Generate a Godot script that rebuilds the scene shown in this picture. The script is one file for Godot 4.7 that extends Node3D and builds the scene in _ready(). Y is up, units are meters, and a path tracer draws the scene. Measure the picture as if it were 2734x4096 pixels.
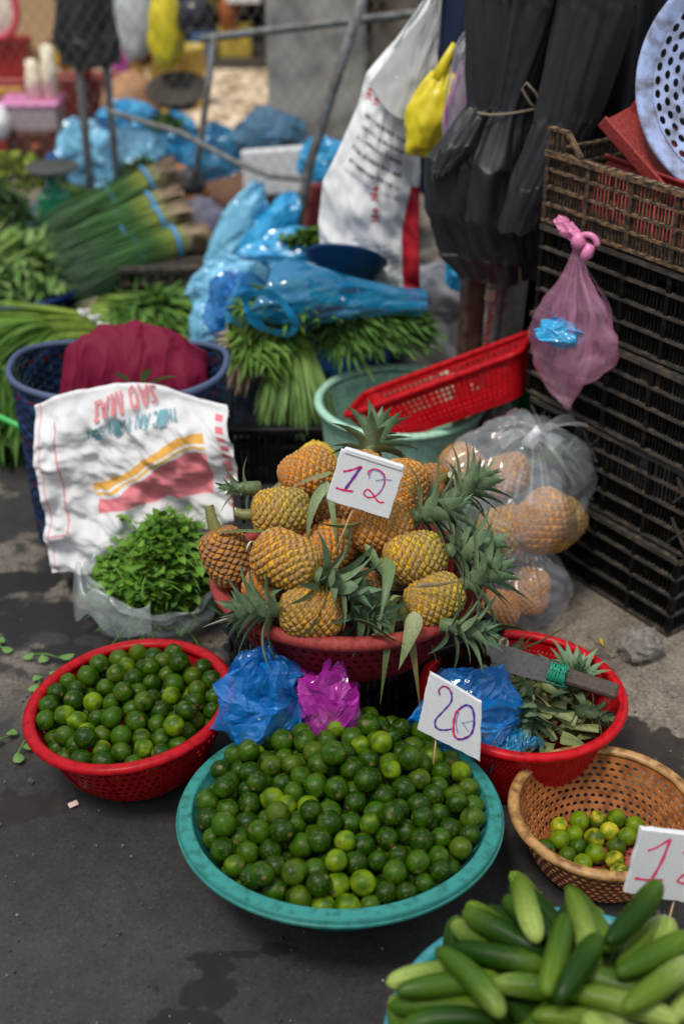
extends Node3D

var rng := RandomNumberGenerator.new()
var used := {}
var mats := {}
var tex := {}


func rf(a: float, b: float) -> float:
	return rng.randf_range(a, b)


func v3(x: float, y: float, z: float) -> Vector3:
	return Vector3(x, y, z)


class MB:
	var v := PackedVector3Array()
	var c := PackedColorArray()
	var t := PackedVector2Array()
	var i := PackedInt32Array()
	var col := Color.WHITE

	func add(p: Vector3, uv := Vector2.ZERO) -> int:
		v.append(p)
		c.append(col)
		t.append(uv)
		return v.size() - 1

	func quad(a: int, b: int, d: int, e: int) -> void:
		i.append_array(PackedInt32Array([a, b, d, a, d, e]))

	func tri(a: int, b: int, d: int) -> void:
		i.append_array(PackedInt32Array([a, b, d]))

	# a sheet of nu x nv cells; f(u, v) gives the place, cf(u, v) the colour
	func grid(nu: int, nv: int, f: Callable, cf = null, us := 1.0, vs := 1.0) -> void:
		var at := v.size()
		for b in nv + 1:
			for a in nu + 1:
				var u := float(a) / nu
				var w := float(b) / nv
				v.append(f.call(u, w))
				c.append(cf.call(u, w) if cf != null else col)
				t.append(Vector2(u * us, w * vs))
		for b in nv:
			for a in nu:
				var k := at + b * (nu + 1) + a
				quad(k, k + 1, k + nu + 2, k + nu + 1)

	func tube(pts: Array, rad, sides := 6, caps := true) -> void:
		var n := pts.size()
		var at := v.size()
		var up := Vector3.UP
		for k in n:
			var d: Vector3 = (pts[mini(k + 1, n - 1)] - pts[maxi(k - 1, 0)]).normalized()
			if absf(d.dot(up)) > 0.95:
				up = Vector3.RIGHT
			var x := d.cross(up).normalized()
			var y := x.cross(d).normalized()
			up = y
			var r: float = rad[k] if rad is Array else rad
			for s in sides + 1:
				var a := TAU * s / sides
				v.append(pts[k] + (x * cos(a) + y * sin(a)) * r)
				c.append(col)
				t.append(Vector2(float(s) / sides, float(k) / maxi(1, n - 1)))
		for k in n - 1:
			for s in sides:
				var q := at + k * (sides + 1) + s
				quad(q, q + sides + 1, q + sides + 2, q + 1)
		if caps:
			for e in 2:
				var m := add(pts[0] if e == 0 else pts[n - 1])
				for s in sides:
					var q := at + (0 if e == 0 else (n - 1) * (sides + 1)) + s
					if e == 0:
						tri(m, q, q + 1)
					else:
						tri(m, q + 1, q)

	func box(tr: Transform3D, s: Vector3) -> void:
		var h := s / 2
		var at := v.size()
		for k in 8:
			add(tr * Vector3(h.x if k & 1 else -h.x, h.y if k & 2 else -h.y, h.z if k & 4 else -h.z))
		for q in [[0, 2, 3, 1], [4, 5, 7, 6], [0, 1, 5, 4], [2, 6, 7, 3], [0, 4, 6, 2], [1, 3, 7, 5]]:
			quad(at + q[3], at + q[2], at + q[1], at + q[0])

	# a box with chamfered edges
	func cbox(tr: Transform3D, s: Vector3, b: float) -> void:
		var h := s / 2
		var id := {}
		for k in 8:
			var g := Vector3(1 if k & 1 else -1, 1 if k & 2 else -1, 1 if k & 4 else -1)
			for ax in 3:
				var p := g * h
				for o in 3:
					if o != ax:
						p[o] -= g[o] * b
				id[k * 3 + ax] = add(tr * p)
		for ax in 3:
			var o1 := (ax + 1) % 3
			var o2 := (ax + 2) % 3
			for sg in 2:
				var q := []
				for w in [[0, 0], [1, 0], [1, 1], [0, 1]]:
					q.append(id[((sg << ax) | (w[0] << o1) | (w[1] << o2)) * 3 + ax])
				if sg:
					quad(q[3], q[2], q[1], q[0])
				else:
					quad(q[0], q[1], q[2], q[3])
			for w in [[0, 0], [1, 0], [0, 1], [1, 1]]:
				var k0: int = (w[0] << o1) | (w[1] << o2)
				var k1 := k0 | (1 << ax)
				if w[0] == w[1]:
					quad(id[k0 * 3 + o1], id[k1 * 3 + o1], id[k1 * 3 + o2], id[k0 * 3 + o2])
				else:
					quad(id[k0 * 3 + o2], id[k1 * 3 + o2], id[k1 * 3 + o1], id[k0 * 3 + o1])
		for k in 8:
			var odd := (k & 1) ^ ((k >> 1) & 1) ^ ((k >> 2) & 1)
			if odd:
				tri(id[k * 3], id[k * 3 + 1], id[k * 3 + 2])
			else:
				tri(id[k * 3], id[k * 3 + 2], id[k * 3 + 1])

	func join(m: MB, tr := Transform3D.IDENTITY) -> void:
		var at := v.size()
		for p in m.v:
			v.append(tr * p)
		c.append_array(m.c)
		t.append_array(m.t)
		for k in m.i:
			i.append(k + at)

	func smooth() -> ArrayMesh:
		var a := []
		a.resize(Mesh.ARRAY_MAX)
		a[Mesh.ARRAY_VERTEX] = v
		a[Mesh.ARRAY_COLOR] = c
		a[Mesh.ARRAY_TEX_UV] = t
		a[Mesh.ARRAY_INDEX] = i
		var st := SurfaceTool.new()
		st.create_from_arrays(a)
		st.generate_normals()
		return st.commit()

	func flat() -> ArrayMesh:
		var a := []
		a.resize(Mesh.ARRAY_MAX)
		var fv := PackedVector3Array()
		var fn := PackedVector3Array()
		var fc := PackedColorArray()
		var ft := PackedVector2Array()
		for k in range(0, i.size(), 3):
			var n := (v[i[k + 2]] - v[i[k]]).cross(v[i[k + 1]] - v[i[k]]).normalized()
			for j in 3:
				fv.append(v[i[k + j]])
				fc.append(c[i[k + j]])
				ft.append(t[i[k + j]])
				fn.append(n)
		a[Mesh.ARRAY_VERTEX] = fv
		a[Mesh.ARRAY_NORMAL] = fn
		a[Mesh.ARRAY_COLOR] = fc
		a[Mesh.ARRAY_TEX_UV] = ft
		var m := ArrayMesh.new()
		m.add_surface_from_arrays(Mesh.PRIMITIVE_TRIANGLES, a)
		return m


# flat facets of a crumpled film over a wrapped field of cells: heights from -1 to 1
class Crumple:
	var nu: int
	var nv: int
	var h := PackedFloat32Array()
	var flip := PackedByteArray()
	var warp: FastNoiseLite

	func _init(s: int, a: int, b: int) -> void:
		nu = a
		nv = b
		var g := RandomNumberGenerator.new()
		g.seed = s * 7 + 3
		for k in nu * (nv + 1):
			h.append(g.randf_range(-1, 1))
			flip.append(g.randi() % 2)
		warp = FastNoiseLite.new()
		warp.seed = s
		warp.frequency = 1.3

	func height(u: float, w: float) -> float:
		var x := cos(u * TAU)
		var y := sin(u * TAU)
		var uu := fposmod(u + 0.55 / nu * warp.get_noise_3d(x * 1.5, w * 3.0, y * 1.5), 1.0) * nu
		var ww := clampf(w + 0.55 / nv * warp.get_noise_3d(x * 1.5 + 9.0, w * 3.0, y * 1.5), 0.0, 0.9999) * nv
		var i := int(uu)
		var j := int(ww)
		var f := uu - i
		var g := ww - j
		var i2 := (i + 1) % nu
		i = i % nu
		var a := h[j * nu + i]
		var b := h[j * nu + i2]
		var c := h[(j + 1) * nu + i]
		var d := h[(j + 1) * nu + i2]
		if flip[j * nu + i]:
			return a + (b - a) * f + (d - b) * g if f > g else a + (c - a) * g + (d - c) * f
		return a + (b - a) * f + (c - a) * g if f + g < 1.0 else d + (c - d) * (1.0 - f) + (b - d) * (1.0 - g)


func numbered(n: String) -> String:
	if not used.has(n):
		used[n] = 0
		return n
	used[n] += 1
	return "%s_%03d" % [n, used[n]]


func obj(called: String, mesh: Mesh, m: Material, parent: Node3D = null, tr := Transform3D.IDENTITY) -> MeshInstance3D:
	var o := MeshInstance3D.new()
	o.mesh = mesh
	o.material_override = m
	o.transform = tr
	o.name = called if parent else numbered(called)
	(parent if parent else self).add_child(o, true)
	return o


func tag(o: Node3D, label: String, category: String, group := "") -> Node3D:
	o.set_meta("label", label)
	o.set_meta("category", category)
	if group:
		o.set_meta("group", group)
	return o


func thing(called: String, label: String, category: String, tr := Transform3D.IDENTITY, group := "") -> Node3D:
	var o := Node3D.new()
	o.name = numbered(called)
	o.transform = tr
	add_child(o, true)
	return tag(o, label, category, group)


func stuff(o: Node3D) -> Node3D:
	o.set_meta("kind", "stuff")
	return o


func struct(called: String, mesh: Mesh, m: Material, tr := Transform3D.IDENTITY) -> MeshInstance3D:
	var o := obj(called, mesh, m, null, tr)
	o.set_meta("kind", "structure")
	return o


func at(p: Vector3, yaw := 0.0) -> Transform3D:
	return Transform3D(Basis(Vector3.UP, yaw), p)


func turned(p: Vector3, deg: Vector3) -> Transform3D:
	return Transform3D(Basis.from_euler(deg * PI / 180.0), p)


# y axis along d
func along(p: Vector3, d: Vector3, roll := 0.0) -> Transform3D:
	var y := d.normalized()
	var x := y.cross(Vector3.UP if absf(y.y) < 0.95 else Vector3.RIGHT).normalized()
	var b := Basis(x, y, x.cross(y))
	return Transform3D(b * Basis(Vector3.UP, roll), p)


func noise(s: int, freq: float, type := FastNoiseLite.TYPE_SIMPLEX_SMOOTH, oct := 3) -> FastNoiseLite:
	var n := FastNoiseLite.new()
	n.seed = s
	n.frequency = freq
	n.noise_type = type
	n.fractal_type = FastNoiseLite.FRACTAL_FBM if oct > 1 else FastNoiseLite.FRACTAL_NONE
	n.fractal_octaves = oct
	return n


func ramp(stops: Array) -> Gradient:
	var g := Gradient.new()
	var o := PackedFloat32Array()
	var c := PackedColorArray()
	for s in stops:
		o.append(s[0])
		c.append(s[1])
	g.offsets = o
	g.colors = c
	return g


func gray(x: float) -> Color:
	return Color(x, x, x)


# a seamless noise texture; stops run from low to high
func ntex(key: String, s: int, freq: float, stops: Array, oct := 4, type := FastNoiseLite.TYPE_SIMPLEX_SMOOTH, size := 512) -> NoiseTexture2D:
	if not tex.has(key):
		var t := NoiseTexture2D.new()
		t.width = size
		t.height = size
		t.seamless = true
		t.noise = noise(s, freq, type, oct)
		t.color_ramp = ramp(stops)
		tex[key] = t
	return tex[key]


# r, g, b are real-world (linear) base colours
func mat(key: String, r: float, g: float, b: float, rough: float, opt := {}) -> StandardMaterial3D:
	if mats.has(key):
		return mats[key]
	var m := StandardMaterial3D.new()
	m.resource_name = key
	m.albedo_color = Color(r, g, b).linear_to_srgb()
	m.roughness = rough
	m.metallic_specular = opt.get("spec", 0.5)
	m.metallic = opt.get("metal", 0.0)
	m.cull_mode = BaseMaterial3D.CULL_DISABLED
	if opt.get("vc", false):
		m.vertex_color_use_as_albedo = true
	if opt.has("back"):
		m.backlight_enabled = true
		m.backlight = gray(opt.back)
	if opt.has("coat"):
		m.clearcoat_enabled = true
		m.clearcoat = opt.coat
		m.clearcoat_roughness = 0.15
	if opt.has("sheen"):
		m.rim_enabled = true
		m.rim = opt.sheen
	if opt.has("sss"):
		m.subsurf_scatter_enabled = true
		m.subsurf_scatter_strength = opt.sss
	if opt.has("tex"):
		m.albedo_texture = opt.tex
	if opt.has("bump"):
		m.heightmap_enabled = true
		m.heightmap_texture = opt.bump
		m.heightmap_scale = opt.get("bump_cm", 0.1)
	if opt.has("rtex"):
		m.roughness_texture = opt.rtex
	if opt.has("scale"):
		m.uv1_triplanar = true
		m.uv1_world_triplanar = opt.get("world", false)
		m.uv1_scale = Vector3.ONE * opt.scale
	if opt.has("alpha"):
		m.transparency = BaseMaterial3D.TRANSPARENCY_ALPHA
		m.albedo_color.a = opt.alpha
	mats[key] = m
	return m


func _ready() -> void:
	rng.seed = 7
	# camera
	var cam := Camera3D.new()
	cam.name = "camera"
	var lens := CameraAttributesPhysical.new()
	lens.frustum_focal_length = 30.65
	lens.frustum_focus_distance = 2.26
	lens.frustum_near = 0.05
	lens.frustum_far = 120.0
	lens.exposure_aperture = 1.35
	cam.attributes = lens
	cam.fov = 42.76
	cam.near = 0.05
	cam.far = 120.0
	cam.transform = Transform3D(Basis(Vector3.RIGHT, deg_to_rad(-30.0)), Vector3(0, 1.64, 0))
	add_child(cam)
	# sky and light of an overcast day
	var sky_mat := ProceduralSkyMaterial.new()
	sky_mat.sky_top_color = Color(0.93, 0.96, 1.0)
	sky_mat.sky_horizon_color = Color(0.38, 0.40, 0.44)
	sky_mat.sky_curve = 0.45
	sky_mat.ground_bottom_color = Color(0.16, 0.15, 0.14)
	sky_mat.ground_horizon_color = Color(0.35, 0.34, 0.33)
	sky_mat.sky_cover = ntex("clouds", 5, 0.006, [[0.0, Color(1, 1, 1, 0)], [0.45, Color(1, 1, 1, 0.0)], [0.75, Color(1, 1, 1, 0.25)], [1.0, Color(1, 1, 1, 0.35)]], 5, FastNoiseLite.TYPE_SIMPLEX_SMOOTH, 512)
	var sky := Sky.new()
	sky.sky_material = sky_mat
	var env := Environment.new()
	env.background_mode = Environment.BG_SKY
	env.sky = sky
	env.background_energy_multiplier = 0.72
	env.tonemap_mode = Environment.TONE_MAPPER_LINEAR
	env.tonemap_exposure = 1.62
	env.sdfgi_enabled = true
	env.ssao_enabled = true
	env.ssil_enabled = true
	var world := WorldEnvironment.new()
	world.name = "world"
	world.environment = env
	add_child(world)
	var sun := DirectionalLight3D.new()
	sun.name = "sun"
	sun.light_energy = 0.5
	sun.light_color = Color(1.0, 0.97, 0.92)
	sun.light_angular_distance = 14.0
	sun.shadow_enabled = true
	sun.rotation_degrees = Vector3(-66, -38, 0)
	add_child(sun)
	make_materials()
	setting()
	background()
	left_greens()
	middle_goods()
	crate_stack()
	right_hangings()
	baskets()
	pineapple_heap()
	bagged_pineapples()
	peel_basket_goods()
	limes()
	cucumbers()
	price_signs()
	loose_bits()


func make_materials() -> void:
	var scuff := ntex("scuff", 11, 0.02, [[0.0, gray(0.62)], [0.3, gray(0.86)], [0.55, gray(0.97)], [1.0, gray(1.0)]], 5)
	var grime := ntex("grime", 12, 0.012, [[0.0, Color(0.45, 0.38, 0.30)], [0.35, Color(0.8, 0.77, 0.72)], [0.6, gray(1.0)], [1.0, gray(1.0)]], 5)
	var worn := ntex("worn", 31, 0.02, [[0.0, Color(0.66, 0.62, 0.56)], [0.3, Color(0.88, 0.86, 0.83)], [0.55, gray(0.97)], [1.0, gray(1.0)]], 6)
	var fine := ntex("fine", 13, 0.12, [[0.0, gray(0.0)], [1.0, gray(1.0)]], 3)
	var weave := ntex("weave", 14, 0.25, [[0.0, gray(0.72)], [1.0, gray(1.0)]], 2)
	var plastic := {"tex": scuff, "scale": 6.0, "bump": fine, "bump_cm": 0.02}
	mat("tub turquoise", 0.036, 0.225, 0.205, 0.45, {"spec": 0.26, "tex": worn, "scale": 4.0})
	mat("cucumber tub blue", 0.04, 0.27, 0.33, 0.45, {"tex": worn, "scale": 4.0})
	mat("red plastic", 0.40, 0.005, 0.011, 0.36, {"spec": 0.26, "tex": scuff, "scale": 5.0})
	mat("bright red plastic", 0.50, 0.006, 0.012, 0.34, {"spec": 0.28, "tex": scuff, "scale": 4.0})
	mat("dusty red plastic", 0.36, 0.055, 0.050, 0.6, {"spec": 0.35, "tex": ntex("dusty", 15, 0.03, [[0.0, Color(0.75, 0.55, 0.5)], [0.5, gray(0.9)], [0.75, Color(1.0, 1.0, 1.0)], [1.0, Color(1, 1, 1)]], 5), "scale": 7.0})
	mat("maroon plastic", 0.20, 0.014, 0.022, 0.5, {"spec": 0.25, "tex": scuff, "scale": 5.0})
	mat("amber plastic", 0.45, 0.25, 0.09, 0.45, {"tex": grime, "scale": 6.0, "back": 0.25})
	mat("amber wall", 0.42, 0.150, 0.045, 0.45, {"tex": grime, "scale": 6.0, "back": 0.3})
	mat("amber base", 0.36, 0.06, 0.05, 0.5, {"tex": grime, "scale": 6.0})
	mat("mint plastic", 0.46, 0.80, 0.64, 0.45, {"tex": worn, "scale": 4.0, "back": 0.5})
	mat("pale blue plastic", 0.36, 0.45, 0.75, 0.42, {"tex": grime, "scale": 4.0})
	mat("black plastic", 0.010, 0.010, 0.011, 0.45, {"spec": 0.3, "tex": scuff, "scale": 5.0})
	mat("dusty slats", 0.11, 0.10, 0.085, 0.75, {"tex": ntex("crate", 16, 0.02, [[0.0, gray(0.25)], [0.4, gray(0.4)], [0.62, Color(0.75, 0.68, 0.6)], [1.0, Color(1, 0.9, 0.75)]], 5), "scale": 3.0, "world": true})
	mat("crate black", 0.030, 0.028, 0.027, 0.6, {"spec": 0.25, "tex": ntex("crateb", 17, 0.02, [[0.0, gray(0.3)], [0.5, gray(0.42)], [0.7, Color(0.72, 0.66, 0.58)], [1.0, Color(1, 0.92, 0.8)]], 5), "scale": 3.0, "world": true})
	mat("crate rail", 0.095, 0.082, 0.070, 0.8, {"tex": ntex("crater", 18, 0.02, [[0.0, gray(0.35)], [0.45, gray(0.6)], [0.7, Color(0.95, 0.88, 0.8)], [1.0, Color(1, 0.95, 0.88)]], 5), "scale": 3.0, "world": true})
	mat("brown crate", 0.13, 0.095, 0.06, 0.8, {"tex": ntex("cratew", 19, 0.025, [[0.0, gray(0.18)], [0.4, gray(0.4)], [0.6, Color(0.9, 0.8, 0.7)], [1.0, Color(1, 0.92, 0.82)]], 5), "scale": 4.0, "world": true})
	mat("brown rail", 0.25, 0.18, 0.115, 0.85, {"tex": tex["cratew"], "scale": 4.0, "world": true})
	mat("foam", 0.76, 0.77, 0.79, 0.75, {"bump": fine, "bump_cm": 0.08, "scale": 14.0, "tex": ntex("foamy", 20, 0.05, [[0.0, gray(0.8)], [0.4, gray(0.95)], [1.0, gray(1.0)]], 4)})
	mat("magenta ink", 0.62, 0.02, 0.12, 0.5)
	mat("violet ink", 0.09, 0.03, 0.30, 0.5)
	mat("blue ink", 0.16, 0.22, 0.55, 0.5)
	mat("pink ink", 0.70, 0.06, 0.16, 0.5)
	mat("stick wood", 0.42, 0.28, 0.15, 0.8)
	var peel := ntex("peelbump", 21, 0.16, [[0.0, gray(0.0)], [0.5, gray(0.7)], [1.0, gray(1.0)]], 2)
	mat("lime peel", 0.95, 0.95, 0.9, 0.22, {"vc": true, "bump": peel, "bump_cm": 0.014, "scale": 14.0, "spec": 0.30, "tex": ntex("limetone", 22, 0.03, [[0.0, gray(0.84)], [0.5, gray(0.97)], [1.0, gray(1.0)]], 4)})
	mat("cucumber skin", 0.85, 0.85, 0.8, 0.33, {"vc": true, "spec": 0.26, "bump": peel, "bump_cm": 0.02, "scale": 9.0, "tex": ntex("cuketone", 23, 0.05, [[0.0, gray(0.75)], [0.5, gray(0.95)], [1.0, gray(1.0)]], 4)})
	mat("pineapple rind", 1, 1, 1, 0.55, {"vc": true, "spec": 0.3, "tex": ntex("rindtone", 24, 0.05, [[0.0, gray(0.6)], [0.45, gray(0.92)], [1.0, gray(1.0)]], 4), "scale": 12.0, "bump": fine, "bump_cm": 0.08})
	mat("pineapple leaf", 1, 1, 1, 0.46, {"vc": true, "spec": 0.4, "back": 0.12, "tex": ntex("leaftone", 25, 0.03, [[0.0, gray(0.72)], [0.5, gray(0.95)], [1.0, gray(1.0)]], 4), "scale": 10.0})
	mat("leaf", 1, 1, 1, 0.5, {"vc": true, "spec": 0.28, "back": 0.35})
	mat("dry", 1, 1, 1, 0.8, {"vc": true, "back": 0.2})
	mat("cloth", 1, 1, 1, 0.8, {"vc": true, "tex": weave, "scale": 8.0, "sheen": 0.2})
	mat("black canopy", 0.014, 0.016, 0.020, 0.5, {"tex": scuff, "scale": 3.0, "bump": fine, "bump_cm": 0.03, "sheen": 0.3})
	mat("navy weave", 1, 1, 1, 0.55, {"vc": true, "spec": 0.3})
	mat("navy cloth", 0.008, 0.018, 0.06, 0.8)
	mat("magenta sack", 0.22, 0.007, 0.040, 0.65, {"spec": 0.3, "tex": weave, "scale": 5.0, "back": 0.15})
	mat("clear film", 0.80, 0.84, 0.88, 0.2, {"alpha": 0.08})
	mat("milky film", 0.72, 0.78, 0.85, 0.16, {"alpha": 0.13, "spec": 0.6})
	mat("frosted film", 0.70, 0.78, 0.82, 0.2, {"alpha": 0.20, "spec": 0.8})
	mat("grey mouth", 0.36, 0.36, 0.37, 0.7, {"back": 0.3})
	mat("grey film", 0.62, 0.64, 0.72, 0.16, {"alpha": 0.10})
	mat("pink film", 0.70, 0.28, 0.46, 0.13, {"alpha": 0.24, "spec": 1.0})
	mat("pink knot", 0.70, 0.22, 0.42, 0.3, {"back": 0.4})
	mat("deep blue film", 0.0, 0.19, 0.62, 0.11, {"alpha": 0.52, "spec": 0.6})
	mat("teal blue film", 0.0, 0.20, 0.42, 0.14, {"alpha": 0.58, "spec": 0.6})
	mat("sky blue film", 0.02, 0.36, 0.70, 0.2, {"alpha": 0.86, "spec": 0.7})
	mat("pale blue film", 0.20, 0.53, 0.76, 0.2, {"alpha": 0.88, "spec": 0.7})
	mat("purple film", 0.55, 0.03, 0.45, 0.11, {"alpha": 0.54, "spec": 0.6})
	mat("yellow bag", 0.75, 0.62, 0.02, 0.35, {"back": 0.4})
	mat("amber bag", 0.62, 0.42, 0.04, 0.45, {"back": 0.3})
	mat("white bag", 0.62, 0.66, 0.70, 0.3, {"back": 0.5})
	mat("grey pipe", 0.17, 0.18, 0.19, 0.5, {"tex": grime, "scale": 4.0})
	mat("brown pipe", 0.10, 0.06, 0.045, 0.55, {"tex": grime, "scale": 4.0})
	mat("wire", 0.17, 0.165, 0.15, 0.6)
	mat("steel", 0.35, 0.34, 0.32, 0.4, {"metal": 0.8})
	mat("blade steel", 0.045, 0.045, 0.05, 0.5, {"metal": 0.3, "tex": scuff, "scale": 9.0})
	mat("handle wood", 0.12, 0.085, 0.065, 0.75, {"tex": ntex("grain", 26, 0.03, [[0.0, gray(0.5)], [1.0, gray(1.0)]], 4), "scale": 9.0})
	mat("green cord", 0.01, 0.26, 0.16, 0.5)
	mat("twine", 0.20, 0.16, 0.11, 0.9)
	mat("stone", 0.30, 0.27, 0.24, 0.9, {"tex": ntex("stonetone", 27, 0.02, [[0.0, gray(0.5)], [0.5, gray(0.85)], [1.0, gray(1.0)]], 5), "scale": 5.0, "bump": fine, "bump_cm": 0.3})
	mat("concrete", 0.42, 0.40, 0.37, 0.9, {"tex": ntex("concretetone", 28, 0.01, [[0.0, gray(0.6)], [0.5, gray(0.88)], [1.0, gray(1.0)]], 5), "scale": 0.9})
	mat("stain", 0.012, 0.011, 0.011, 0.55)
	mat("damp", 0.020, 0.014, 0.011, 0.5)
	mat("plain", 1, 1, 1, 0.6, {"vc": true})
	mat("shiny", 1, 1, 1, 0.3, {"vc": true})
	mat("padlock", 0.45, 0.42, 0.34, 0.4, {"metal": 0.5})
	mat("chain red", 0.45, 0.02, 0.02, 0.5)
	mat("print teal", 0.14, 0.32, 0.38, 0.8)
	mat("print red", 0.66, 0.22, 0.24, 0.8)
	mat("purple grey", 0.22, 0.14, 0.22, 0.5)
	mat("grey post", 0.22, 0.225, 0.22, 0.55, {"tex": grime, "scale": 3.0})
	mat("print grey", 0.10, 0.11, 0.13, 0.8)


# a sheet of cells, each with a hole; p(u, v, d) gives the place, d the depth through the wall
func perforated(m: MB, p: Callable, nu: int, nv: int, hx: float, hy: float, stagger := true, square := false) -> void:
	var ou := [1, 1, 0, -1, -1, -1, 0, 1]
	var ov := [0, 1, 1, 1, 0, -1, -1, -1]
	for j in nv:
		for k in nu:
			var cu := (k + 0.5 + (0.5 if stagger and j % 2 else 0.0)) / nu
			var cv := (j + 0.5) / nv
			var a := m.v.size()
			for d in 2:
				for s in 8:
					m.add(p.call(cu + 0.5 * ou[s] / nu, cv + 0.5 * ov[s] / nv, float(d)))
				for s in 8:
					var ix: float = ou[s] * hx if square else cos(TAU * s / 8.0) * hx
					var iy: float = ov[s] * hy if square else sin(TAU * s / 8.0) * hy
					m.add(p.call(cu + 0.5 * ix / nu, cv + 0.5 * iy / nv, float(d)))
			for s in 8:
				var n := (s + 1) % 8
				m.quad(a + s, a + n, a + 8 + n, a + 8 + s)
				m.quad(a + 16 + n, a + 16 + s, a + 24 + s, a + 24 + n)
				m.quad(a + 8 + s, a + 8 + n, a + 24 + n, a + 24 + s)


func lathe(m: MB, prof: Array, segs: int, sx := 1.0, sz := 1.0) -> void:
	var f := func(u: float, w: float) -> Vector3:
		var q := w * (prof.size() - 1)
		var k := mini(int(q), prof.size() - 2)
		var r: Vector2 = prof[k].lerp(prof[k + 1], q - k)
		return Vector3(cos(u * TAU) * r.x * sx, r.y, -sin(u * TAU) * r.x * sz)
	m.grid(segs, prof.size() - 1, f)


# a closed ring of profile points round a circle of radius r
func rim(m: MB, r: float, y: float, w: float, h: float, segs := 72, n := 8) -> void:
	var prof := []
	for k in n + 1:
		var a := TAU * k / n + 0.4
		prof.append(Vector2(r + cos(a) * w, y + sin(a) * h))
	lathe(m, prof, segs)


# a lathe with sharp corners between its bands
func lathe_sharp(m: MB, prof: Array, segs: int) -> void:
	for k in prof.size() - 1:
		var d: Vector2 = (prof[k + 1] - prof[k]).normalized() * 0.00006
		lathe(m, [prof[k] + d, prof[k + 1] - d], segs)


# sharp straight folds over a ball of directions, from 0 to 1
func folds(s: int, n: int, f0: float) -> Array:
	var g := RandomNumberGenerator.new()
	g.seed = s
	var out := []
	for k in n:
		var d := Vector3(g.randf_range(-1, 1), g.randf_range(-1, 1), g.randf_range(-1, 1)).normalized()
		out.append([d * f0 * (0.7 + 0.35 * k), g.randf(), 1.0 / (1.0 + 0.55 * k)])
	return out


func fold_at(f: Array, p: Vector3) -> float:
	var h := 0.0
	var t := 0.0
	for q in f:
		var x: float = p.dot(q[0]) + q[1]
		h += absf(2.0 * (x - floorf(x + 0.5))) * q[2]
		t += q[2]
	return h / t


# leaf blade: root, direction, side, length, width, bend (how far the tip droops), fold
func blade(m: MB, p: Vector3, d: Vector3, side: Vector3, ln: float, w: float, bend: Vector3, fold := 0.25, n := 4, c0 := Color.WHITE, c1 := Color.WHITE, shape := 0.0) -> void:
	var up := side.cross(d).normalized()
	var at0 := m.v.size()
	for k in n + 1:
		var t := float(k) / n
		var q := p + d * ln * t + bend * t * t
		var wd: float = w * (lerpf(1.0, 0.0, t * t) if shape == 0.0 else minf(1.0, 0.35 + t * 4.0) * (1.0 - pow(t, 1.6)) if shape < 0.0 else maxf(0.04, pow(sin(PI * clampf(0.06 + 0.94 * t, 0, 1)), shape)))
		if k == n:
			wd = 0.0005
		m.col = c0.lerp(c1, t)
		m.add(q - side * wd * 0.5 + up * wd * fold, Vector2(0, t))
		m.add(q, Vector2(0.5, t))
		m.add(q + side * wd * 0.5 + up * wd * fold, Vector2(1, t))
	for k in n:
		var a := at0 + k * 3
		m.quad(a, a + 1, a + 4, a + 3)
		m.quad(a + 1, a + 2, a + 5, a + 4)


func dirv(yaw: float, pitch: float) -> Vector3:
	return Vector3(cos(yaw) * cos(pitch), sin(pitch), sin(yaw) * cos(pitch))


func tint(c: Color, k: float) -> Color:
	return Color(c.r * k, c.g * k, c.b * k)


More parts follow.
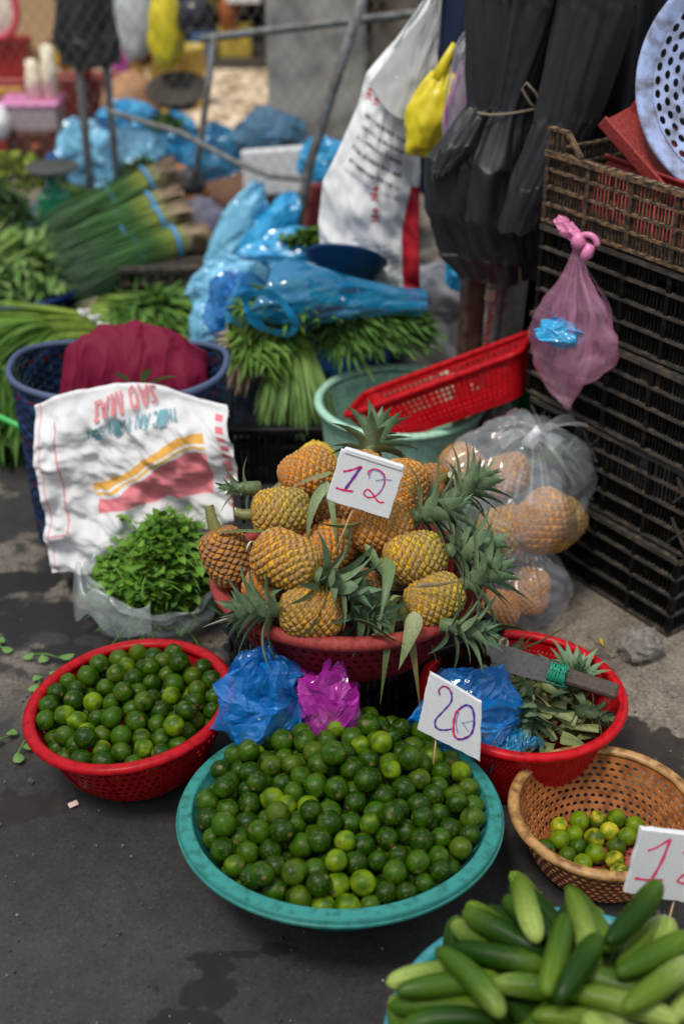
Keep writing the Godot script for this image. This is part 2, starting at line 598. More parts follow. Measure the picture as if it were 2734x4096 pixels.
# a round plastic basket, origin at the middle of its foot
func basket(called: String, label: String, category: String, tr: Transform3D, d: Dictionary) -> Node3D:
	var o := thing(called, label, category, tr)
	var r: float = d.r
	var rb: float = d.rb
	var h: float = d.h
	var bulge: float = d.get("bulge", 0.75)
	var th := 0.003
	var wall := func(u: float, w: float, depth: float) -> Vector3:
		var rad := lerpf(rb, r - 0.004, pow(w, bulge)) - depth * th
		return Vector3(cos(u * TAU) * rad, w * h * d.get("top", 0.95), -sin(u * TAU) * rad)
	var m := MB.new()
	if d.get("cols", 0) > 0:
		var lo: float = d.get("from", 0.05)
		var hi: float = d.get("to", 0.92)
		var p := func(u: float, w: float, depth: float) -> Vector3: return wall.call(u, lerpf(lo, hi, w), depth)
		perforated(m, p, d.cols, d.rows, d.hx, d.hy, d.get("stagger", true), d.get("square", false))
		for band in [[0.0, lo], [hi, 1.0]]:
			for side in 2:
				m.grid(72, 2, func(u: float, w: float) -> Vector3: return wall.call(u, lerpf(band[0], band[1], w), float(side)))
		obj("wall", m.flat(), d.wall, o)
	else:
		for side in 2:
			m.grid(80, 8, func(u: float, w: float) -> Vector3: return wall.call(u, w, float(side)))
		obj("wall", m.smooth(), d.wall, o)
	if d.get("ribs", 0) > 0:
		var k := MB.new()
		for s in int(d.ribs):
			var u := float(s) / int(d.ribs)
			var pts := []
			for q in 7:
				pts.append(wall.call(u, q / 6.0, -0.5))
			k.tube(pts, 0.0022, 5)
		stuff(obj("ribs", k.smooth(), d.wall, o))
	m = MB.new()
	if d.get("open_base", false):
		var rings := int(rb / 0.012)
		for s in rings:
			var r0 := rb * s / rings
			var r1 := rb * (s + 1.0) / rings
			perforated(m, func(u: float, w: float, depth: float) -> Vector3:
				var q := lerpf(r0, r1, w)
				return Vector3(cos(u * TAU) * q, 0.003 - depth * 0.003, -sin(u * TAU) * q), maxi(6, int(TAU * (r0 + r1) / 2 / 0.012)), 1, 0.55, 0.55, false)
		obj("base", m.flat(), d.get("base", d.wall), o)
	else:
		lathe(m, [Vector2(0.0005, 0.003), Vector2(rb, 0.003), Vector2(rb, 0.0), Vector2(0.0005, 0.0)], 48)
		obj("base", m.flat(), d.get("base", d.wall), o)
	m = MB.new()
	if d.get("lip", 0.0) > 0.0:
		var l: float = d.lip
		lathe_sharp(m, [Vector2(r - 0.005, h * 0.94), Vector2(r - 0.002, h - 0.0015), Vector2(r, h), Vector2(r + l - 0.002, h - 0.002), Vector2(r + l, h - 0.004), Vector2(r + l + 0.0015, h - 0.009), Vector2(r + l + 0.001, h - 0.010), Vector2(r + l + 0.0035, h - 0.012), Vector2(r + l + 0.0035, h - 0.0155), Vector2(r + l - 0.001, h - 0.017), Vector2(r + l - 0.004, h - 0.012), Vector2(r, h * 0.93)], 120)
	else:
		rim(m, r, h, d.get("rw", 0.011), d.get("rh", 0.008), 96, 12)
	obj("rim", m.smooth(), d.rim, o)
	return o


func baskets() -> void:
	basket("lime_tub", "big shallow turquoise plastic tub heaped with green limes, flat wide rim", "tub", turned(v3(-0.003, 0.018, -1.603), Vector3(-5.0, 0, 0)), {"r": 0.243, "rb": 0.14, "h": 0.135, "wall": mats["tub turquoise"], "rim": mats["tub turquoise"], "lip": 0.021})
	basket("lime_basket", "round red perforated basket full of limes, beside the water spinach bag", "basket", turned(v3(-0.374, 0.016, -1.89), Vector3(0, 0, 5.5)), {"r": 0.182, "rb": 0.115, "h": 0.132, "bulge": 0.7, "wall": mats["red plastic"], "rim": mats["red plastic"], "cols": 66, "rows": 7, "hx": 0.62, "hy": 0.62, "ribs": 11, "rw": 0.012, "rh": 0.009})
	basket("peel_basket", "bright red fine-meshed basket holding pineapple peelings and a cleaver", "basket", turned(v3(0.326, 0.004, -1.912), Vector3(0, 0, -1.5)), {"r": 0.182, "rb": 0.135, "h": 0.15, "wall": mats["bright red plastic"], "rim": mats["bright red plastic"], "cols": 130, "rows": 14, "hx": 0.45, "hy": 0.5, "from": 0.1, "to": 0.9, "rw": 0.010, "rh": 0.009})
	basket("amber_basket", "translucent amber brown basket with round holes and a few yellowing limes", "basket", at(v3(0.441, 0.0, -1.650)), {"r": 0.153, "rb": 0.098, "h": 0.112, "bulge": 0.62, "wall": mats["amber wall"], "rim": mats["amber plastic"], "base": mats["amber base"], "cols": 56, "rows": 8, "hx": 0.66, "hy": 0.66, "open_base": true, "from": 0.04, "to": 0.93, "rw": 0.010, "rh": 0.007})
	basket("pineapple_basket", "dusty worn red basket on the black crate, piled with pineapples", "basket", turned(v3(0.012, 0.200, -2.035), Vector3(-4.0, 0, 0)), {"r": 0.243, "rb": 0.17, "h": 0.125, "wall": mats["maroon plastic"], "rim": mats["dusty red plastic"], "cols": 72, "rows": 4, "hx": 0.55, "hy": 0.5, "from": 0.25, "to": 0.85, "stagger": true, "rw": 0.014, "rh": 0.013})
	basket("cucumber_tub", "round blue-green tub with ridged rim, heaped with cucumbers", "tub", at(v3(0.295, 0.0, -1.105)), {"r": 0.235, "rb": 0.18, "h": 0.20, "wall": mats["cucumber tub blue"], "rim": mats["cucumber tub blue"], "rw": 0.010, "rh": 0.008, "ribs": 60})
	# the tub under the red tray, and the tray itself
	basket("mint_basket", "pale mint green round mesh basket under the tilted red tray", "basket", at(v3(0.142, 0.03, -2.90)), {"r": 0.200, "rb": 0.165, "h": 0.25, "wall": mats["mint plastic"], "rim": mats["mint plastic"], "cols": 90, "rows": 18, "hx": 0.38, "hy": 0.38, "square": true, "stagger": false, "from": 0.25, "to": 0.92, "rw": 0.011, "rh": 0.009})
	var t := thing("tilted_tray", "long red perforated tray leaning across the mint green basket", "tray", Transform3D(Basis.from_euler(Vector3(0, -0.171, 0.451)) * Basis(Vector3.RIGHT, -0.18), v3(0.258, 0.312, -2.801)))
	# a rounded rectangle; u runs from the front left corner round the four sides, each a quarter
	var ell := func(u: float, rx: float, rz: float) -> Vector3:
		var s := int(fposmod(u, 1.0) * 4.0)
		var f := fposmod(u, 1.0) * 4.0 - s
		var r := 0.032
		var c := [v3(-rx + r, 0, rz - r), v3(rx - r, 0, rz - r), v3(rx - r, 0, -rz + r), v3(-rx + r, 0, -rz + r)]
		if f < 0.16:
			return (c[s] as Vector3) + corner(s, 0.5 + 0.5 * f / 0.16) * r
		if f > 0.84:
			return (c[(s + 1) % 4] as Vector3) + corner((s + 1) % 4, 0.5 * (f - 0.84) / 0.16) * r
		return ((c[s] as Vector3) + corner(s, 1.0) * r).lerp((c[(s + 1) % 4] as Vector3) + corner((s + 1) % 4, 0.0) * r, (f - 0.16) / 0.68)
	var wall := func(u: float, w: float, d: float) -> Vector3:
		var k := lerpf(0.82, 1.0, w) - d * 0.012
		return (ell.call(u, 0.222 * k, 0.110 * k) as Vector3) + Vector3(0, w * 0.100 - 0.018, 0)
	var m := MB.new()
	for s in 4:
		perforated(m, func(u: float, w: float, d: float) -> Vector3: return wall.call((s + 0.16 + u * 0.68) * 0.25, lerpf(0.14, 0.86, w), d), 26 if s % 2 == 0 else 9, 6, 0.6, 0.6, false, true)
		for d in 2:
			m.grid(6, 1, func(u: float, w: float) -> Vector3: return wall.call((s - 0.16 + u * 0.32) * 0.25, lerpf(0.14, 0.86, w), float(d)))
	for b in [[0.0, 0.14], [0.86, 1.0]]:
		for d in 2:
			m.grid(80, 1, func(u: float, w: float) -> Vector3: return wall.call(u, lerpf(b[0], b[1], w), float(d)))
	obj("wall", m.flat(), mats["bright red plastic"], t)
	m = MB.new()
	m.grid(80, 1, func(u: float, w: float) -> Vector3: return (wall.call(u, 0.0, 0.0) as Vector3) * maxf(w, 0.001))
	obj("base", m.flat(), mats["bright red plastic"], t)
	m = MB.new()
	var ring := []
	for k in 81:
		ring.append((wall.call(k / 80.0, 1.0, 0.3) as Vector3))
	m.tube(ring, 0.0075, 8, false)
	obj("rim", m.smooth(), mats["bright red plastic"], t)


# direction round the corner s of a rounded rectangle
func corner(s: int, t: float) -> Vector3:
	var a := -PI + (s + t) * PI / 2
	return v3(cos(a), 0, -sin(a))


# lets n balls sink onto a floor inside a round wall until they lie still; chains of m balls stay straight
func settle(n: int, rad: PackedFloat32Array, start: PackedVector3Array, floor_at: Callable, wall_at: Callable, steps: int, m := 1, seg := 0.0) -> PackedVector3Array:
	var p := start.duplicate()
	for step in steps:
		var g := 0.0045 if step < steps * 0.7 else 0.0012
		for k in n:
			p[k].y -= g
		for it in 2:
			for a in n:
				var pa := p[a]
				var ra := rad[a]
				for b in range((a / m + 1) * m, n):
					var pb := p[b]
					var dy := pa.y - pb.y
					var rr := ra + rad[b]
					if dy > rr or dy < -rr:
						continue
					var dx := pa.x - pb.x
					if dx > rr or dx < -rr:
						continue
					var dz := pa.z - pb.z
					var q := dx * dx + dy * dy + dz * dz
					if q < rr * rr and q > 1e-9:
						var l := sqrt(q)
						var f := (rr - l) * 0.5 / l
						pa += Vector3(dx * f, dy * f, dz * f)
						p[b] = pb - Vector3(dx * f, dy * f, dz * f)
				p[a] = pa
			if m > 1:
				for c in n / m:
					var mid := Vector3.ZERO
					for k in m:
						mid += p[c * m + k] / m
					var d := Vector3.ZERO
					for k in m:
						d += (p[c * m + k] - mid) * (k - (m - 1) * 0.5)
					d.y *= 0.90
					d = d.normalized()
					for k in m:
						p[c * m + k] = mid + d * seg * (k - (m - 1) * 0.5)
			for a in n:
				var w: float = wall_at.call(p[a].y) - rad[a]
				var h := Vector2(p[a].x, p[a].z)
				if h.length() > w:
					h = h.normalized() * w
					p[a].x = h.x
					p[a].z = h.y
				p[a].y = maxf(p[a].y, (floor_at.call(p[a].x, p[a].z) as float) + rad[a])
	return p


func lime_mesh(s: int, c0: Color, c1: Color, share: float) -> ArrayMesh:
	var m := MB.new()
	var n := noise(s, 0.9)
	var spots := noise(s + 50, 4.5, FastNoiseLite.TYPE_SIMPLEX, 2)
	var f := func(u: float, w: float) -> Vector3:
		var y := -cos(w * PI)
		var r := sin(w * PI)
		var d := Vector3(cos(u * TAU) * r, y, sin(u * TAU) * r)
		var k := 1.0 + 0.035 * n.get_noise_3dv(d * 1.3) + 0.06 * y * y + (0.07 * smoothstep(0.96, 1.0, y)) - 0.05 * smoothstep(0.97, 1.0, -y)
		return d * k
	var cf := func(u: float, w: float) -> Color:
		var y := -cos(w * PI)
		var r := sin(w * PI)
		var d := Vector3(cos(u * TAU) * r, y, sin(u * TAU) * r)
		var k := smoothstep(-0.35, 0.45, n.get_noise_3dv(d * 0.75) + share)
		var c := c0.lerp(c1, clampf(k, 0, 1))
		c = tint(c, 1.0 + 0.16 * spots.get_noise_3dv(d))
		if spots.get_noise_3dv(d * 0.8 + Vector3(9, 9, 9)) > 0.52:
			c = c.lerp(Color(0.16, 0.14, 0.05), 0.6)
		return c.lerp(Color(0.16, 0.12, 0.05), smoothstep(0.975, 0.995, -y))
	m.grid(40, 26, f, cf)
	return m.smooth()


func limes() -> void:
	var dark := Color(0.013, 0.044, 0.003)
	var mid := Color(0.040, 0.100, 0.004)
	var lite := Color(0.15, 0.235, 0.006)
	var gold := Color(0.52, 0.46, 0.03)
	var olive := Color(0.060, 0.11, 0.007)
	var kinds := [
		["dark green", lime_mesh(1, dark, mid, -0.15)], ["dark green", lime_mesh(2, dark, mid, -0.3)], ["deep green", lime_mesh(3, dark, mid, 0.0)],
		["mid green", lime_mesh(4, dark, mid, 0.3)], ["mid green", lime_mesh(5, mid, dark, -0.1)], ["bright green", lime_mesh(6, mid, lite, 0.0)],
		["yellow-patched green", lime_mesh(7, mid, lite, 0.15)], ["yellowish green", lime_mesh(8, mid, lite, 0.45)], ["olive tinged", lime_mesh(9, dark, olive, 0.3)],
		["yellow", lime_mesh(10, lite, gold, 0.1)], ["yellow and green", lime_mesh(11, olive, gold, -0.05)],
	]
	var mixes := [[0, 0, 1, 1, 2, 2, 0, 3, 3, 3, 4, 4, 5, 1, 6, 8, 2, 3], [0, 1, 2, 2, 3, 3, 0, 1, 5, 6, 3, 1, 8, 8, 4], [5, 6, 7, 7, 9, 10, 10, 10, 9, 3, 8]]
	var heaps := [
		[285, 0.0162, 0.0206, 0.22, turned(v3(-0.003, 0.018, -1.603), Vector3(-5.0, 0, 0)), "heaped in the turquoise tub", "limes in the turquoise tub"],
		[140, 0.0165, 0.0203, 0.165, turned(v3(-0.374, 0.016, -1.89), Vector3(0, 0, 5.5)), "heaped in the round red basket", "limes in the red basket"],
		[23, 0.0150, 0.0180, 0.075, at(v3(0.441, 0.0, -1.650)), "in the amber basket", "limes in the amber basket"],
	]
	for h in 3:
		var q: Array = heaps[h]
		var n: int = q[0]
		var rad := PackedFloat32Array()
		var start := PackedVector3Array()
		var per := [70, 40, 9][h] as int
		for k in n:
			rad.append(rf(q[1], q[2]))
			var a := rf(0, TAU)
			var r: float = q[3] * sqrt(rng.randf()) * 0.92
			start.append(v3(cos(a) * r, 0.15 + 0.045 * (k / per) + rf(0, 0.02), sin(a) * r))
		var floor_at: Callable
		var wall_at: Callable
		if h == 0:
			floor_at = func(x: float, z: float) -> float: return 0.082 + 0.060 * exp(-((x - 0.01) * (x - 0.01) + (z + 0.10) * (z + 0.10)) / 0.022) - 0.03 * smoothstep(0.1, 0.24, z)
			wall_at = func(y: float) -> float: return lerpf(0.18, 0.242, clampf(pow(maxf(y - 0.01, 0.0) / 0.15, 0.75), 0, 1)) if y < 0.155 else 0.25
		elif h == 1:
			floor_at = func(x: float, z: float) -> float: return 0.072 + 0.024 * exp(-(x * x + (z + 0.03) * (z + 0.03)) / 0.012)
			wall_at = func(y: float) -> float: return lerpf(0.115, 0.176, clampf(pow(maxf(y, 0.0) / 0.132, 0.7), 0, 1))
		else:
			floor_at = func(_x: float, z: float) -> float: return 0.004 + 0.12 * maxf(0.0, z - 0.02)
			wall_at = func(y: float) -> float: return lerpf(0.095, 0.148, clampf(pow(maxf(y, 0.0) / 0.11, 0.62), 0, 1))
		var p := settle(n, rad, start, floor_at, wall_at, 120)
		for k in n:
			if hidden(p, rad, k, q[4]):
				continue
			var kind: Array = kinds[mixes[h][rng.randi() % mixes[h].size()]]
			var b := Basis.from_euler(Vector3(rf(0, TAU), rf(0, TAU), rf(0, TAU))) * Basis.from_scale(Vector3.ONE * rad[k])
			var o := obj("lime", kind[1], mats["lime peel"], null, q[4] * Transform3D(b, p[k]))
			var size: String = "small " if rad[k] < lerpf(q[1], q[2], 0.3) else ("big " if rad[k] > lerpf(q[1], q[2], 0.75) else "")
			tag(o, "%s%s lime %s, %s" % [size, kind[0], q[5], zone(p[k], q[3])], "lime", q[6])


# buried deep: other fruit hides it from a person who stands before the heap, wherever they step
func hidden(p: PackedVector3Array, rad: PackedFloat32Array, k: int, tr: Transform3D) -> bool:
	var inv := tr.affine_inverse()
	for eye in [v3(-0.5, 1.64, 0.0), v3(0.0, 1.64, 0.0), v3(0.5, 1.64, 0.0)]:
		var e: Vector3 = inv * eye
		var d: Vector3 = (e - p[k]).normalized()
		var x := d.cross(Vector3.UP).normalized()
		var y := x.cross(d)
		for s in 9:
			var a := TAU * s / 8.0
			var q: Vector3 = p[k] + ((x * cos(a) + y * sin(a)) * 0.8 + d * 0.6) * rad[k] if s < 8 else p[k] + d * rad[k]
			var free := true
			for j in p.size():
				if j == k:
					continue
				var w := p[j] - q
				var t := w.dot(d)
				if t > 0.0 and w.length_squared() - t * t < rad[j] * rad[j]:
					free = false
					break
			if free:
				return false
	return true


# where in a round heap something lies
func zone(p: Vector3, r: float) -> String:
	var q := Vector2(p.x, p.z).length() / r
	if q < 0.30:
		return "in the very middle"
	var s := int(fposmod(atan2(p.z, p.x) / TAU * 8.0 + 0.5, 8.0))
	var side: String = ["right", "front right", "front", "front left", "left", "back left", "back", "back right"][s]
	return ("against the %s rim" if q > 0.78 else "towards the %s side") % side


func cucumber_mesh(s: int, c0: Color, c1: Color, reach: float, bend: float) -> ArrayMesh:
	var m := MB.new()
	var n := noise(s, 1.0)
	var f := func(u: float, w: float) -> Vector3:
		var y := w * 2.0 - 1.0
		var r := 0.0162 * pow(maxf(0.0, 1.0 - pow(absf(y), 2.9)), 0.5) * (1.0 - 0.10 * y)
		r *= 1.0 + 0.025 * n.get_noise_2d(cos(u * TAU) * 2.0, y * 6.0 + sin(u * TAU)) + 0.022 * cos(u * TAU * 5.0) + 0.02 * n.get_noise_2d(u * 40.0, y * 40.0)
		return Vector3(cos(u * TAU) * r + bend * (y * y - 0.4), y * 0.066, sin(u * TAU) * r)
	var cf := func(u: float, w: float) -> Color:
		var streak := 0.5 + 0.5 * sin(u * TAU * 9.0 + 2.0 * n.get_noise_1d(w * 3.0))
		var k := smoothstep(reach, reach - 0.75, w + 0.22 * streak - 0.1 + 0.12 * n.get_noise_2d(u * 12.0, w * 9.0))
		var c := c0.lerp(c1, k)
		return tint(c, 0.72 + 0.5 * streak * (1.15 - w))
	m.grid(28, 24, f, cf)
	return m.smooth()


func cucumbers() -> void:
	var deep := Color(0.020, 0.062, 0.006)
	var green := Color(0.065, 0.145, 0.013)
	var leafy := Color(0.14, 0.24, 0.025)
	var pale := Color(0.36, 0.47, 0.12)
	var kinds := [
		["dark pale-tipped cucumber", cucumber_mesh(1, deep, leafy, 0.5, 0.004)], ["pale-ended green cucumber", cucumber_mesh(2, green, pale, 0.45, 0.007)],
		["mid green cucumber", cucumber_mesh(3, green, leafy, 0.7, 0.002)], ["pale green cucumber", cucumber_mesh(4, leafy, pale, 0.8, 0.005)],
		["deep green curved cucumber", cucumber_mesh(5, deep, green, 0.6, 0.010)], ["light whitish-ended cucumber", cucumber_mesh(6, leafy, Color(0.50, 0.58, 0.26), 0.6, 0.003)],
	]
	var pick := [0, 1, 2, 2, 3, 4, 4, 0, 1, 5, 2, 3]
	var count := 132
	var m := 5
	var seg := 0.0250
	var rad := PackedFloat32Array()
	var start := PackedVector3Array()
	for k in count:
		var a := rf(0, TAU)
		var r := 0.17 * sqrt(rng.randf())
		var yaw := a + rf(-0.9, 0.9) + (PI if rng.randf() < 0.5 else 0.0)
		var d := dirv(yaw, rf(-0.2, 0.2))
		var c := v3(cos(a) * r, 0.22 + 0.04 * (k / 18) + rf(0, 0.03), sin(a) * r)
		for j in m:
			rad.append(0.0164)
			start.append(c + d * seg * (j - 2.0))
	var floor_at := func(x: float, z: float) -> float: return 0.140 + 0.075 * exp(-((x + 0.01) * (x + 0.01) + (z + 0.02) * (z + 0.02)) / 0.022)
	var wall_at := func(y: float) -> float: return 0.232 if y < 0.2 else 0.236 + (y - 0.2) * 0.6
	var p := settle(count * m, rad, start, floor_at, wall_at, 56, m, seg)
	var base := v3(0.295, 0.0, -1.105)
	for k in count:
		var a := p[k * m]
		var b := p[k * m + m - 1]
		var kind: Array = kinds[pick[rng.randi() % pick.size()]]
		var tr := along(base + (a + b) * 0.5, b - a, rf(0, TAU))
		tr = tr * Transform3D(Basis.from_scale(v3(1.0, rf(0.94, 1.1), 1.0)), Vector3.ZERO)
		tag(obj("cucumber", kind[1], mats["cucumber skin"], null, tr), "%s %s, %s of the blue-green tub" % [kind[0], "pointing forwards" if absf((b - a).normalized().z) > 0.7 else ("lying across" if absf((b - a).normalized().x) > 0.7 else "lying aslant"), zone((a + b) * 0.5, 0.235)], "cucumber", "cucumbers in the blue-green tub")
	var spill := [
		[v3(0.292, 0.148, -1.400), v3(0.55, -0.42, 0.72), 2, "mid green cucumber lying aslant against the amber basket"], [v3(0.355, 0.160, -1.372), v3(0.25, 0.75, 0.65), 5, "pale cucumber pointing its round end up beside the amber basket"],
		[v3(0.245, 0.075, -1.385), v3(1.0, 0.15, -0.25), 0, "dark cucumber in the gap behind the blue-green tub"], [v3(0.43, 0.135, -1.36), v3(1.0, 0.05, 0.12), 1, "streaked green cucumber lying across under the amber basket"],
		[v3(0.19, 0.045, -1.372), v3(0.9, 0.05, -0.45), 4, "dark curved cucumber between the two tubs"],
	]
	for q in spill:
		tag(obj("cucumber", kinds[q[2]][1], mats["cucumber skin"], null, along(q[0], q[1], 1.0)), q[3], "cucumber", "cucumbers spilled behind the tub")


# a flat stroke drawn with a marker on the face of a board
func stroke(m: MB, pts: Array, w: float, z: float) -> void:
	var fine := []
	for k in pts.size() - 1:
		var a: Vector2 = pts[maxi(k - 1, 0)]
		var b: Vector2 = pts[k]
		var c: Vector2 = pts[k + 1]
		var d: Vector2 = pts[mini(k + 2, pts.size() - 1)]
		for j in 5:
			fine.append(b.cubic_interpolate(c, a, d, j / 5.0))
	fine.append(pts[pts.size() - 1])
	var n := fine.size()
	var at0 := m.v.size()
	for k in n:
		var d: Vector2 = (fine[mini(k + 1, n - 1)] - fine[maxi(k - 1, 0)]).normalized()
		var s := Vector2(-d.y, d.x) * w * (0.4 + 0.1 * sin(k * 1.7))
		m.add(v3(fine[k].x + s.x, fine[k].y + s.y, z))
		m.add(v3(fine[k].x - s.x, fine[k].y - s.y, z))
	for k in n - 1:
		m.quad(at0 + k * 2, at0 + k * 2 + 1, at0 + k * 2 + 3, at0 + k * 2 + 2)


# a board of white foam with broken edges; q are its corners on its face, from top left, clockwise
func foam_board(o: Node3D, q: Array, th: float, s: int) -> void:
	var m := MB.new()
	var n := noise(s, 28.0, FastNoiseLite.TYPE_SIMPLEX_SMOOTH, 4)
	var edge := []
	for k in 4:
		for j in 14:
			var p: Vector2 = (q[k] as Vector2).lerp(q[(k + 1) % 4], j / 14.0)
			edge.append(p + Vector2(n.get_noise_2d(p.x, p.y), n.get_noise_2d(p.y + 5, p.x)) * 0.0022)
	var mid := Vector2.ZERO
	for p in edge:
		mid += p / edge.size()
	var rings := [[0.0, 0.0], [0.975, 0.0], [1.0, -0.0022], [0.995, -th * 0.5], [1.0, -th + 0.002], [0.97, -th], [0.0, -th]]
	m.grid(edge.size(), rings.size() - 1, func(u: float, w: float) -> Vector3:
		var k := int(round(u * edge.size())) % edge.size()
		var r: Array = rings[int(round(w * (rings.size() - 1)))]
		var p: Vector2 = mid.lerp(edge[k], r[0])
		return v3(p.x, p.y, r[1] + n.get_noise_3d(p.x * 2, p.y * 2, r[1] * 5) * (0.0016 if r[0] > 0.98 else 0.0)))
	obj("board", m.flat(), mats["foam"], o)


func price_signs() -> void:
	# 12 over the pineapples
	var o := thing("price_sign", "white foam price board marked 12 stuck above the pineapples", "sign", turned(v3(0.040, 0.571, -1.945), Vector3(-14, 0, -18)))
	foam_board(o, [Vector2(-0.058, 0.046), Vector2(0.054, 0.048), Vector2(0.057, -0.046), Vector2(-0.055, -0.046)], 0.011, 3)
	var m := MB.new()
	m.cbox(at(v3(0.0, 0.0455, -0.004)), v3(0.106, 0.012, 0.013), 0.003)
	obj("broken_lip", m.flat(), mats["foam"], o)
	var one := [Vector2(-0.043, 0.010), Vector2(-0.032, 0.016), Vector2(-0.016, 0.028)]
	var down := [Vector2(-0.016, 0.028), Vector2(-0.022, 0.006), Vector2(-0.030, -0.020)]
	var foot := [Vector2(-0.046, -0.021), Vector2(-0.032, -0.021), Vector2(-0.016, -0.018)]
	var two := [Vector2(0.000, 0.017), Vector2(-0.002, 0.024), Vector2(0.008, 0.031), Vector2(0.024, 0.026), Vector2(0.030, 0.008), Vector2(0.024, -0.012), Vector2(0.012, -0.020), Vector2(0.002, -0.016), Vector2(0.006, -0.007), Vector2(0.018, -0.013), Vector2(0.030, -0.022), Vector2(0.040, -0.020)]
	m = MB.new()
	for s in [one, down, foot]:
		stroke(m, s, 0.0046, 0.0006)
	obj("digit", m.flat(), mats["magenta ink"], o)
	m = MB.new()
	stroke(m, [Vector2(-0.018, 0.026), Vector2(-0.024, 0.004), Vector2(-0.031, -0.018)], 0.0046, 0.0011)
	obj("pen_line", m.flat(), mats["violet ink"], o)
	m = MB.new()
	stroke(m, two, 0.0036, 0.0006)
	obj("digit", m.flat(), mats["magenta ink"], o)
	m = MB.new()
	stroke(m, [Vector2(0.002, 0.012), Vector2(0.002, 0.026), Vector2(0.014, 0.029), Vector2(0.026, 0.020), Vector2(0.029, 0.002), Vector2(0.024, -0.010)], 0.0018, 0.0011)
	obj("pen_line", m.flat(), mats["blue ink"], o)
	m = MB.new()
	stroke(m, [Vector2(0.014, 0.012), Vector2(0.026, 0.018), Vector2(0.040, 0.021)], 0.0018, 0.0013)
	obj("pen_line", m.flat(), mats["blue ink"], o)
	m = MB.new()
	m.tube([v3(-0.006, -0.044, -0.006), v3(-0.012, -0.14, -0.004)], 0.0016, 6)
	obj("stick", m.smooth(), mats["stick wood"], o)
	# 20 over the limes
	o = thing("price_sign", "white foam price board marked 20 standing at the back of the lime tub", "sign", turned(v3(0.182, 0.268, -1.70), Vector3(-12, 0, 0)))
	foam_board(o, [Vector2(-0.038, 0.080), Vector2(0.048, 0.026), Vector2(0.048, -0.083), Vector2(-0.057, -0.024)], 0.010, 4)
	m = MB.new()
	stroke(m, [Vector2(-0.022, 0.040), Vector2(-0.023, 0.050), Vector2(-0.014, 0.056), Vector2(-0.004, 0.046), Vector2(-0.003, 0.028), Vector2(-0.016, 0.010), Vector2(-0.028, -0.006), Vector2(-0.026, -0.020), Vector2(-0.014, -0.024), Vector2(-0.001, -0.022)], 0.0040, 0.0006)
	obj("digit", m.flat(), mats["violet ink"], o)
	m = MB.new()
	stroke(m, [Vector2(-0.022, 0.040), Vector2(-0.022, 0.051), Vector2(-0.014, 0.057), Vector2(-0.003, 0.045)], 0.0018, 0.0011)
	obj("pen_line", m.flat(), mats["magenta ink"], o)
	m = MB.new()
	stroke(m, [Vector2(0.017, 0.020), Vector2(0.006, 0.008), Vector2(0.002, -0.014), Vector2(0.004, -0.034), Vector2(0.014, -0.041), Vector2(0.026, -0.036)], 0.0048, 0.0006)
	obj("pen_line", m.flat(), mats["magenta ink"], o)
	m = MB.new()
	stroke(m, [Vector2(0.010, 0.014), Vector2(0.022, 0.022), Vector2(0.033, 0.014), Vector2(0.036, -0.010), Vector2(0.032, -0.030), Vector2(0.020, -0.040), Vector2(0.008, -0.040)], 0.0046, 0.0009)
	obj("digit", m.flat(), mats["violet ink"], o)
	m = MB.new()
	stroke(m, [Vector2(0.010, 0.010), Vector2(0.006, -0.010), Vector2(0.010, -0.030)], 0.0022, 0.0012)
	obj("pen_line", m.flat(), mats["blue ink"], o)
	m = MB.new()
	stroke(m, [Vector2(0.034, -0.006), Vector2(0.024, -0.009), Vector2(0.016, -0.010)], 0.0016, 0.0012)
	obj("pen_line", m.flat(), mats["blue ink"], o)
	m = MB.new()
	stroke(m, [Vector2(0.016, -0.010), Vector2(0.022, -0.018), Vector2(0.027, -0.026)], 0.0016, 0.0012)
	obj("pen_line", m.flat(), mats["blue ink"], o)
	m = MB.new()
	m.tube([v3(-0.026, -0.044, -0.006), v3(-0.03, -0.12, -0.012)], 0.0016, 6)
	obj("stick", m.smooth(), mats["stick wood"], o)
	# the board cut by the frame, over the cucumbers
	o = thing("price_sign", "white foam price board with pink 1 on a stick above the cucumbers", "sign", turned(v3(0.490, 0.215, -1.415), Vector3(-8, 0, -8)))
	foam_board(o, [Vector2(-0.062, 0.060), Vector2(0.064, 0.060), Vector2(0.064, -0.062), Vector2(-0.062, -0.056)], 0.011, 6)
	m = MB.new()
	stroke(m, [Vector2(-0.044, 0.024), Vector2(-0.032, 0.032), Vector2(-0.016, 0.049)], 0.0042, 0.0006)
	obj("digit", m.flat(), mats["pink ink"], o)
	m = MB.new()
	stroke(m, [Vector2(-0.016, 0.049), Vector2(-0.019, 0.01), Vector2(-0.027, -0.026)], 0.0055, 0.0007)
	obj("digit", m.flat(), mats["pink ink"], o)
	m = MB.new()
	stroke(m, [Vector2(-0.052, -0.026), Vector2(-0.030, -0.027), Vector2(-0.010, -0.024)], 0.0055, 0.0008)
	obj("digit", m.flat(), mats["pink ink"], o)
	m = MB.new()
	stroke(m, [Vector2(0.010, 0.026), Vector2(0.014, 0.040), Vector2(0.028, 0.044), Vector2(0.040, 0.032), Vector2(0.036, 0.012), Vector2(0.022, -0.006), Vector2(0.012, -0.022), Vector2(0.024, -0.026), Vector2(0.046, -0.022)], 0.0046, 0.0006)
	obj("digit", m.flat(), mats["pink ink"], o)
	m = MB.new()
	m.tube([v3(0.018, -0.058, -0.006), v3(0.012, -0.20, 0.012)], 0.0016, 6)
	obj("stick", m.smooth(), mats["stick wood"], o)


var pine_bodies := []
var crown_leaves := []
var dry_leaves := []


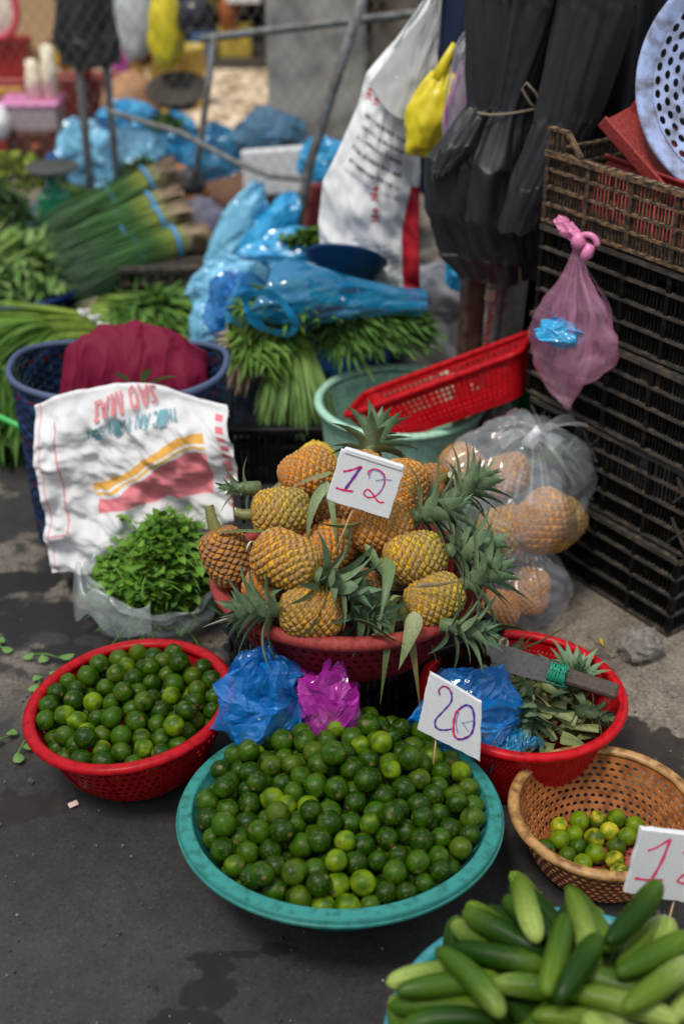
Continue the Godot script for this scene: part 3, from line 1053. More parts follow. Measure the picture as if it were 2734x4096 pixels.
func pineapple_body(s: int, groove: Color, ring_low: Color, ring_high: Color, bract: Color) -> ArrayMesh:
	var m := MB.new()
	var n := noise(s, 1.2)
	var cell := func(u: float, w: float) -> Array:
		var wu := 0.30 * n.get_noise_3d(cos(u * TAU) * 1.6, w * 3.0, sin(u * TAU) * 1.6)
		var ww := 0.30 * n.get_noise_3d(cos(u * TAU) * 1.6 + 9.0, w * 3.0, sin(u * TAU) * 1.6)
		var a := 14.0 * u + 8.0 * w + wu
		var b := 14.0 * u - 8.0 * w + ww
		var fa := a - floorf(a) - 0.5
		var fb := b - floorf(b) - 0.5
		var cu := (fa + fb) / 28.0
		var cw := (fa - fb) / 16.0
		return [maxf(absf(fa), absf(fb)) * 2.0, cw * 8.0, cu * 14.0, n.get_noise_2d(floorf(a) * 7.3, floorf(b) * 5.1)]
	var f := func(u: float, w: float) -> Vector3:
		var y := w * 2.0 - 1.0
		var r := 0.041 * pow(maxf(0.0, 1.0 - pow(absf(y), 3.0)), 0.46) * (1.0 - 0.05 * y)
		var q: Array = cell.call(u, w)
		var d: float = q[0]
		var h: float = 0.0028 * (1.0 - pow(d, 6.0)) * (1.0 + 0.5 * q[3]) + 0.0026 * smoothstep(0.30, 0.0, Vector2(q[1] - 0.10, q[2]).length())
		h *= smoothstep(1.0, 0.88, absf(y))
		var dir := Vector3(cos(u * TAU), 0, sin(u * TAU))
		return dir * (r + h) + Vector3(0, y * 0.056, 0)
	var cf := func(u: float, w: float) -> Color:
		var q: Array = cell.call(u, w)
		var d: float = q[0]
		var c := ring_low.lerp(ring_high, clampf(w * 1.2 - 0.1 + 0.5 * q[3] + 0.3 * n.get_noise_2d(cos(u * TAU) * 2.0, w * 3.0), 0, 1))
		c = tint(c, 1.0 + 0.7 * q[3])
		c = c.lerp(groove, smoothstep(0.74, 0.96, d) * 0.9)
		var e := Vector2(q[1] - 0.06, q[2]).length()
		c = c.lerp(bract, smoothstep(0.43, 0.18, e + 0.16 * q[3]) * 0.78)
		c = c.lerp(Color(0.09, 0.05, 0.03), smoothstep(0.14, 0.04, Vector2(q[1] - 0.16, q[2] * 0.6).length()) * 0.8)
		return c
	m.grid(196, 140, f, cf)
	return m.smooth()


func make_pineapple_meshes() -> void:
	var tan := Color(0.48, 0.30, 0.14)
	pine_bodies = [
		pineapple_body(1, Color(0.20, 0.12, 0.012), Color(0.92, 0.34, 0.008), Color(0.58, 0.35, 0.014), tan),
		pineapple_body(2, Color(0.30, 0.12, 0.01), Color(0.90, 0.26, 0.008), Color(0.86, 0.36, 0.012), tan),
		pineapple_body(3, Color(0.20, 0.16, 0.014), Color(0.92, 0.42, 0.008), Color(0.50, 0.38, 0.016), Color(0.42, 0.30, 0.15)),
		pineapple_body(4, Color(0.16, 0.07, 0.02), Color(0.60, 0.22, 0.015), Color(0.54, 0.21, 0.02), Color(0.32, 0.20, 0.12)),
	]
	for k in 4:
		var m := MB.new()
		var ln: float = [0.052, 0.068, 0.078, 0.060][k]
		blade(m, Vector3.ZERO, Vector3.UP, Vector3.BACK, ln, 0.0205, v3([0.006, 0.022, 0.040, 0.014][k], -0.006 * k, 0.003), 0.22, 6, Color(0.27, 0.35, 0.19), [Color(0.105, 0.205, 0.115), Color(0.125, 0.23, 0.13), Color(0.09, 0.18, 0.095), Color(0.15, 0.235, 0.135)][k])
		m.col = Color(0.25, 0.12, 0.06)
		crown_leaves.append(m.smooth())
	for k in 2:
		var m := MB.new()
		blade(m, Vector3.ZERO, Vector3.UP, Vector3.BACK, 0.03, 0.014, v3(0.014, -0.002, 0.004), 0.5, 4, Color(0.25, 0.17, 0.12), Color(0.16, 0.10, 0.07))
		dry_leaves.append(m.smooth())


# leaves round a crown's core, which lies along y
func add_crown(parent: Node3D, y0: float, n: int, size: float, open := 1.0) -> void:
	var core := MB.new()
	core.col = Color(0.14, 0.19, 0.09)
	core.tube([v3(0, y0 - 0.006, 0), v3(0, y0 + 0.02, 0), v3(0, y0 + 0.048, 0)], [0.014, 0.012, 0.004], 10)
	var c := obj("crown", core.smooth(), mats["pineapple leaf"], parent)
	for k in n:
		var t := (k + 0.5) / n
		var lean := lerpf(1.25, 0.12, pow(t, 0.75)) * open + rf(-0.12, 0.12)
		var b := Basis(Vector3.UP, k * 2.39996 + rf(-0.15, 0.15)) * Basis(Vector3.BACK, -lean) * Basis(Vector3.UP, rf(-0.25, 0.25))
		var s := size * lerpf(0.80, 1.05, sin(t * PI)) * rf(0.88, 1.1)
		var which := 2 if t < 0.25 else (1 if t < 0.6 else (0 if t > 0.85 else 3))
		obj("leaf", crown_leaves[which], mats["pineapple leaf"], c, Transform3D(b * Basis.from_scale(v3(s, s, s)), v3(0, y0 + 0.042 * t, 0) + b * v3(0, 0.004, 0)))


func pineapple(mid: Vector3, d: Vector3, kind: int, crown: int, label: String, size := 1.0, stalk := 0.0, group := "pineapples in the worn red basket") -> Node3D:
	var tr := along(mid, d, rf(0, TAU)) * Transform3D(Basis.from_scale(Vector3.ONE * size), Vector3.ZERO)
	var o := thing("pineapple", label, "pineapple", tr, group)
	obj("body", pine_bodies[kind], mats["pineapple rind"], o)
	if crown > 0:
		add_crown(o, 0.054, crown, 1.15 if crown == 44 else 1.45)
	for k in 9:
		var b := Basis(Vector3.UP, k * 2.4) * Basis(Vector3.BACK, -rf(0.9, 1.5))
		obj("bract", dry_leaves[k % 2], mats["dry"], o, Transform3D(b * Basis(Vector3.RIGHT, 0.0) * Basis.from_scale(Vector3.ONE * rf(0.7, 1.2)), v3(0, -0.052, 0)) * Transform3D(Basis(Vector3.BACK, PI * 0.35), Vector3.ZERO))
	if stalk > 0.0:
		var m := MB.new()
		m.col = Color(0.20, 0.20, 0.07)
		var e := v3(0.008, -0.052 - stalk, 0.004)
		m.tube([v3(0, -0.048, 0), v3(0.003, -0.054 - stalk * 0.5, 0), e], [0.013, 0.0095, 0.0085], 9, false)
		obj("stalk", m.smooth(), mats["pineapple leaf"], o)
		m = MB.new()
		m.col = Color(0.62, 0.60, 0.42)
		m.tube([e + v3(0, 0.0015, 0), e - v3(0, 0.0005, 0)], 0.0082, 9)
		obj("cut_face", m.flat(), mats["plain"], o)
	return o


func loose_leaf(p: Vector3, d: Vector3, side: Vector3, ln: float, w: float, bend: Vector3, c0: Color, c1: Color, label: String, fold := 0.3) -> void:
	var m := MB.new()
	blade(m, Vector3.ZERO, d.normalized(), side.normalized(), ln, w, bend, fold, 9, c0, c1, -1.0)
	tag(obj("pineapple_leaf", m.smooth(), mats["pineapple leaf"], null, at(p)), label, "leaf")


func pineapple_heap() -> void:
	make_pineapple_meshes()
	# the crate that carries the basket
	var cr := thing("plastic_crate", "black plastic crate upside down under the pineapple basket", "crate", at(v3(0.035, 0.0, -2.105), 0.53))
	crate_parts(cr, v3(0.44, 0.188, 0.34), mats["black plastic"], mats["black plastic"], 26, 12, true)
	pineapple(v3(-0.096, 0.445, -1.905), v3(0.92, -0.22, 0.42), 0, 38, "pineapple at the middle left with its crown drooping over the front", 1.10, 0.01)
	pineapple(v3(-0.052, 0.378, -1.845), v3(-0.98, 0.10, 0.05), 0, 32, "orange pineapple lowest at the front, crown pointing left over the rim", 1.02)
	pineapple(v3(-0.205, 0.402, -1.985), v3(0.35, -0.80, 0.25), 3, 0, "brown pineapple at the left end, upturned with cut stalk", 1.0, 0.045)
	pineapple(v3(-0.108, 0.468, -2.03), v3(0.97, 0.06, -0.10), 2, 0, "yellow pineapple left of centre with pale cut stalk to the left", 1.0, 0.03)
	pineapple(v3(-0.062, 0.505, -2.11), v3(0.85, 0.35, -0.35), 1, 0, "orange pineapple high at the back left of the price board", 1.0, 0.04)
	pineapple(v3(0.070, 0.462, -1.995), v3(0.95, 0.25, -0.10), 1, 36, "orange pineapple under the 12 board, crown to the right", 1.05, 0.05)
	pineapple(v3(0.128, 0.425, -1.945), v3(0.96, 0.12, -0.15), 2, 40, "greenish yellow pineapple at the right, crown over the rim", 1.04, 0.02)
	pineapple(v3(0.160, 0.377, -1.885), v3(0.85, 0.32, -0.30), 2, 32, "yellow pineapple lowest at the right, crown behind it", 0.98, 0.02)
	pineapple(v3(-0.020, 0.418, -2.00), v3(0.6, 0.2, -0.6), 1, 0, "orange pineapple half buried in the middle of the heap", 1.0)
	pineapple(v3(0.112, 0.472, -2.105), v3(0.15, 0.75, -0.5), 1, 0, "orange pineapple behind the right edge of the 12 board", 1.05)
	pineapple(v3(-0.128, 0.372, -1.935), v3(0.5, -0.1, -0.7), 1, 0, "small orange pineapple squeezed under the left crown", 0.9)
	pineapple(v3(-0.005, 0.460, -2.06), v3(0.8, 0.2, 0.1), 3, 0, "brownish pineapple behind the lower left of the 12 board", 0.95)
	pineapple(v3(0.035, 0.478, -2.125), v3(0.25, 0.50, -0.83), 1, 44, "pineapple behind the 12 board with its crown standing above", 1.08)
	pineapple(v3(0.160, 0.440, -2.17), v3(-0.5, -0.5, -0.4), 3, 0, "dark pineapple at the far right behind, stalk upwards", 0.95, 0.03)
	pineapple(v3(0.03, 0.36, -1.93), v3(-0.3, 0.1, 0.8), 3, 0, "shaded pineapple at the bottom centre of the heap", 0.9)
	# trimmings under and between the fruit
	var tm := MB.new()
	for k in 330:
		var a := rf(0, TAU)
		var r := 0.18 * sqrt(rng.randf())
		var p := v3(0.012 + cos(a) * r, 0.285 + 0.09 * (1.0 - r / 0.215) + rf(-0.03, 0.015), -2.025 + sin(a) * r)
		var d := dirv(rf(0, TAU), rf(-0.2, 0.6))
		var c0 := Color(0.13, 0.19, 0.07).lerp(Color(0.30, 0.32, 0.14), rng.randf())
		if rng.randf() < 0.3:
			c0 = Color(0.32, 0.22, 0.12)
		blade(tm, p - d * 0.02, d, d.cross(Vector3.UP).normalized().rotated(d, rf(-0.9, 0.9)), rf(0.04, 0.085), rf(0.012, 0.024), v3(rf(-1, 1), rf(-1, 0), rf(-1, 1)) * 0.02, rf(0.1, 0.5), 4, c0, tint(c0, rf(0.35, 0.7)))
	var trim := thing("trimmings", "leaf trimmings lying under and between the pineapples in the worn basket", "trimmings")
	stuff(obj("leaves", tm.smooth(), mats["pineapple leaf"], trim))
	for q in [[v3(0.175, 0.355, -1.84), v3(0.95, 0.05, 0.35), 26, 1.25, "loose crown at the right front rim of the worn basket"], [v3(0.20, 0.46, -2.10), v3(0.85, 0.4, -0.3), 30, 1.4, "bluish crown at the far right of the worn basket"], [v3(-0.155, 0.50, -2.06), v3(-0.8, 0.2, 0.3), 14, 0.8, "small stripped crown at the back left of the worn basket"], [v3(0.02, 0.375, -1.865), v3(0.75, 0.1, 0.65), 22, 1.1, "dark crown lying between the two lowest pineapples"]]:
		var lc := thing("pineapple_rosette", q[4], "pineapple crown", along(q[0], q[1]))
		add_crown(lc, 0.0, q[2], q[3], 0.85)
	# leaves left between the fruit
	var g0 := Color(0.17, 0.23, 0.09)
	var g1 := Color(0.06, 0.12, 0.05)
	var y0 := Color(0.40, 0.42, 0.22)
	loose_leaf(v3(0.085, 0.375, -1.90), v3(0.0, 0.42, 0.85), v3(1, 0, 0.1), 0.18, 0.026, v3(-0.02, -0.215, -0.03), Color(0.12, 0.18, 0.04), Color(0.07, 0.10, 0.025), "long green leaf hanging over the front rim to the left")
	loose_leaf(v3(0.105, 0.370, -1.90), v3(0.10, 0.35, 0.85), v3(1, 0, -0.1), 0.16, 0.024, v3(0.012, -0.21, -0.02), Color(0.13, 0.18, 0.04), Color(0.15, 0.10, 0.04), "browning leaf hanging over the front rim to the right")
	loose_leaf(v3(0.10, 0.405, -1.85), v3(-0.4, 0.6, 0.5), v3(0.7, 0.5, 0.2), 0.085, 0.034, v3(0.02, -0.02, 0.02), y0, g0, "short pale leaf base between the lower pineapples")
	loose_leaf(v3(0.125, 0.395, -1.82), v3(-0.25, -0.75, 0.55), v3(0.9, -0.2, 0.3), 0.075, 0.034, v3(-0.01, -0.03, 0), y0, g0, "pale split leaf below the lowest right pineapple")
	loose_leaf(v3(0.125, 0.425, -1.85), v3(0.95, 0.12, 0.25), v3(0.1, 0.9, 0.4), 0.085, 0.016, v3(0.0, 0.02, 0.0), Color(0.5, 0.4, 0.27), Color(0.42, 0.26, 0.15), "dry straw-coloured leaf lying across the right pineapple")
	loose_leaf(v3(0.075, 0.455, -1.90), v3(0.1, 0.2, 0.7), v3(1, 0.2, 0), 0.12, 0.028, v3(-0.03, -0.09, 0), g0, g1, "dark leaf curling down between the two right crowns")
	loose_leaf(v3(0.02, 0.385, -1.81), v3(0.8, -0.1, 0.3), v3(0.1, 0.4, 0.8), 0.09, 0.022, v3(0.0, -0.02, 0.01), g1, g1, "dark leaf lying along the rim under the drooping crown")
	loose_leaf(v3(0.05, 0.36, -1.80), v3(0.9, 0.1, 0.1), v3(0.1, 0.4, 0.8), 0.06, 0.018, v3(0.0, -0.01, 0.02), Color(0.35, 0.25, 0.12), Color(0.2, 0.13, 0.07), "withered brown leaf on the front rim")
	loose_leaf(v3(-0.030, 0.535, -2.03), v3(-0.55, -0.25, 0.65), v3(0.6, 0.2, 0.5), 0.10, 0.032, v3(0.03, -0.07, -0.01), Color(0.25, 0.32, 0.17), g0, "pale folded leaf hanging left below the 12 board")
	loose_leaf(v3(-0.025, 0.535, -2.02), v3(0.15, -0.45, 0.75), v3(0.9, 0, 0.1), 0.10, 0.016, v3(0.0, -0.05, -0.02), Color(0.25, 0.32, 0.17), g0, "narrow leaf hanging beside the left edge of the 12 board")
	loose_leaf(v3(-0.02, 0.545, -2.04), v3(-0.8, 0.1, 0.35), v3(0.2, 0.3, 0.8), 0.085, 0.026, v3(0, -0.02, 0.02), Color(0.22, 0.26, 0.1), Color(0.22, 0.13, 0.07), "brown-tipped green leaf lying left of the 12 board")
	loose_leaf(v3(-0.135, 0.455, -1.99), v3(-0.9, 0.25, 0.25), v3(0.2, 0.5, 0.8), 0.10, 0.024, v3(0, -0.02, 0), g0, g1, "bluish leaf pointing left above the brown pineapple")
	loose_leaf(v3(-0.11, 0.455, -1.95), v3(-0.3, 0.75, 0.4), v3(0.7, 0.3, 0.3), 0.055, 0.022, v3(0.0, -0.01, 0.01), y0, g0, "cut pale leaf stub beside the middle left pineapple")
	loose_leaf(v3(0.03, 0.485, -1.965), v3(-0.9, 0.02, 0.3), v3(0.1, 0.7, 0.6), 0.075, 0.024, v3(0, 0.01, 0), Color(0.28, 0.34, 0.1), Color(0.2, 0.22, 0.07), "broad green leaf base left of the orange pineapple")
	loose_leaf(v3(0.04, 0.46, -1.93), v3(0.5, -0.45, 0.6), v3(0.7, 0.5, -0.1), 0.07, 0.018, v3(0, -0.02, 0), g0, g1, "thin leaf running down to the right pineapple")
	loose_leaf(v3(-0.165, 0.372, -1.85), v3(-0.95, -0.05, 0.2), v3(0.1, 0.7, 0.6), 0.075, 0.02, v3(0, -0.015, 0), y0, Color(0.5, 0.52, 0.4), "pale leaf end sticking out over the left rim")


# crumpled plastic bag, radii R; the neck gathers towards +y
func bag_mesh(R: Vector3, s: int, amp: float, neck: float, pleats: int, flat_y := -0.8, nu := 84, nv := 64, freq := 2.2) -> MB:
	var m := MB.new()
	var n := noise(s, freq, FastNoiseLite.TYPE_SIMPLEX, 3)
	var c1 := Crumple.new(s, maxi(7, pleats), 5)
	var c2 := Crumple.new(s + 5, maxi(19, pleats * 2), 13)
	m.grid(nu, nv, func(u: float, w: float) -> Vector3:
		var a := w * PI
		var y := -cos(a)
		var r := sin(a)
		var d := Vector3(cos(u * TAU) * r, y, sin(u * TAU) * r)
		var k := 1.0 + amp * (0.85 * c1.height(u, w) + 0.42 * c2.height(u, w)) * smoothstep(0.0, 0.12, w) + amp * 0.8 * n.get_noise_3dv(d * 0.5)
		var g := smoothstep(0.15, 1.0, w)
		k *= 1.0 + 0.16 * neck * g * sin(u * TAU * pleats + 2.0 * n.get_noise_2d(u * 3.0, w))
		var p := d * k
		p.x *= 1.0 - 0.5 * neck * g * g
		p.z *= 1.0 - 0.5 * neck * g * g
		p.y += neck * 0.35 * pow(g, 3.0)
		if p.y < flat_y:
			p.y = flat_y + (p.y - flat_y) * 0.12
		return p * R)
	return m


func bagged_pineapples() -> void:
	var lo := thing("clear_bag", "lower clear plastic bag holding two pineapples, on the ground", "plastic bag", at(v3(0.392, 0.075, -2.375), 0.4))
	obj("film", bag_mesh(v3(0.115, 0.095, 0.10), 31, 0.10, 0.5, 12).smooth(), mats["grey film"], lo)
	pineapple(v3(0.405, 0.085, -2.355), v3(0.15, 0.9, -0.3), 1, 0, "pineapple standing inside the lower clear bag", 0.95, 0.0, "pineapples in the clear bags")
	pineapple(v3(0.330, 0.055, -2.330), v3(-0.9, 0.2, 0.1), 1, 0, "pineapple lying at the left inside the lower clear bag", 0.95, 0.0, "pineapples in the clear bags")
	var up := thing("clear_bag", "upper knotted clear plastic bag full of pineapples beside the crates", "plastic bag", at(v3(0.372, 0.255, -2.485), 0.9))
	obj("film", bag_mesh(v3(0.200, 0.158, 0.160), 34, 0.10, 0.06, 14, -0.85, 96, 72, 2.6).smooth(), mats["milky film"], up)
	var m := MB.new()
	m.tube([v3(0.0, 0.125, 0.03), v3(0.005, 0.148, 0.035), v3(0.015, 0.158, 0.045)], [0.020, 0.010, 0.014], 9)
	obj("knot", m.smooth(), mats["white bag"], up)
	for k in 4:
		m = MB.new()
		var yw: float = [0.4, 2.3, 3.6, 5.3][k]
		var w := 0.04
		m.grid(10, 8, func(u: float, t: float) -> Vector3:
			var d := dirv(yw, 0.5 - 0.5 * t)
			var s := Vector3(-d.z, 0.0, d.x).normalized()
			return v3(0.015, 0.152, 0.045) + d * t * (0.10 if k != 1 else 0.06) + s * (u - 0.5) * w * (0.3 + 1.5 * t) + Vector3.UP * 0.012 * sin(u * 9.0 + k) * t)
		obj("gathered_end", m.smooth(), mats["milky film"], up)
	# pleats of film running down from the knot
	m = MB.new()
	for k in 22:
		var yw := k * 0.2856 + rf(-0.08, 0.08)
		var rr := rf(0.10, 0.165)
		m.grid(8, 2, func(t: float, w: float) -> Vector3:
			var q := dirv(yw + (w - 0.5) * 0.10 * t, 0.0)
			return v3(0.005 + q.x * rr * t, 0.146 - 0.10 * t * t - 0.010 * w * sin(t * PI), 0.035 * (1.0 - t) + q.z * rr * 0.82 * t))
	obj("pleats", m.smooth(), mats["milky film"], up)
	for q in [[v3(0.425, 0.235, -2.40), v3(0.55, 0.62, -0.3), 1, 0, "pineapple at the right inside the upper clear bag", 1.3], [v3(0.470, 0.19, -2.46), v3(0.7, 0.5, -0.2), 0, 0, "pineapple low at the right inside the upper clear bag", 1.2], [v3(0.345, 0.20, -2.41), v3(-0.6, -0.1, 0.2), 0, 26, "greenish pineapple at the front inside the upper clear bag", 1.2], [v3(0.265, 0.30, -2.50), v3(-0.3, 0.5, 0.1), 1, 0, "pineapple at the left inside the upper clear bag", 1.15], [v3(0.36, 0.27, -2.53), v3(0.6, 0.3, 0.0), 1, 18, "pineapple at the top inside the upper clear bag", 1.1]]:
		pineapple(q[0], q[1], q[2], q[3], q[4], q[5], 0.0, "pineapples in the clear bags")
	# the amber bag behind the heap
	var ab := thing("amber_bag", "bulging orange-yellow plastic bag behind the pineapple heap", "plastic bag", at(v3(-0.052, 0.35, -2.33)))
	obj("film", bag_mesh(v3(0.065, 0.095, 0.06), 37, 0.06, 0.3, 9, -0.8, 48, 36).smooth(), mats["amber bag"], ab)
	var st := thing("plastic_crate", "dark crate behind the pineapple basket under the amber bag", "crate", at(v3(-0.02, 0.0, -2.43), 0.1))
	crate_parts(st, v3(0.42, 0.26, 0.18), mats["black plastic"], mats["black plastic"], 20, 8, true)


# a crumpled bag of flat facets: a rough ball whose edges are split twice, each middle pushed in or out
func crumpled_mesh(R: Vector3, s: int, amp: float) -> MB:
	var g := RandomNumberGenerator.new()
	g.seed = s
	var nu := 11
	var nv := 7
	var p := PackedVector3Array()
	for j in nv + 1:
		for i in nu:
			var u := (i + g.randf_range(-0.3, 0.3) + 0.5 * (j % 2)) / nu * TAU
			var w := clampf((j + (g.randf_range(-0.3, 0.3) if j > 0 and j < nv else 0.0)) / nv, 0.0, 1.0) * PI
			var k := 1.0 + amp * g.randf_range(-1.0, 1.0)
			p.append(Vector3(cos(u) * sin(w), -cos(w), sin(u) * sin(w)) * k)
	var f := []
	for j in nv:
		for i in nu:
			var a := j * nu + i
			var b := j * nu + (i + 1) % nu
			if g.randi() % 2:
				f += [a, b, b + nu, a, b + nu, a + nu]
			else:
				f += [a, b, a + nu, b, b + nu, a + nu]
	for level in 3:
		var mids := {}
		var out := []
		for k in range(0, f.size(), 3):
			var e := []
			for q in 3:
				var a: int = f[k + q]
				var b: int = f[k + (q + 1) % 3]
				var key := Vector2i(mini(a, b), maxi(a, b))
				if not mids.has(key):
					var l := p[a].distance_to(p[b])
					var d := Vector3(g.randf_range(-1, 1), g.randf_range(-1, 1), g.randf_range(-1, 1))
					mids[key] = p.size()
					p.append((p[a] + p[b]) * 0.5 + d * l * [0.14, 0.11, 0.07][level])
				e.append(mids[key])
			out += [f[k], e[0], e[2], e[0], f[k + 1], e[1], e[2], e[1], f[k + 2], e[0], e[1], e[2]]
		f = out
	var m := MB.new()
	for q in p:
		q.y = maxf(q.y, -0.8 + (q.y + 0.8) * 0.1) if q.y < -0.8 else q.y
		m.add(q * R)
	m.i = PackedInt32Array(f)
	return m


func crumpled(called: String, label: String, p: Vector3, R: Vector3, s: int, m: Material, amp := 0.22, freq := 1.6, yaw := 0.0) -> Node3D:
	var o := thing(called, label, "plastic bag", at(p, yaw))
	obj("film", crumpled_mesh(R, s, amp).flat(), m, o)
	return o


func flap(o: Node3D, pts: Array, w: float, m: Material, s: int) -> void:
	var b := MB.new()
	var n := noise(s, 14.0)
	b.grid(14, 22, func(u: float, t: float) -> Vector3:
		var q := t * (pts.size() - 1)
		var k := mini(int(q), pts.size() - 2)
		var c: Vector3 = (pts[k] as Vector3).lerp(pts[k + 1], q - k)
		var d: Vector3 = (pts[k + 1] - pts[k]).normalized()
		var side := d.cross(Vector3.UP).normalized()
		var ww: float = w * (0.4 + 0.9 * t)
		return c + side * (u - 0.5) * ww + Vector3.UP * (0.35 * ww * (0.5 - absf(2.0 * n.get_noise_2d(u * 0.35, t * 0.2)))))
	obj("flap", b.smooth(), m, o)


func peel_basket_goods() -> void:
	var o := crumpled("blue_bag", "crumpled deep blue plastic bag standing behind the lime tub", v3(-0.140, 0.200, -1.815), v3(0.082, 0.096, 0.060), 41, mats["deep blue film"], 0.30, 2.2, 0.4)
	flap(o, [v3(0.02, 0.03, 0.02), v3(0.03, 0.08, 0.0), v3(0.01, 0.125, -0.01)], 0.05, mats["deep blue film"], 3)
	o = crumpled("purple_bag", "crumpled magenta purple plastic bag beside the deep blue one", v3(-0.020, 0.205, -1.815), v3(0.068, 0.082, 0.052), 43, mats["purple film"], 0.30, 2.2, 1.0)
	flap(o, [v3(0.02, 0.02, 0.02), v3(0.02, 0.04, -0.03), v3(0.02, 0.05, -0.075)], 0.05, mats["purple film"], 5)
	o = crumpled("blue_bag", "shiny dark blue plastic bag inside the peel basket behind the 20 board", v3(0.232, 0.150, -1.855), v3(0.105, 0.085, 0.075), 45, mats["deep blue film"], 0.28, 2.8, 0.5)
	flap(o, [v3(-0.04, 0.02, 0.05), v3(-0.10, 0.0, 0.02), v3(-0.16, -0.02, 0.02)], 0.07, mats["deep blue film"], 7)
	flap(o, [v3(0.03, 0.0, 0.05), v3(0.03, -0.02, 0.09), v3(0.03, -0.03, 0.105)], 0.09, mats["teal blue film"], 8)
	# crowns cut off and thrown in the basket
	var c := thing("pineapple_rosette", "grey-green pineapple crown standing upright at the right of the peel basket", "pineapple crown", along(v3(0.432, 0.095, -1.975), v3(0.12, 1.0, 0.1)))
	add_crown(c, 0.0, 32, 1.35, 0.62)
	c = thing("pineapple_rosette", "pineapple crown lying under the cleaver with its leaves drooping forward", "pineapple crown", along(v3(0.335, 0.165, -1.905), v3(-0.05, -0.25, 0.9)))
	add_crown(c, 0.0, 28, 1.45, 0.6)
	c = thing("pineapple_rosette", "pineapple crown lying at the back of the peel basket, tips to the right", "pineapple crown", along(v3(0.275, 0.185, -2.00), v3(0.85, 0.0, 0.35)))
	add_crown(c, 0.0, 24, 1.0, 0.6)
	c = thing("pineapple_rosette", "small pineapple crown lying under the cleaver handle", "pineapple crown", along(v3(0.44, 0.12, -1.90), v3(0.7, 0.1, 0.4)))
	add_crown(c, 0.0, 20, 0.8, 0.8)
	# cut stalk with a pale ring
	var m := MB.new()
	var k := thing("cut_stalk", "cut pineapple stalk with a pale ring on its end", "stalk", along(v3(0.300, 0.210, -1.985), v3(0.45, 0.35, 0.8)))
	m.col = Color(0.24, 0.27, 0.08)
	m.tube([v3(0, -0.03, 0), v3(0, 0.0, 0)], [0.013, 0.012], 12, false)
	obj("stem", m.smooth(), mats["pineapple leaf"], k)
	m = MB.new()
	m.col = Color(0.66, 0.58, 0.42)
	lathe(m, [Vector2(0.012, 0.0), Vector2(0.011, 0.002), Vector2(0.007, 0.001), Vector2(0.006, -0.003), Vector2(0.0005, -0.004)], 14)
	obj("cut_face", m.smooth(), mats["plain"], k)
	loose_leaf(v3(0.310, 0.195, -1.97), v3(0.85, 0.05, -0.4), v3(0.2, 0.6, 0.5), 0.18, 0.016, v3(-0.01, 0.02, -0.02), Color(0.45, 0.30, 0.18), Color(0.28, 0.36, 0.1), "long yellow-green leaf reaching over the back rim of the peel basket")
	loose_leaf(v3(0.262, 0.19, -1.95), v3(-0.5, 0.2, 0.75), v3(0.8, 0.4, 0.2), 0.07, 0.05, v3(0.0, -0.04, 0), Color(0.2, 0.27, 0.13), Color(0.16, 0.22, 0.1), "broad grey-green leaf end behind the cleaver tip", 0.5)
	loose_leaf(v3(0.285, 0.22, -2.02), v3(0.7, 0.2, 0.1), v3(0, 0.5, 0.8), 0.07, 0.03, v3(0, -0.02, 0), Color(0.16, 0.24, 0.08), Color(0.2, 0.28, 0.08), "short green leaf at the back rim of the peel basket")
	# chopped peel filling the basket
	m = MB.new()
	for q in 260:
		var a := rf(0, TAU)
		var r := 0.135 * sqrt(rng.randf())
		var g := rng.randf()
		var c0 := Color(0.10, 0.15, 0.04).lerp(Color(0.24, 0.28, 0.10), g)
		if rng.randf() < 0.12:
			c0 = Color(0.35, 0.24, 0.12)
		var d := dirv(rf(0, TAU), rf(-0.3, 0.55))
		var y := 0.085 + 0.035 * exp(-r * r / 0.01) + rf(-0.02, 0.025)
		blade(m, v3(cos(a) * r, y, sin(a) * r) - d * 0.025, d, d.cross(Vector3.UP).normalized().rotated(d, rf(-0.8, 0.8)), rf(0.04, 0.075), rf(0.012, 0.024), v3(rf(-1, 1), rf(-1, 0.2), rf(-1, 1)) * 0.015, rf(0.1, 0.5), 4, c0, tint(c0, 0.55), 0.0)
	var heap := thing("peelings", "chopped green pineapple leaves and peel filling the bright red basket", "peelings", at(v3(0.326, 0.0, -1.912)))
	stuff(obj("chopped_leaves", m.smooth(), mats["pineapple leaf"], heap))
	# cleaver
	var axis := v3(0.221, -0.040, 0.065)
	var kn := thing("cleaver", "old black cleaver with green cord binding and wooden handle", "knife", along(v3(0.258, 0.243, -1.920), axis))
	m = MB.new()
	var out := [Vector2(-0.016, 0.0), Vector2(-0.020, 0.045), Vector2(-0.018, 0.125), Vector2(0.022, 0.125), Vector2(0.026, 0.05), Vector2(0.024, 0.03), Vector2(0.016, 0.026), Vector2(0.018, 0.018), Vector2(0.008, 0.016), Vector2(0.006, 0.004)]
	var ia := []
	for side in 2:
		for p in out:
			ia.append(m.add(v3(p.x, p.y, (0.0016 if p.x < 0.005 else 0.0006) * (1 if side else -1))))
	for s in range(1, out.size() - 1):
		m.tri(0, s, s + 1)
		m.tri(10, 10 + s + 1, 10 + s)
	for s in out.size():
		var n := (s + 1) % out.size()
		m.quad(s, n, 10 + n, 10 + s)
	obj("blade", m.flat(), mats["blade steel"], kn, Transform3D(Basis(Vector3.UP, 0.75), Vector3.ZERO))
	m = MB.new()
	m.cbox(turned(v3(0, 0.197, 0.0), Vector3(0, 43, 0)), v3(0.028, 0.095, 0.019), 0.004)
	obj("handle", m.flat(), mats["handle wood"], kn)
	m = MB.new()
	var coil := []
	for s in 150:
		var a := s * 0.55
		coil.append(v3(cos(a) * (0.0165 + rf(-0.001, 0.001)), 0.118 + 0.032 * s / 150.0 + rf(-0.002, 0.002), sin(a) * 0.013).rotated(Vector3.UP, 0.75))
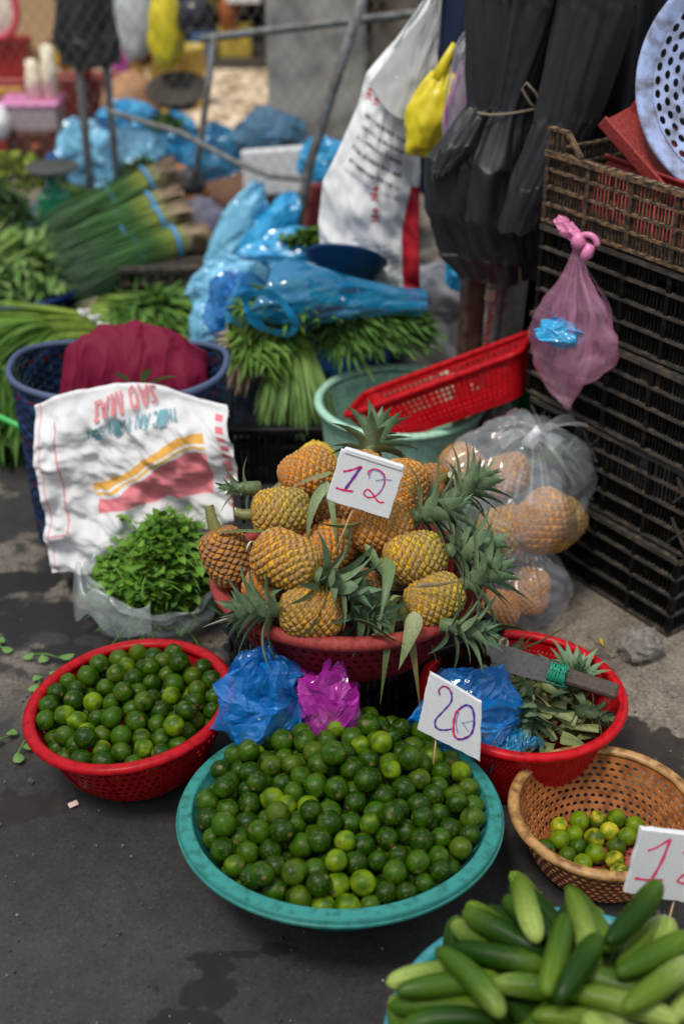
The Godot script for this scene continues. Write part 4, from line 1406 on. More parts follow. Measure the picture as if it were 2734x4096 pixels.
	m.tube(coil, 0.0016, 5)
	for s in 14:
		var a := rf(0, TAU)
		m.tube([v3(cos(a) * 0.016, rf(0.118, 0.15), sin(a) * 0.014), v3(cos(a) * 0.026, rf(0.10, 0.16), sin(a) * 0.024), v3(cos(a + 0.5) * 0.02, rf(0.10, 0.16), sin(a + 0.5) * 0.018)], 0.0008, 4)
	obj("cord_binding", m.smooth(), mats["green cord"], kn)


# fills a crate (origin under its middle, front towards +z) with rails, posts and slats
func crate_parts(o: Node3D, s: Vector3, ms: Material, mr: Material, n_long: int, n_short: int, lid := false, notch := false, skip := []) -> void:
	var hx := s.x / 2
	var hz := s.z / 2
	var top := s.y * (0.78 if notch else 1.0)
	var box := func(c: Vector3, q: Vector3) -> ArrayMesh:
		var m := MB.new()
		m.box(at(c), q)
		return m.flat()
	for side in 2:
		var face := [hx, n_long] if side == 0 else [hz, n_short]
		var w: float = face[0]
		var n: int = face[1]
		var tr := at(v3(0, 0, hz)) if side == 0 else Transform3D(Basis(Vector3.UP, PI / 2), v3(hx, 0, 0))
		for k in 5:
			var y := lerpf(0.005, top - 0.004, k / 4.0)
			obj("rail", box.call(Vector3.ZERO, v3(w * 2 - 0.002, 0.0055 if k < 4 else 0.011, 0.013 if k < 4 else 0.018)), mr, o, tr * at(v3(0, y if k < 4 else y - 0.002, -0.006 if k < 4 else -0.0045)))
		var posts := 4 if side == 0 else 3
		for k in posts + 1:
			var x := lerpf(-w + 0.006, w - 0.006, float(k) / posts)
			var hh := s.y if k == 0 or k == posts else top
			obj("post", box.call(v3(0, hh / 2, 0), v3(0.011, hh - 0.002, 0.010)), ms, o, tr * at(v3(x, 0, -0.005)))
		for k in n:
			var x := lerpf(-w + 0.014, w - 0.014, (k + 0.5) / n)
			var cut := top * 0.25 if k in skip and side == 0 else 0.0
			var lean := Transform3D(Basis(Vector3.BACK, rf(-0.012, 0.012)), v3(x, 0, -0.008 + rf(-0.0008, 0.0008)))
			obj("slat", box.call(v3(0, (top - cut) * 0.5, 0), v3(w * 2 / n * 0.35, top - cut - 0.012, 0.004)), ms, o, tr * lean)
		if notch and side == 0:
			for g in [-1.0, 1.0]:
				for q in 3:
					var m := MB.new()
					m.box(at(v3(g * (w - 0.016 - 0.014 * q), top + (s.y - top) * 0.5, -0.005)), v3(0.006, s.y - top - 0.002, 0.008))
					obj("corner_slat", m.flat(), ms, o, tr)
				var m := MB.new()
				m.box(at(v3(g * (w - 0.028), s.y, -0.006)), v3(0.056, 0.006, 0.013))
				var d := v3(-g * 0.042, top - s.y, 0)
				m.box(Transform3D(Basis(d.normalized(), d.normalized().cross(Vector3.BACK) * -1.0, Vector3.BACK), v3(g * (w - 0.074), (top + s.y) / 2, -0.006)), v3(d.length(), 0.006, 0.013))
				obj("corner_rail", m.flat(), mr, o, tr)
	var m := MB.new()
	for k in n_long:
		m.box(at(v3(lerpf(-hx + 0.014, hx - 0.014, (k + 0.5) / n_long), top * 0.5, -hz + 0.006)), v3(s.x / n_long * 0.4, top - 0.012, 0.004))
	for k in n_short:
		m.box(at(v3(-hx + 0.006, top * 0.5, lerpf(-hz + 0.014, hz - 0.014, (k + 0.5) / n_short))), v3(0.004, top - 0.012, s.z / n_short * 0.4))
	for k in 5:
		var y := lerpf(0.005, top - 0.004, k / 4.0)
		m.box(at(v3(0, y, -hz + 0.006)), v3(s.x - 0.003, 0.0055, 0.012))
		m.box(at(v3(-hx + 0.006, y, 0)), v3(0.012, 0.0052, s.z - 0.028))
	stuff(obj("back_frame", m.flat(), ms, o))
	m = MB.new()
	var yb := s.y - 0.006 if lid else 0.009
	for k in 22:
		m.box(at(v3(lerpf(-hx + 0.02, hx - 0.02, (k + 0.5) / 22.0), yb, 0)), v3(s.x / 22.0 * (0.68 if lid else 0.8), 0.004, s.z - 0.03))
	for k in 5:
		m.box(at(v3(0, yb - 0.002, lerpf(-hz + 0.025, hz - 0.025, k / 4.0))), v3(s.x - 0.03, 0.0045, 0.014))
	stuff(obj("base_grid", m.flat(), ms, o))
	if lid:
		m = MB.new()
		for g in [-1.0, 1.0]:
			m.cbox(at(v3(0, s.y - 0.002, g * (hz - 0.008))), v3(s.x + 0.002, 0.012, 0.020), 0.003)
			m.cbox(at(v3(g * (hx - 0.008), s.y - 0.0015, 0)), v3(0.020, 0.012, s.z - 0.026), 0.003)
		obj("edge_frame", m.flat(), mr, o)


func crate_stack() -> void:
	var yaw := -0.951
	var mid := v3(0.7015, 0, -2.599)
	var says := ["black slatted crate at the bottom of the stack, standing on the ground", "black crate second from the bottom of the stack, beside the pineapple bags", "black slatted crate in the middle of the stack", "black crate fourth from the bottom, the pink bag hanging from it", "brown dusty crate on top of the stack, red trays inside"]
	for k in 5:
		var b := Basis(Vector3.UP, yaw + [0.0, 0.012, -0.012, 0.006, -0.006][k])
		var p := mid + b * v3([0.0, 0.008, -0.006, 0.0, 0.004][k], 0, [0.0, -0.004, 0.004, 0.0, 0.006][k]) + Vector3.UP * 0.1985 * k
		var o := thing("plastic_crate", says[k], "crate", Transform3D(b, p), "crates in the stack at the right")
		var skip := [] if k in [0, 4] else [10, 11, 12, 13, 14, 33, 34, 35, 36, 37]
		crate_parts(o, v3(0.482, 0.194, 0.35), mats["brown crate"] if k == 4 else mats["crate black"], mats["brown rail"] if k == 4 else mats["crate rail"], 48, 26, false, k == 4, skip)
		if k == 1:
			# star braces on the face of one crate
			for c in [-0.215, -0.05, 0.215]:
				for y in [0.05, 0.145]:
					var m := MB.new()
					for g in [-1.0, 1.0]:
						m.box(Transform3D(Basis(Vector3.BACK, g * 0.9), v3(c, y, 0.176)), v3(0.075, 0.004, 0.006 + 0.0004 * g))
					obj("brace", m.flat(), mats["crate rail"], o)
	# what lies inside: sacks of cloth, seen through the slats
	for k in [1, 2]:
		var b := Basis(Vector3.UP, yaw)
		var o := thing("packed_sack", ["", "pale sack packed into the second crate, seen through its slats", "brown sack packed into the middle crate, seen through its slats"][k], "sack", Transform3D(b, mid + Vector3.UP * (0.1985 * k + 0.095)))
		obj("cloth", bag_mesh(v3(0.205, 0.085, 0.14), 60 + k, 0.1, 0.0, 3, -0.9, 40, 30).smooth(), mats["stone"] if k == 1 else mats["brown pipe"], o)
	# red trays and the colander in the top crate
	var b := Basis(Vector3.UP, yaw)
	var base := mid + Vector3.UP * 0.80
	for q in [[v3(-0.085, 0.125, 0.02), Vector3(8, 10, -38), v3(0.26, 0.010, 0.11), "faded red plastic board sticking up out of the top crate"], [v3(-0.03, 0.05, 0.06), Vector3(50, 0, -6), v3(0.34, 0.010, 0.13), "red plastic tray lying inside the top crate"], [v3(0.06, 0.16, -0.08), Vector3(60, 0, 4), v3(0.20, 0.012, 0.12), "dusty red panel leaning at the back of the top crate"]]:
		var m := MB.new()
		var th: Vector3 = q[2]
		m.cbox(Transform3D.IDENTITY, th, 0.003)
		for g in [-1.0, 1.0]:
			m.cbox(at(v3(0, 0.012, g * (th.z / 2 - 0.003))), v3(th.x - 0.002, 0.026, 0.007), 0.002)
		tag(obj("red_tray", m.flat(), mats["dusty red plastic"], null, Transform3D(b, base) * turned(q[0], q[1])), q[3], "tray", "red plastic in the top crate")
	var col := thing("colander", "pale blue round colander with hexagonal holes leaning in the top crate", "colander", Transform3D(Basis.from_euler(Vector3(1.18, -0.30, 0.0)), v3(0.818, 1.10, -2.62)))
	var R := 0.235
	var m := MB.new()
	for r in 11:
		var r0 := 0.02 + (R - 0.045) * r / 11.0
		var r1 := 0.02 + (R - 0.045) * (r + 1.0) / 11.0
		perforated(m, func(u: float, w: float, d: float) -> Vector3:
			var q := lerpf(r0, r1, w)
			var a := (u + 0.5 * (r % 2) / maxi(6, int(TAU * (r0 + r1) / 2 / 0.026))) * TAU
			return Vector3(cos(a) * q, -0.06 * (1.0 - pow(q / R, 2.0)) - d * 0.003, -sin(a) * q), maxi(6, int(TAU * (r0 + r1) / 2 / 0.026)), 1, 0.70, 0.62, false)
	obj("bowl", m.flat(), mats["pale blue plastic"], col)
	m = MB.new()
	lathe(m, [Vector2(R - 0.026, -0.016), Vector2(R - 0.004, -0.002), Vector2(R + 0.004, 0.003), Vector2(R + 0.009, 0.0), Vector2(R + 0.009, -0.008), Vector2(R, -0.008), Vector2(R - 0.026, -0.020)], 80)
	obj("rim", m.smooth(), mats["pale blue plastic"], col)


# a hanging, gathered cloth: rows of [centre, half width, half depth]
func drape(rows: Array, pleats: float, amp: float, s: int, nu := 90, nv := 60) -> ArrayMesh:
	var m := MB.new()
	var n := noise(s, 1.0)
	m.grid(nu, nv, func(u: float, w: float) -> Vector3:
		var q := w * (rows.size() - 1)
		var k := mini(int(q), rows.size() - 2)
		var f := smoothstep(0.0, 1.0, q - k)
		var c: Vector3 = (rows[k][0] as Vector3).lerp(rows[k + 1][0], f)
		var rx: float = lerpf(rows[k][1], rows[k + 1][1], f)
		var rz: float = lerpf(rows[k][2], rows[k + 1][2], f)
		var a := u * TAU
		var ph := a * pleats + 1.6 * n.get_noise_2d(cos(a) * 2.0, w * 2.0 + sin(a))
		var fold := 1.0 + amp * (absf(fmod(ph / PI + 200.0, 2.0) - 1.0) * 2.0 - 1.0) + 0.10 * n.get_noise_3d(cos(a) * 2.0, sin(a) * 2.0, w * 3.0)
		return c + Vector3(cos(a) * rx, 0.012 * n.get_noise_2d(u * 9.0, w * 5.0), -sin(a) * rz) * Vector3(fold, 1, fold))
	return m.smooth()


func right_hangings() -> void:
	# closed black parasol
	var o := thing("closed_parasol", "black market parasol folded and tied with twine beside the crates", "parasol", at(v3(0.40, 0.0, -2.93)))
	obj("canopy", drape([[v3(0.02, 1.50, -0.03), 0.11, 0.08], [v3(0.01, 1.20, -0.03), 0.115, 0.08], [v3(-0.04, 0.975, -0.01), 0.066, 0.05], [v3(-0.065, 0.86, 0.0), 0.115, 0.075], [v3(-0.07, 0.74, 0.0), 0.112, 0.07], [v3(-0.04, 0.64, 0.0), 0.105, 0.06], [v3(-0.02, 0.585, 0.0), 0.085, 0.05]], 4.0, 0.30, 71, 120, 60), mats["black canopy"], o)
	obj("canopy_fold", drape([[v3(0.115, 1.50, 0.07), 0.085, 0.05], [v3(0.120, 1.2, 0.07), 0.084, 0.05], [v3(0.075, 0.97, 0.08), 0.070, 0.045], [v3(0.020, 0.83, 0.09), 0.058, 0.04], [v3(-0.005, 0.73, 0.09), 0.054, 0.036]], 1.0, 0.13, 72), mats["black canopy"], o)
	obj("canopy_fold", drape([[v3(-0.10, 0.975, 0.01), 0.028, 0.02], [v3(-0.145, 0.90, 0.03), 0.034, 0.03], [v3(-0.175, 0.845, 0.03), 0.022, 0.035], [v3(-0.19, 0.825, 0.03), 0.008, 0.02]], 2.0, 0.2, 73, 50, 30), mats["black canopy"], o)
	var m := MB.new()
	m.tube([v3(-0.02, 1.3, -0.02), v3(-0.04, 0.0, -0.04)], 0.016, 10)
	obj("pole", m.smooth(), mats["grey pipe"], o)
	m = MB.new()
	var tie := []
	for k in 25:
		var a := TAU * k / 24.0
		tie.append(v3(-0.04 + cos(a) * 0.080, 0.973 + 0.005 * sin(a * 2), -0.01 + sin(a) * 0.066))
	m.tube(tie, 0.0032, 6)
	m.tube([v3(0.03, 0.972, 0.05), v3(0.0, 1.0, 0.075), v3(-0.018, 1.03, 0.075), v3(-0.010, 1.042, 0.075), v3(0.012, 1.02, 0.075), v3(0.028, 0.985, 0.07), v3(0.022, 0.955, 0.066)], 0.0030, 6)
	m.tube([v3(-0.01, 0.70, 0.055), v3(0.0, 0.66, 0.06), v3(0.01, 0.60, 0.055), v3(0.012, 0.57, 0.05)], 0.0022, 5)
	obj("twine_tie", m.smooth(), mats["twine"], o)
	# dark tarpaulin behind the crates
	m = MB.new()
	m.grid(80, 16, func(u: float, w: float) -> Vector3: return v3(lerpf(0.44, 1.25, u) - 0.06 * w * (1.0 - u), 1.75 - 1.75 * w, -3.10 + 0.035 * sin(u * 46.0 + sin(w * 3.0)) + 0.02 * sin(u * 17.0)))
	m.grid(80, 16, func(u: float, w: float) -> Vector3: return v3(lerpf(0.44, 1.25, u) - 0.06 * w * (1.0 - u), 1.75 - 1.75 * w, -3.108 + 0.035 * sin(u * 46.0 + sin(w * 3.0)) + 0.02 * sin(u * 17.0)))
	tag(obj("tarpaulin", m.smooth(), mats["black canopy"]), "black tarpaulin hanging in deep folds behind the crate stack", "tarpaulin")
	# pink bag on the crates
	o = thing("pink_bag", "pink see-through plastic bag knotted to the crate stack", "plastic bag", at(v3(0.468, 0.60, -2.515), -0.6))
	m = MB.new()
	var n := noise(77, 1.0, FastNoiseLite.TYPE_SIMPLEX, 3)
	var pf := Crumple.new(78, 13, 4)
	var pf2 := Crumple.new(79, 26, 10)
	m.grid(84, 64, func(u: float, w: float) -> Vector3:
		var a := u * TAU
		var y := lerpf(0.205, -0.115, w)
		var r: float = lerpf(0.008, 0.080, smoothstep(0.0, 0.72, w)) * sqrt(maxf(0.0, 1.0 - pow(maxf(0.0, (w - 0.72) / 0.28), 2.2)))
		var f := 1.0 + 0.26 * sin(a * 5.0 + 2.0 * n.get_noise_2d(cos(a), w)) * smoothstep(1.0, 0.2, w) + 0.26 * pf.height(u, w) + 0.12 * pf2.height(u, w)
		return v3(cos(a) * r * f * 1.05 + 0.02 * w, y + 0.035 * cos(a * 1.0 + 0.6) * w * w + 0.02 * sin(a * 3.0) * w * w, sin(a) * r * f * 0.55))
	obj("film", m.smooth(), mats["pink film"], o)
	m = MB.new()
	for k in 9:
		var yw := k * 0.70 + 0.2
		var low := rf(-0.09, 0.02)
		var rr := rf(0.035, 0.085)
		m.grid(3, 14, func(u: float, w: float) -> Vector3:
			var q := dirv(yw + (u - 0.5) * 0.30 + 0.12 * sin(w * 7.0 + k), 0.0)
			var r: float = lerpf(0.006, rr, smoothstep(0.0, 0.7, w)) * (0.82 + 0.10 * u)
			return v3(q.x * r + 0.02 * w, lerpf(0.195, low, w), q.z * r * 0.5))
	obj("pleats", m.smooth(), mats["pink film"], o)
	m = MB.new()
	m.tube([v3(0.0, 0.195, 0), v3(0.003, 0.21, 0.004), v3(0.0, 0.226, 0)], [0.012, 0.017, 0.010], 10)
	var loop := []
	for k in 13:
		var a := PI * k / 12.0
		loop.append(v3(0.022 - cos(a) * 0.020, 0.207 + sin(a) * 0.019, 0.002))
	m.tube(loop, 0.0065, 7)
	m.tube([v3(0.03, 0.208, 0.004), v3(0.026, 0.19, 0.01), v3(0.018, 0.178, 0.012)], [0.010, 0.013, 0.008], 8)
	obj("knot", m.smooth(), mats["pink knot"], o)
	obj("bag_ear", crumpled_mesh(v3(0.030, 0.017, 0.012), 78, 0.25).flat(), mats["pink knot"], o, turned(v3(-0.026, 0.228, 0.0), Vector3(0, 0, -30)))
	obj("bundle_inside", crumpled_mesh(v3(0.050, 0.030, 0.036), 79, 0.2).flat(), mats["sky blue film"], o, at(v3(-0.012, 0.020, 0.028)))
	# hanging printed sack
	o = thing("hanging_sack", "white printed woven sack hanging from the fence pipe, with a red wedge", "sack", at(v3(0, 0, -3.38)))
	var img := Image.create(256, 512, false, Image.FORMAT_RGB8)
	var nz := noise(5, 0.08)
	for y in 512:
		for x in 256:
			var u := x / 256.0
			var w := y / 512.0
			var c := Color(0.92, 0.93, 0.94)
			if w > 0.60 and u > 0.80 - 0.25 * clampf((w - 0.60) * 2.2, 0.0, 0.20) * 0.0 and u > lerpf(0.90, 0.82, smoothstep(0.58, 0.75, w)):
				c = Color(0.80, 0.13, 0.20)
			var slant := w - 0.10 * u
			if slant > 0.36 and slant < 0.56 and u > 0.14 and u < 0.78:
				var line := fmod(slant * 27.0, 1.0)
				if line < 0.34 and nz.get_noise_2d(x * 2.3, floorf(slant * 27.0) * 40.0) > -0.12:
					c = c.lerp(Color(0.25, 0.26, 0.28), 0.75)
			if w > 0.77 and w < 0.97 and u > 0.30 and u < 0.80:
				if fmod(w * 46.0 + u * 4.0, 1.0) < 0.3 and nz.get_noise_2d(x * 1.7, floorf(w * 46.0) * 30.0) > -0.05:
					c = c.lerp(Color(0.35, 0.38, 0.42), 0.7)
			img.set_pixel(x, y, c)
	for g in [[0.53, 0.62], [0.55, 0.685], [0.12, 0.32], [0.24, 0.33]]:
		for q in [[-9, -9, 18, 4], [-2, -12, 4, 24], [-11, 1, 22, 4], [-8, 8, 5, 5], [5, 7, 5, 6]]:
			img.fill_rect(Rect2i(int(g[0] * 256) + q[0], int(g[1] * 512) + q[1], q[2], q[3]), Color(0.78, 0.25, 0.30))
	var pm := mat("sack print", 1, 1, 1, 0.6, {"tex": ImageTexture.create_from_image(img), "back": 0.15})
	var rows := [[0.222, 0.243, 1.16], [0.13, 0.240, 1.03], [0.061, 0.226, 0.95], [0.040, 0.205, 0.865], [0.0, 0.202, 0.77], [-0.050, 0.203, 0.665], [-0.062, 0.205, 0.555], [-0.058, 0.21, 0.45], [-0.02, 0.216, 0.375]]
	var fold := noise(81, 3.0)
	m = MB.new()
	for side in 2:
		m.grid(40, 80, func(u: float, w: float) -> Vector3:
			var q := w * (rows.size() - 1)
			var k := mini(int(q), rows.size() - 2)
			var r: Array = rows[k]
			var r2: Array = rows[k + 1]
			var f := q - k
			var uu := u if side == 0 else 1.0 - u
			var z := (0.055 if side == 0 else -0.05) * sin(PI * uu) * smoothstep(0.0, 0.3, w) + 0.022 * fold.get_noise_2d(uu * 0.8 + w * 0.5, w * 2.4 - uu * 0.7)
			return v3(lerpf(lerpf(r[0], r2[0], f), lerpf(r[1], r2[1], f), uu), lerpf(r[2], r2[2], f) - 0.06 * (uu - 0.5) * w, z))
	obj("body", m.smooth(), pm, o)
	m = MB.new()
	m.grid(24, 24, func(u: float, w: float) -> Vector3:
		var a := v3(0.232, 1.14, 0.01).lerp(v3(0.235, 0.98, 0.05), u)
		var b := v3(0.066, 0.935, 0.03).lerp(v3(0.185, 0.862, 0.09), u)
		return a.lerp(b, w) + v3(0, -0.02 * sin(PI * u), 0.045 * sin(PI * u) * w + 0.01 * fold.get_noise_2d(u, w)))
	obj("mouth_fold", m.smooth(), mats["grey mouth"], o)
	# bags and cloth hanging beside it
	o = thing("yellow_bag", "full yellow plastic bag hanging between the white sack and the parasol", "plastic bag", at(v3(0.215, 0.885, -3.22)))
	obj("film", bag_mesh(v3(0.062, 0.105, 0.05), 83, 0.14, 0.4, 5, -0.9, 60, 44).smooth(), mats["yellow bag"], o, turned(Vector3.ZERO, Vector3(0, 0, -14)))
	var ms := MB.new()
	ms.tube([v3(0.015, 0.09, 0), v3(0.03, 0.13, 0.0), v3(0.05, 0.17, 0.0)], [0.022, 0.012, 0.007], 8)
	obj("twisted_neck", ms.smooth(), mats["yellow bag"], o)
	o = thing("clear_purple_bag", "clear bag with purple stripes hanging beside the yellow bag", "plastic bag", at(v3(0.285, 0.935, -3.08)))
	obj("film", bag_mesh(v3(0.056, 0.135, 0.045), 84, 0.14, 0.6, 7, -0.95, 60, 44).smooth(), mats["milky film"], o)
	obj("contents", bag_mesh(v3(0.045, 0.10, 0.035), 85, 0.2, 0.3, 7, -0.95, 40, 30).smooth(), mats["purple grey"], o, at(v3(0, -0.01, 0)))
	ms = MB.new()
	ms.tube([v3(0.008, 0.10, 0), v3(0.022, 0.17, 0.0), v3(0.03, 0.26, 0.0)], [0.022, 0.012, 0.010], 8)
	obj("twisted_neck", ms.smooth(), mats["pink knot"], o)
	ms = MB.new()
	for k in 4:
		var a := 0.5 + k * 1.1
		ms.tube([v3(cos(a) * 0.02, 0.09, sin(a) * 0.03), v3(cos(a) * 0.052, 0.0, sin(a) * 0.048), v3(cos(a) * 0.045, -0.085, sin(a) * 0.04)], 0.0035, 5)
	obj("purple_stripe", ms.smooth(), mats["purple film"], o)
	ms = MB.new()
	for side in 2:
		ms.grid(16, 12, func(u: float, w: float) -> Vector3: return v3(lerpf(0.20, 0.42, u) - 0.03 * w, lerpf(1.18, 0.58, w) + 0.03 * sin(u * 9.0) * w, -3.52 + 0.02 * sin(u * 14.0 + w * 3.0) - 0.006 * side))
	tag(obj("navy_cloth", ms.smooth(), mats["navy cloth"]), "dark navy cloth hanging behind the yellow bag", "cloth")
	# posts, chain and padlock
	ms = MB.new()
	ms.cbox(turned(v3(0.312, 0.29, -3.0), Vector3(0, 20, -1)), v3(0.052, 0.58, 0.045), 0.005)
	tag(obj("brown_post", ms.flat(), mats["brown pipe"]), "short brown square metal post beside the grey one", "post")
	ms = MB.new()
	ms.cbox(turned(v3(0.392, 0.30, -3.0), Vector3(0, 30, -3)), v3(0.075, 0.60, 0.06), 0.006)
	tag(obj("grey_post", ms.flat(), mats["grey post"]), "short grey rusty square post with a chain round its top", "post")
	o = thing("chain", "steel chain looped between the brown and the grey post", "chain", Transform3D.IDENTITY)
	var link := MB.new()
	var lp := []
	for k in 13:
		var a := TAU * k / 12.0
		lp.append(v3(cos(a) * 0.0055, sin(a) * 0.010 , 0))
	link.tube(lp, 0.0018, 5, false)
	var lm := link.smooth()
	for k in 15:
		var t := k / 14.0
		var p := v3(0.300, 0.588, -2.965).lerp(v3(0.445, 0.60, -2.955), t) + v3(0, -0.035 * sin(PI * t), 0.01 * sin(PI * t))
		obj("link", lm, mats["steel"], o, along(p, v3(1, 0.2 * cos(PI * t) * -1.0, 0), PI / 2 * (k % 2)))
	o = thing("padlock", "small brass padlock hanging from the chain", "padlock", turned(v3(0.352, 0.535, -2.945), Vector3(0, 0, -12)))
	ms = MB.new()
	ms.cbox(Transform3D.IDENTITY, v3(0.024, 0.030, 0.012), 0.002)
	obj("body", ms.flat(), mats["padlock"], o)
	ms = MB.new()
	ms.tube([v3(-0.008, 0.012, 0), v3(-0.008, 0.024, 0), v3(-0.004, 0.032, 0), v3(0.004, 0.032, 0), v3(0.008, 0.024, 0), v3(0.008, 0.012, 0)], 0.0022, 6)
	obj("shackle", ms.smooth(), mats["steel"], o)
	o = thing("red_chain", "red plastic sheathed chain hanging down between the two posts", "chain", Transform3D.IDENTITY)
	for k in 13:
		obj("link", lm, mats["chain red"], o, along(v3(0.357 - 0.001 * k, 0.51 - 0.016 * k, -2.955), Vector3.UP, PI / 2 * (k % 2)))
	crumpled("blue_bag", "light blue plastic bag hanging behind the brown post", v3(0.322, 0.515, -3.25), v3(0.06, 0.10, 0.04), 88, mats["sky blue film"], 0.2, 1.4)
	for q in [[v3(0.27, 0.30, -3.55), v3(0.10, 0.09, 0.08), "grey bundle of plastic behind the posts", 0.42], [v3(0.22, 0.16, -3.45), v3(0.12, 0.12, 0.09), "dark grey bundle low behind the posts", 0.12], [v3(0.32, 0.72, -3.75), v3(0.06, 0.05, 0.05), "small brownish bundle under the navy cloth", 0.2], [v3(0.30, 0.10, -3.2), v3(0.10, 0.10, 0.08), "dark rubbish heap between the greens and the posts", 0.06]]:
		var z := thing("bundle", q[2], "bundle", at(q[0]))
		obj("wrap", bag_mesh(q[1], int(q[0].x * 100), 0.18, 0.2, 5, -0.8, 40, 30).smooth(), mat("bundle%d" % int(q[3] * 100), q[3], q[3] * 0.97, q[3] * 1.02, 0.5), z)
	ms = MB.new()
	for side in 2:
		ms.grid(10, 8, func(u: float, w: float) -> Vector3: return v3(0.405 + 0.05 * u + 0.03 * w, 0.33 - 0.30 * w, -2.86 + 0.02 * sin(u * 8.0) + 0.003 * side))
	tag(obj("green_sheet", ms.smooth(), mat("green sheet", 0.01, 0.22, 0.08, 0.4)), "scrap of bright green plastic at the foot of the grey post", "plastic sheet")




func setting() -> void:
	# one tile of the ground's print: 2.56 m square from x = -1.28, z = -0.55 towards -z
	var s := 1280
	var span := 2.56
	var img := Image.create(s, s, false, Image.FORMAT_RGB8)
	var big := noise(201, 2.6, FastNoiseLite.TYPE_SIMPLEX_SMOOTH, 4)
	var mid := noise(202, 16.0, FastNoiseLite.TYPE_SIMPLEX, 3)
	var speck := noise(204, 70.0, FastNoiseLite.TYPE_SIMPLEX, 2)
	var edge := noise(203, 9.0, FastNoiseLite.TYPE_SIMPLEX, 4)
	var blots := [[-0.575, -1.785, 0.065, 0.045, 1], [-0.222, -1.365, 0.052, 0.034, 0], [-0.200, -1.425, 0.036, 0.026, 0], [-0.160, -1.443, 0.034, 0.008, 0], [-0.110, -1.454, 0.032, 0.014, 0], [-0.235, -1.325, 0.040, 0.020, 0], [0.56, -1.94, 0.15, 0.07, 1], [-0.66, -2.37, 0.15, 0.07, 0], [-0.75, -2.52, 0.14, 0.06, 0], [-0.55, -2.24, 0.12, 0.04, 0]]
	for y in s:
		for x in s:
			var wx := x / float(s) * span - 1.28
			var wz := -0.55 - y / float(s) * span
			var b := big.get_noise_2d(wx, wz)
			var m := mid.get_noise_2d(wx, wz)
			var p := speck.get_noise_2d(wx, wz)
			var e := edge.get_noise_2d(wx, wz)
			var k := 0.027 * (1.0 + 0.45 * b + 0.22 * m + 0.10 * p)
			var c := Color(k * 1.07, k, k * 0.93)
			# dry dust on the concrete towards the right and behind the baskets
			var d := smoothstep(0.36, 0.60, wx + 0.25 * b + 0.10 * e - 0.30 * (wz + 2.0)) * smoothstep(-1.3, -1.8, wz + 0.1 * e)
			var d2 := 0.65 * smoothstep(0.0, 0.25, b + 0.4 * e - 0.05) * smoothstep(-1.85, -2.3, wz)
			c = c.lerp(Color(0.185, 0.155, 0.125) * (1.0 + 0.30 * b + 0.30 * m + 0.25 * p), clampf(maxf(d, d2), 0, 1))
			c.a = 1.0
			if p > 0.72:
				c = tint(c, 1.6)
			elif p < -0.70:
				c = tint(c, 0.5)
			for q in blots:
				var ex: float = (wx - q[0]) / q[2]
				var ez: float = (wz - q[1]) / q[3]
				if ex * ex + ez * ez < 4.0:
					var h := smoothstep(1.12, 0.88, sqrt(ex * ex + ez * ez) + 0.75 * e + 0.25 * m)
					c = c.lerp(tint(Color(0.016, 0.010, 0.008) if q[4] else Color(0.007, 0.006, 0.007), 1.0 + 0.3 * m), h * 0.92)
			img.set_pixel(x, y, c.linear_to_srgb())
	var grain := ntex("grain_fine", 205, 0.20, [[0.0, gray(0.75)], [0.4, gray(0.93)], [0.7, gray(1.0)], [1.0, gray(1.0)]], 3)
	var gm := StandardMaterial3D.new()
	gm.resource_name = "asphalt"
	gm.albedo_texture = ImageTexture.create_from_image(img)
	gm.roughness = 0.85
	gm.uv1_scale = Vector3(1, 1, 1)
	gm.detail_enabled = true
	gm.detail_blend_mode = BaseMaterial3D.BLEND_MODE_MUL
	gm.detail_albedo = grain
	gm.detail_uv_layer = BaseMaterial3D.DETAIL_UV_2
	gm.uv2_triplanar = true
	gm.uv2_world_triplanar = true
	gm.uv2_scale = Vector3.ONE * 3.0
	gm.heightmap_enabled = false
	var m := MB.new()
	var ripple := noise(206, 3.0)
	m.grid(220, 220, func(u: float, w: float) -> Vector3:
		var x := (u - 0.5) * 2.0
		var z := w * 2.0 - 1.0
		x = signf(x) * (absf(x) * 3.0 + 27.0 * pow(absf(x), 5.0))
		z = -2.0 + signf(z) * (absf(z) * 3.0 + 27.0 * pow(absf(z), 5.0))
		return Vector3(x, 0.0035 * ripple.get_noise_2d(x, z) - 0.002, z))
	for k in m.v.size():
		m.t[k] = Vector2((m.v[k].x + 1.28) / span, (-0.55 - m.v[k].z) / span)
	struct("ground", m.smooth(), gm)
	m = MB.new()
	m.grid(40, 8, func(u: float, w: float) -> Vector3: return v3(lerpf(-6.0, -0.25, u), 0.012, -6.7 - 1.75 * w - 0.05 * sin(u * 30.0) * (1.0 - w)))
	struct("bright_pavement", m.smooth(), mat("pavement", 0.80, 0.64, 0.48, 0.9, {"tex": tex["grime"], "scale": 1.0}))


func simple(called: String, label: String, cat: String, mesh: Mesh, m: Material, tr := Transform3D.IDENTITY, group := "") -> MeshInstance3D:
	var o := obj(called, mesh, m, null, tr)
	tag(o, label, cat, group)
	return o


func boxm(s: Vector3, b := 0.005) -> ArrayMesh:
	var m := MB.new()
	m.cbox(Transform3D.IDENTITY, s, b)
	return m.flat()


func tubem(pts: Array, r, sides := 10) -> ArrayMesh:
	var m := MB.new()
	m.tube(pts, r, sides)
	return m.smooth()


func lathem(prof: Array, segs := 28) -> ArrayMesh:
	var m := MB.new()
	lathe(m, prof, segs)
	return m.smooth()


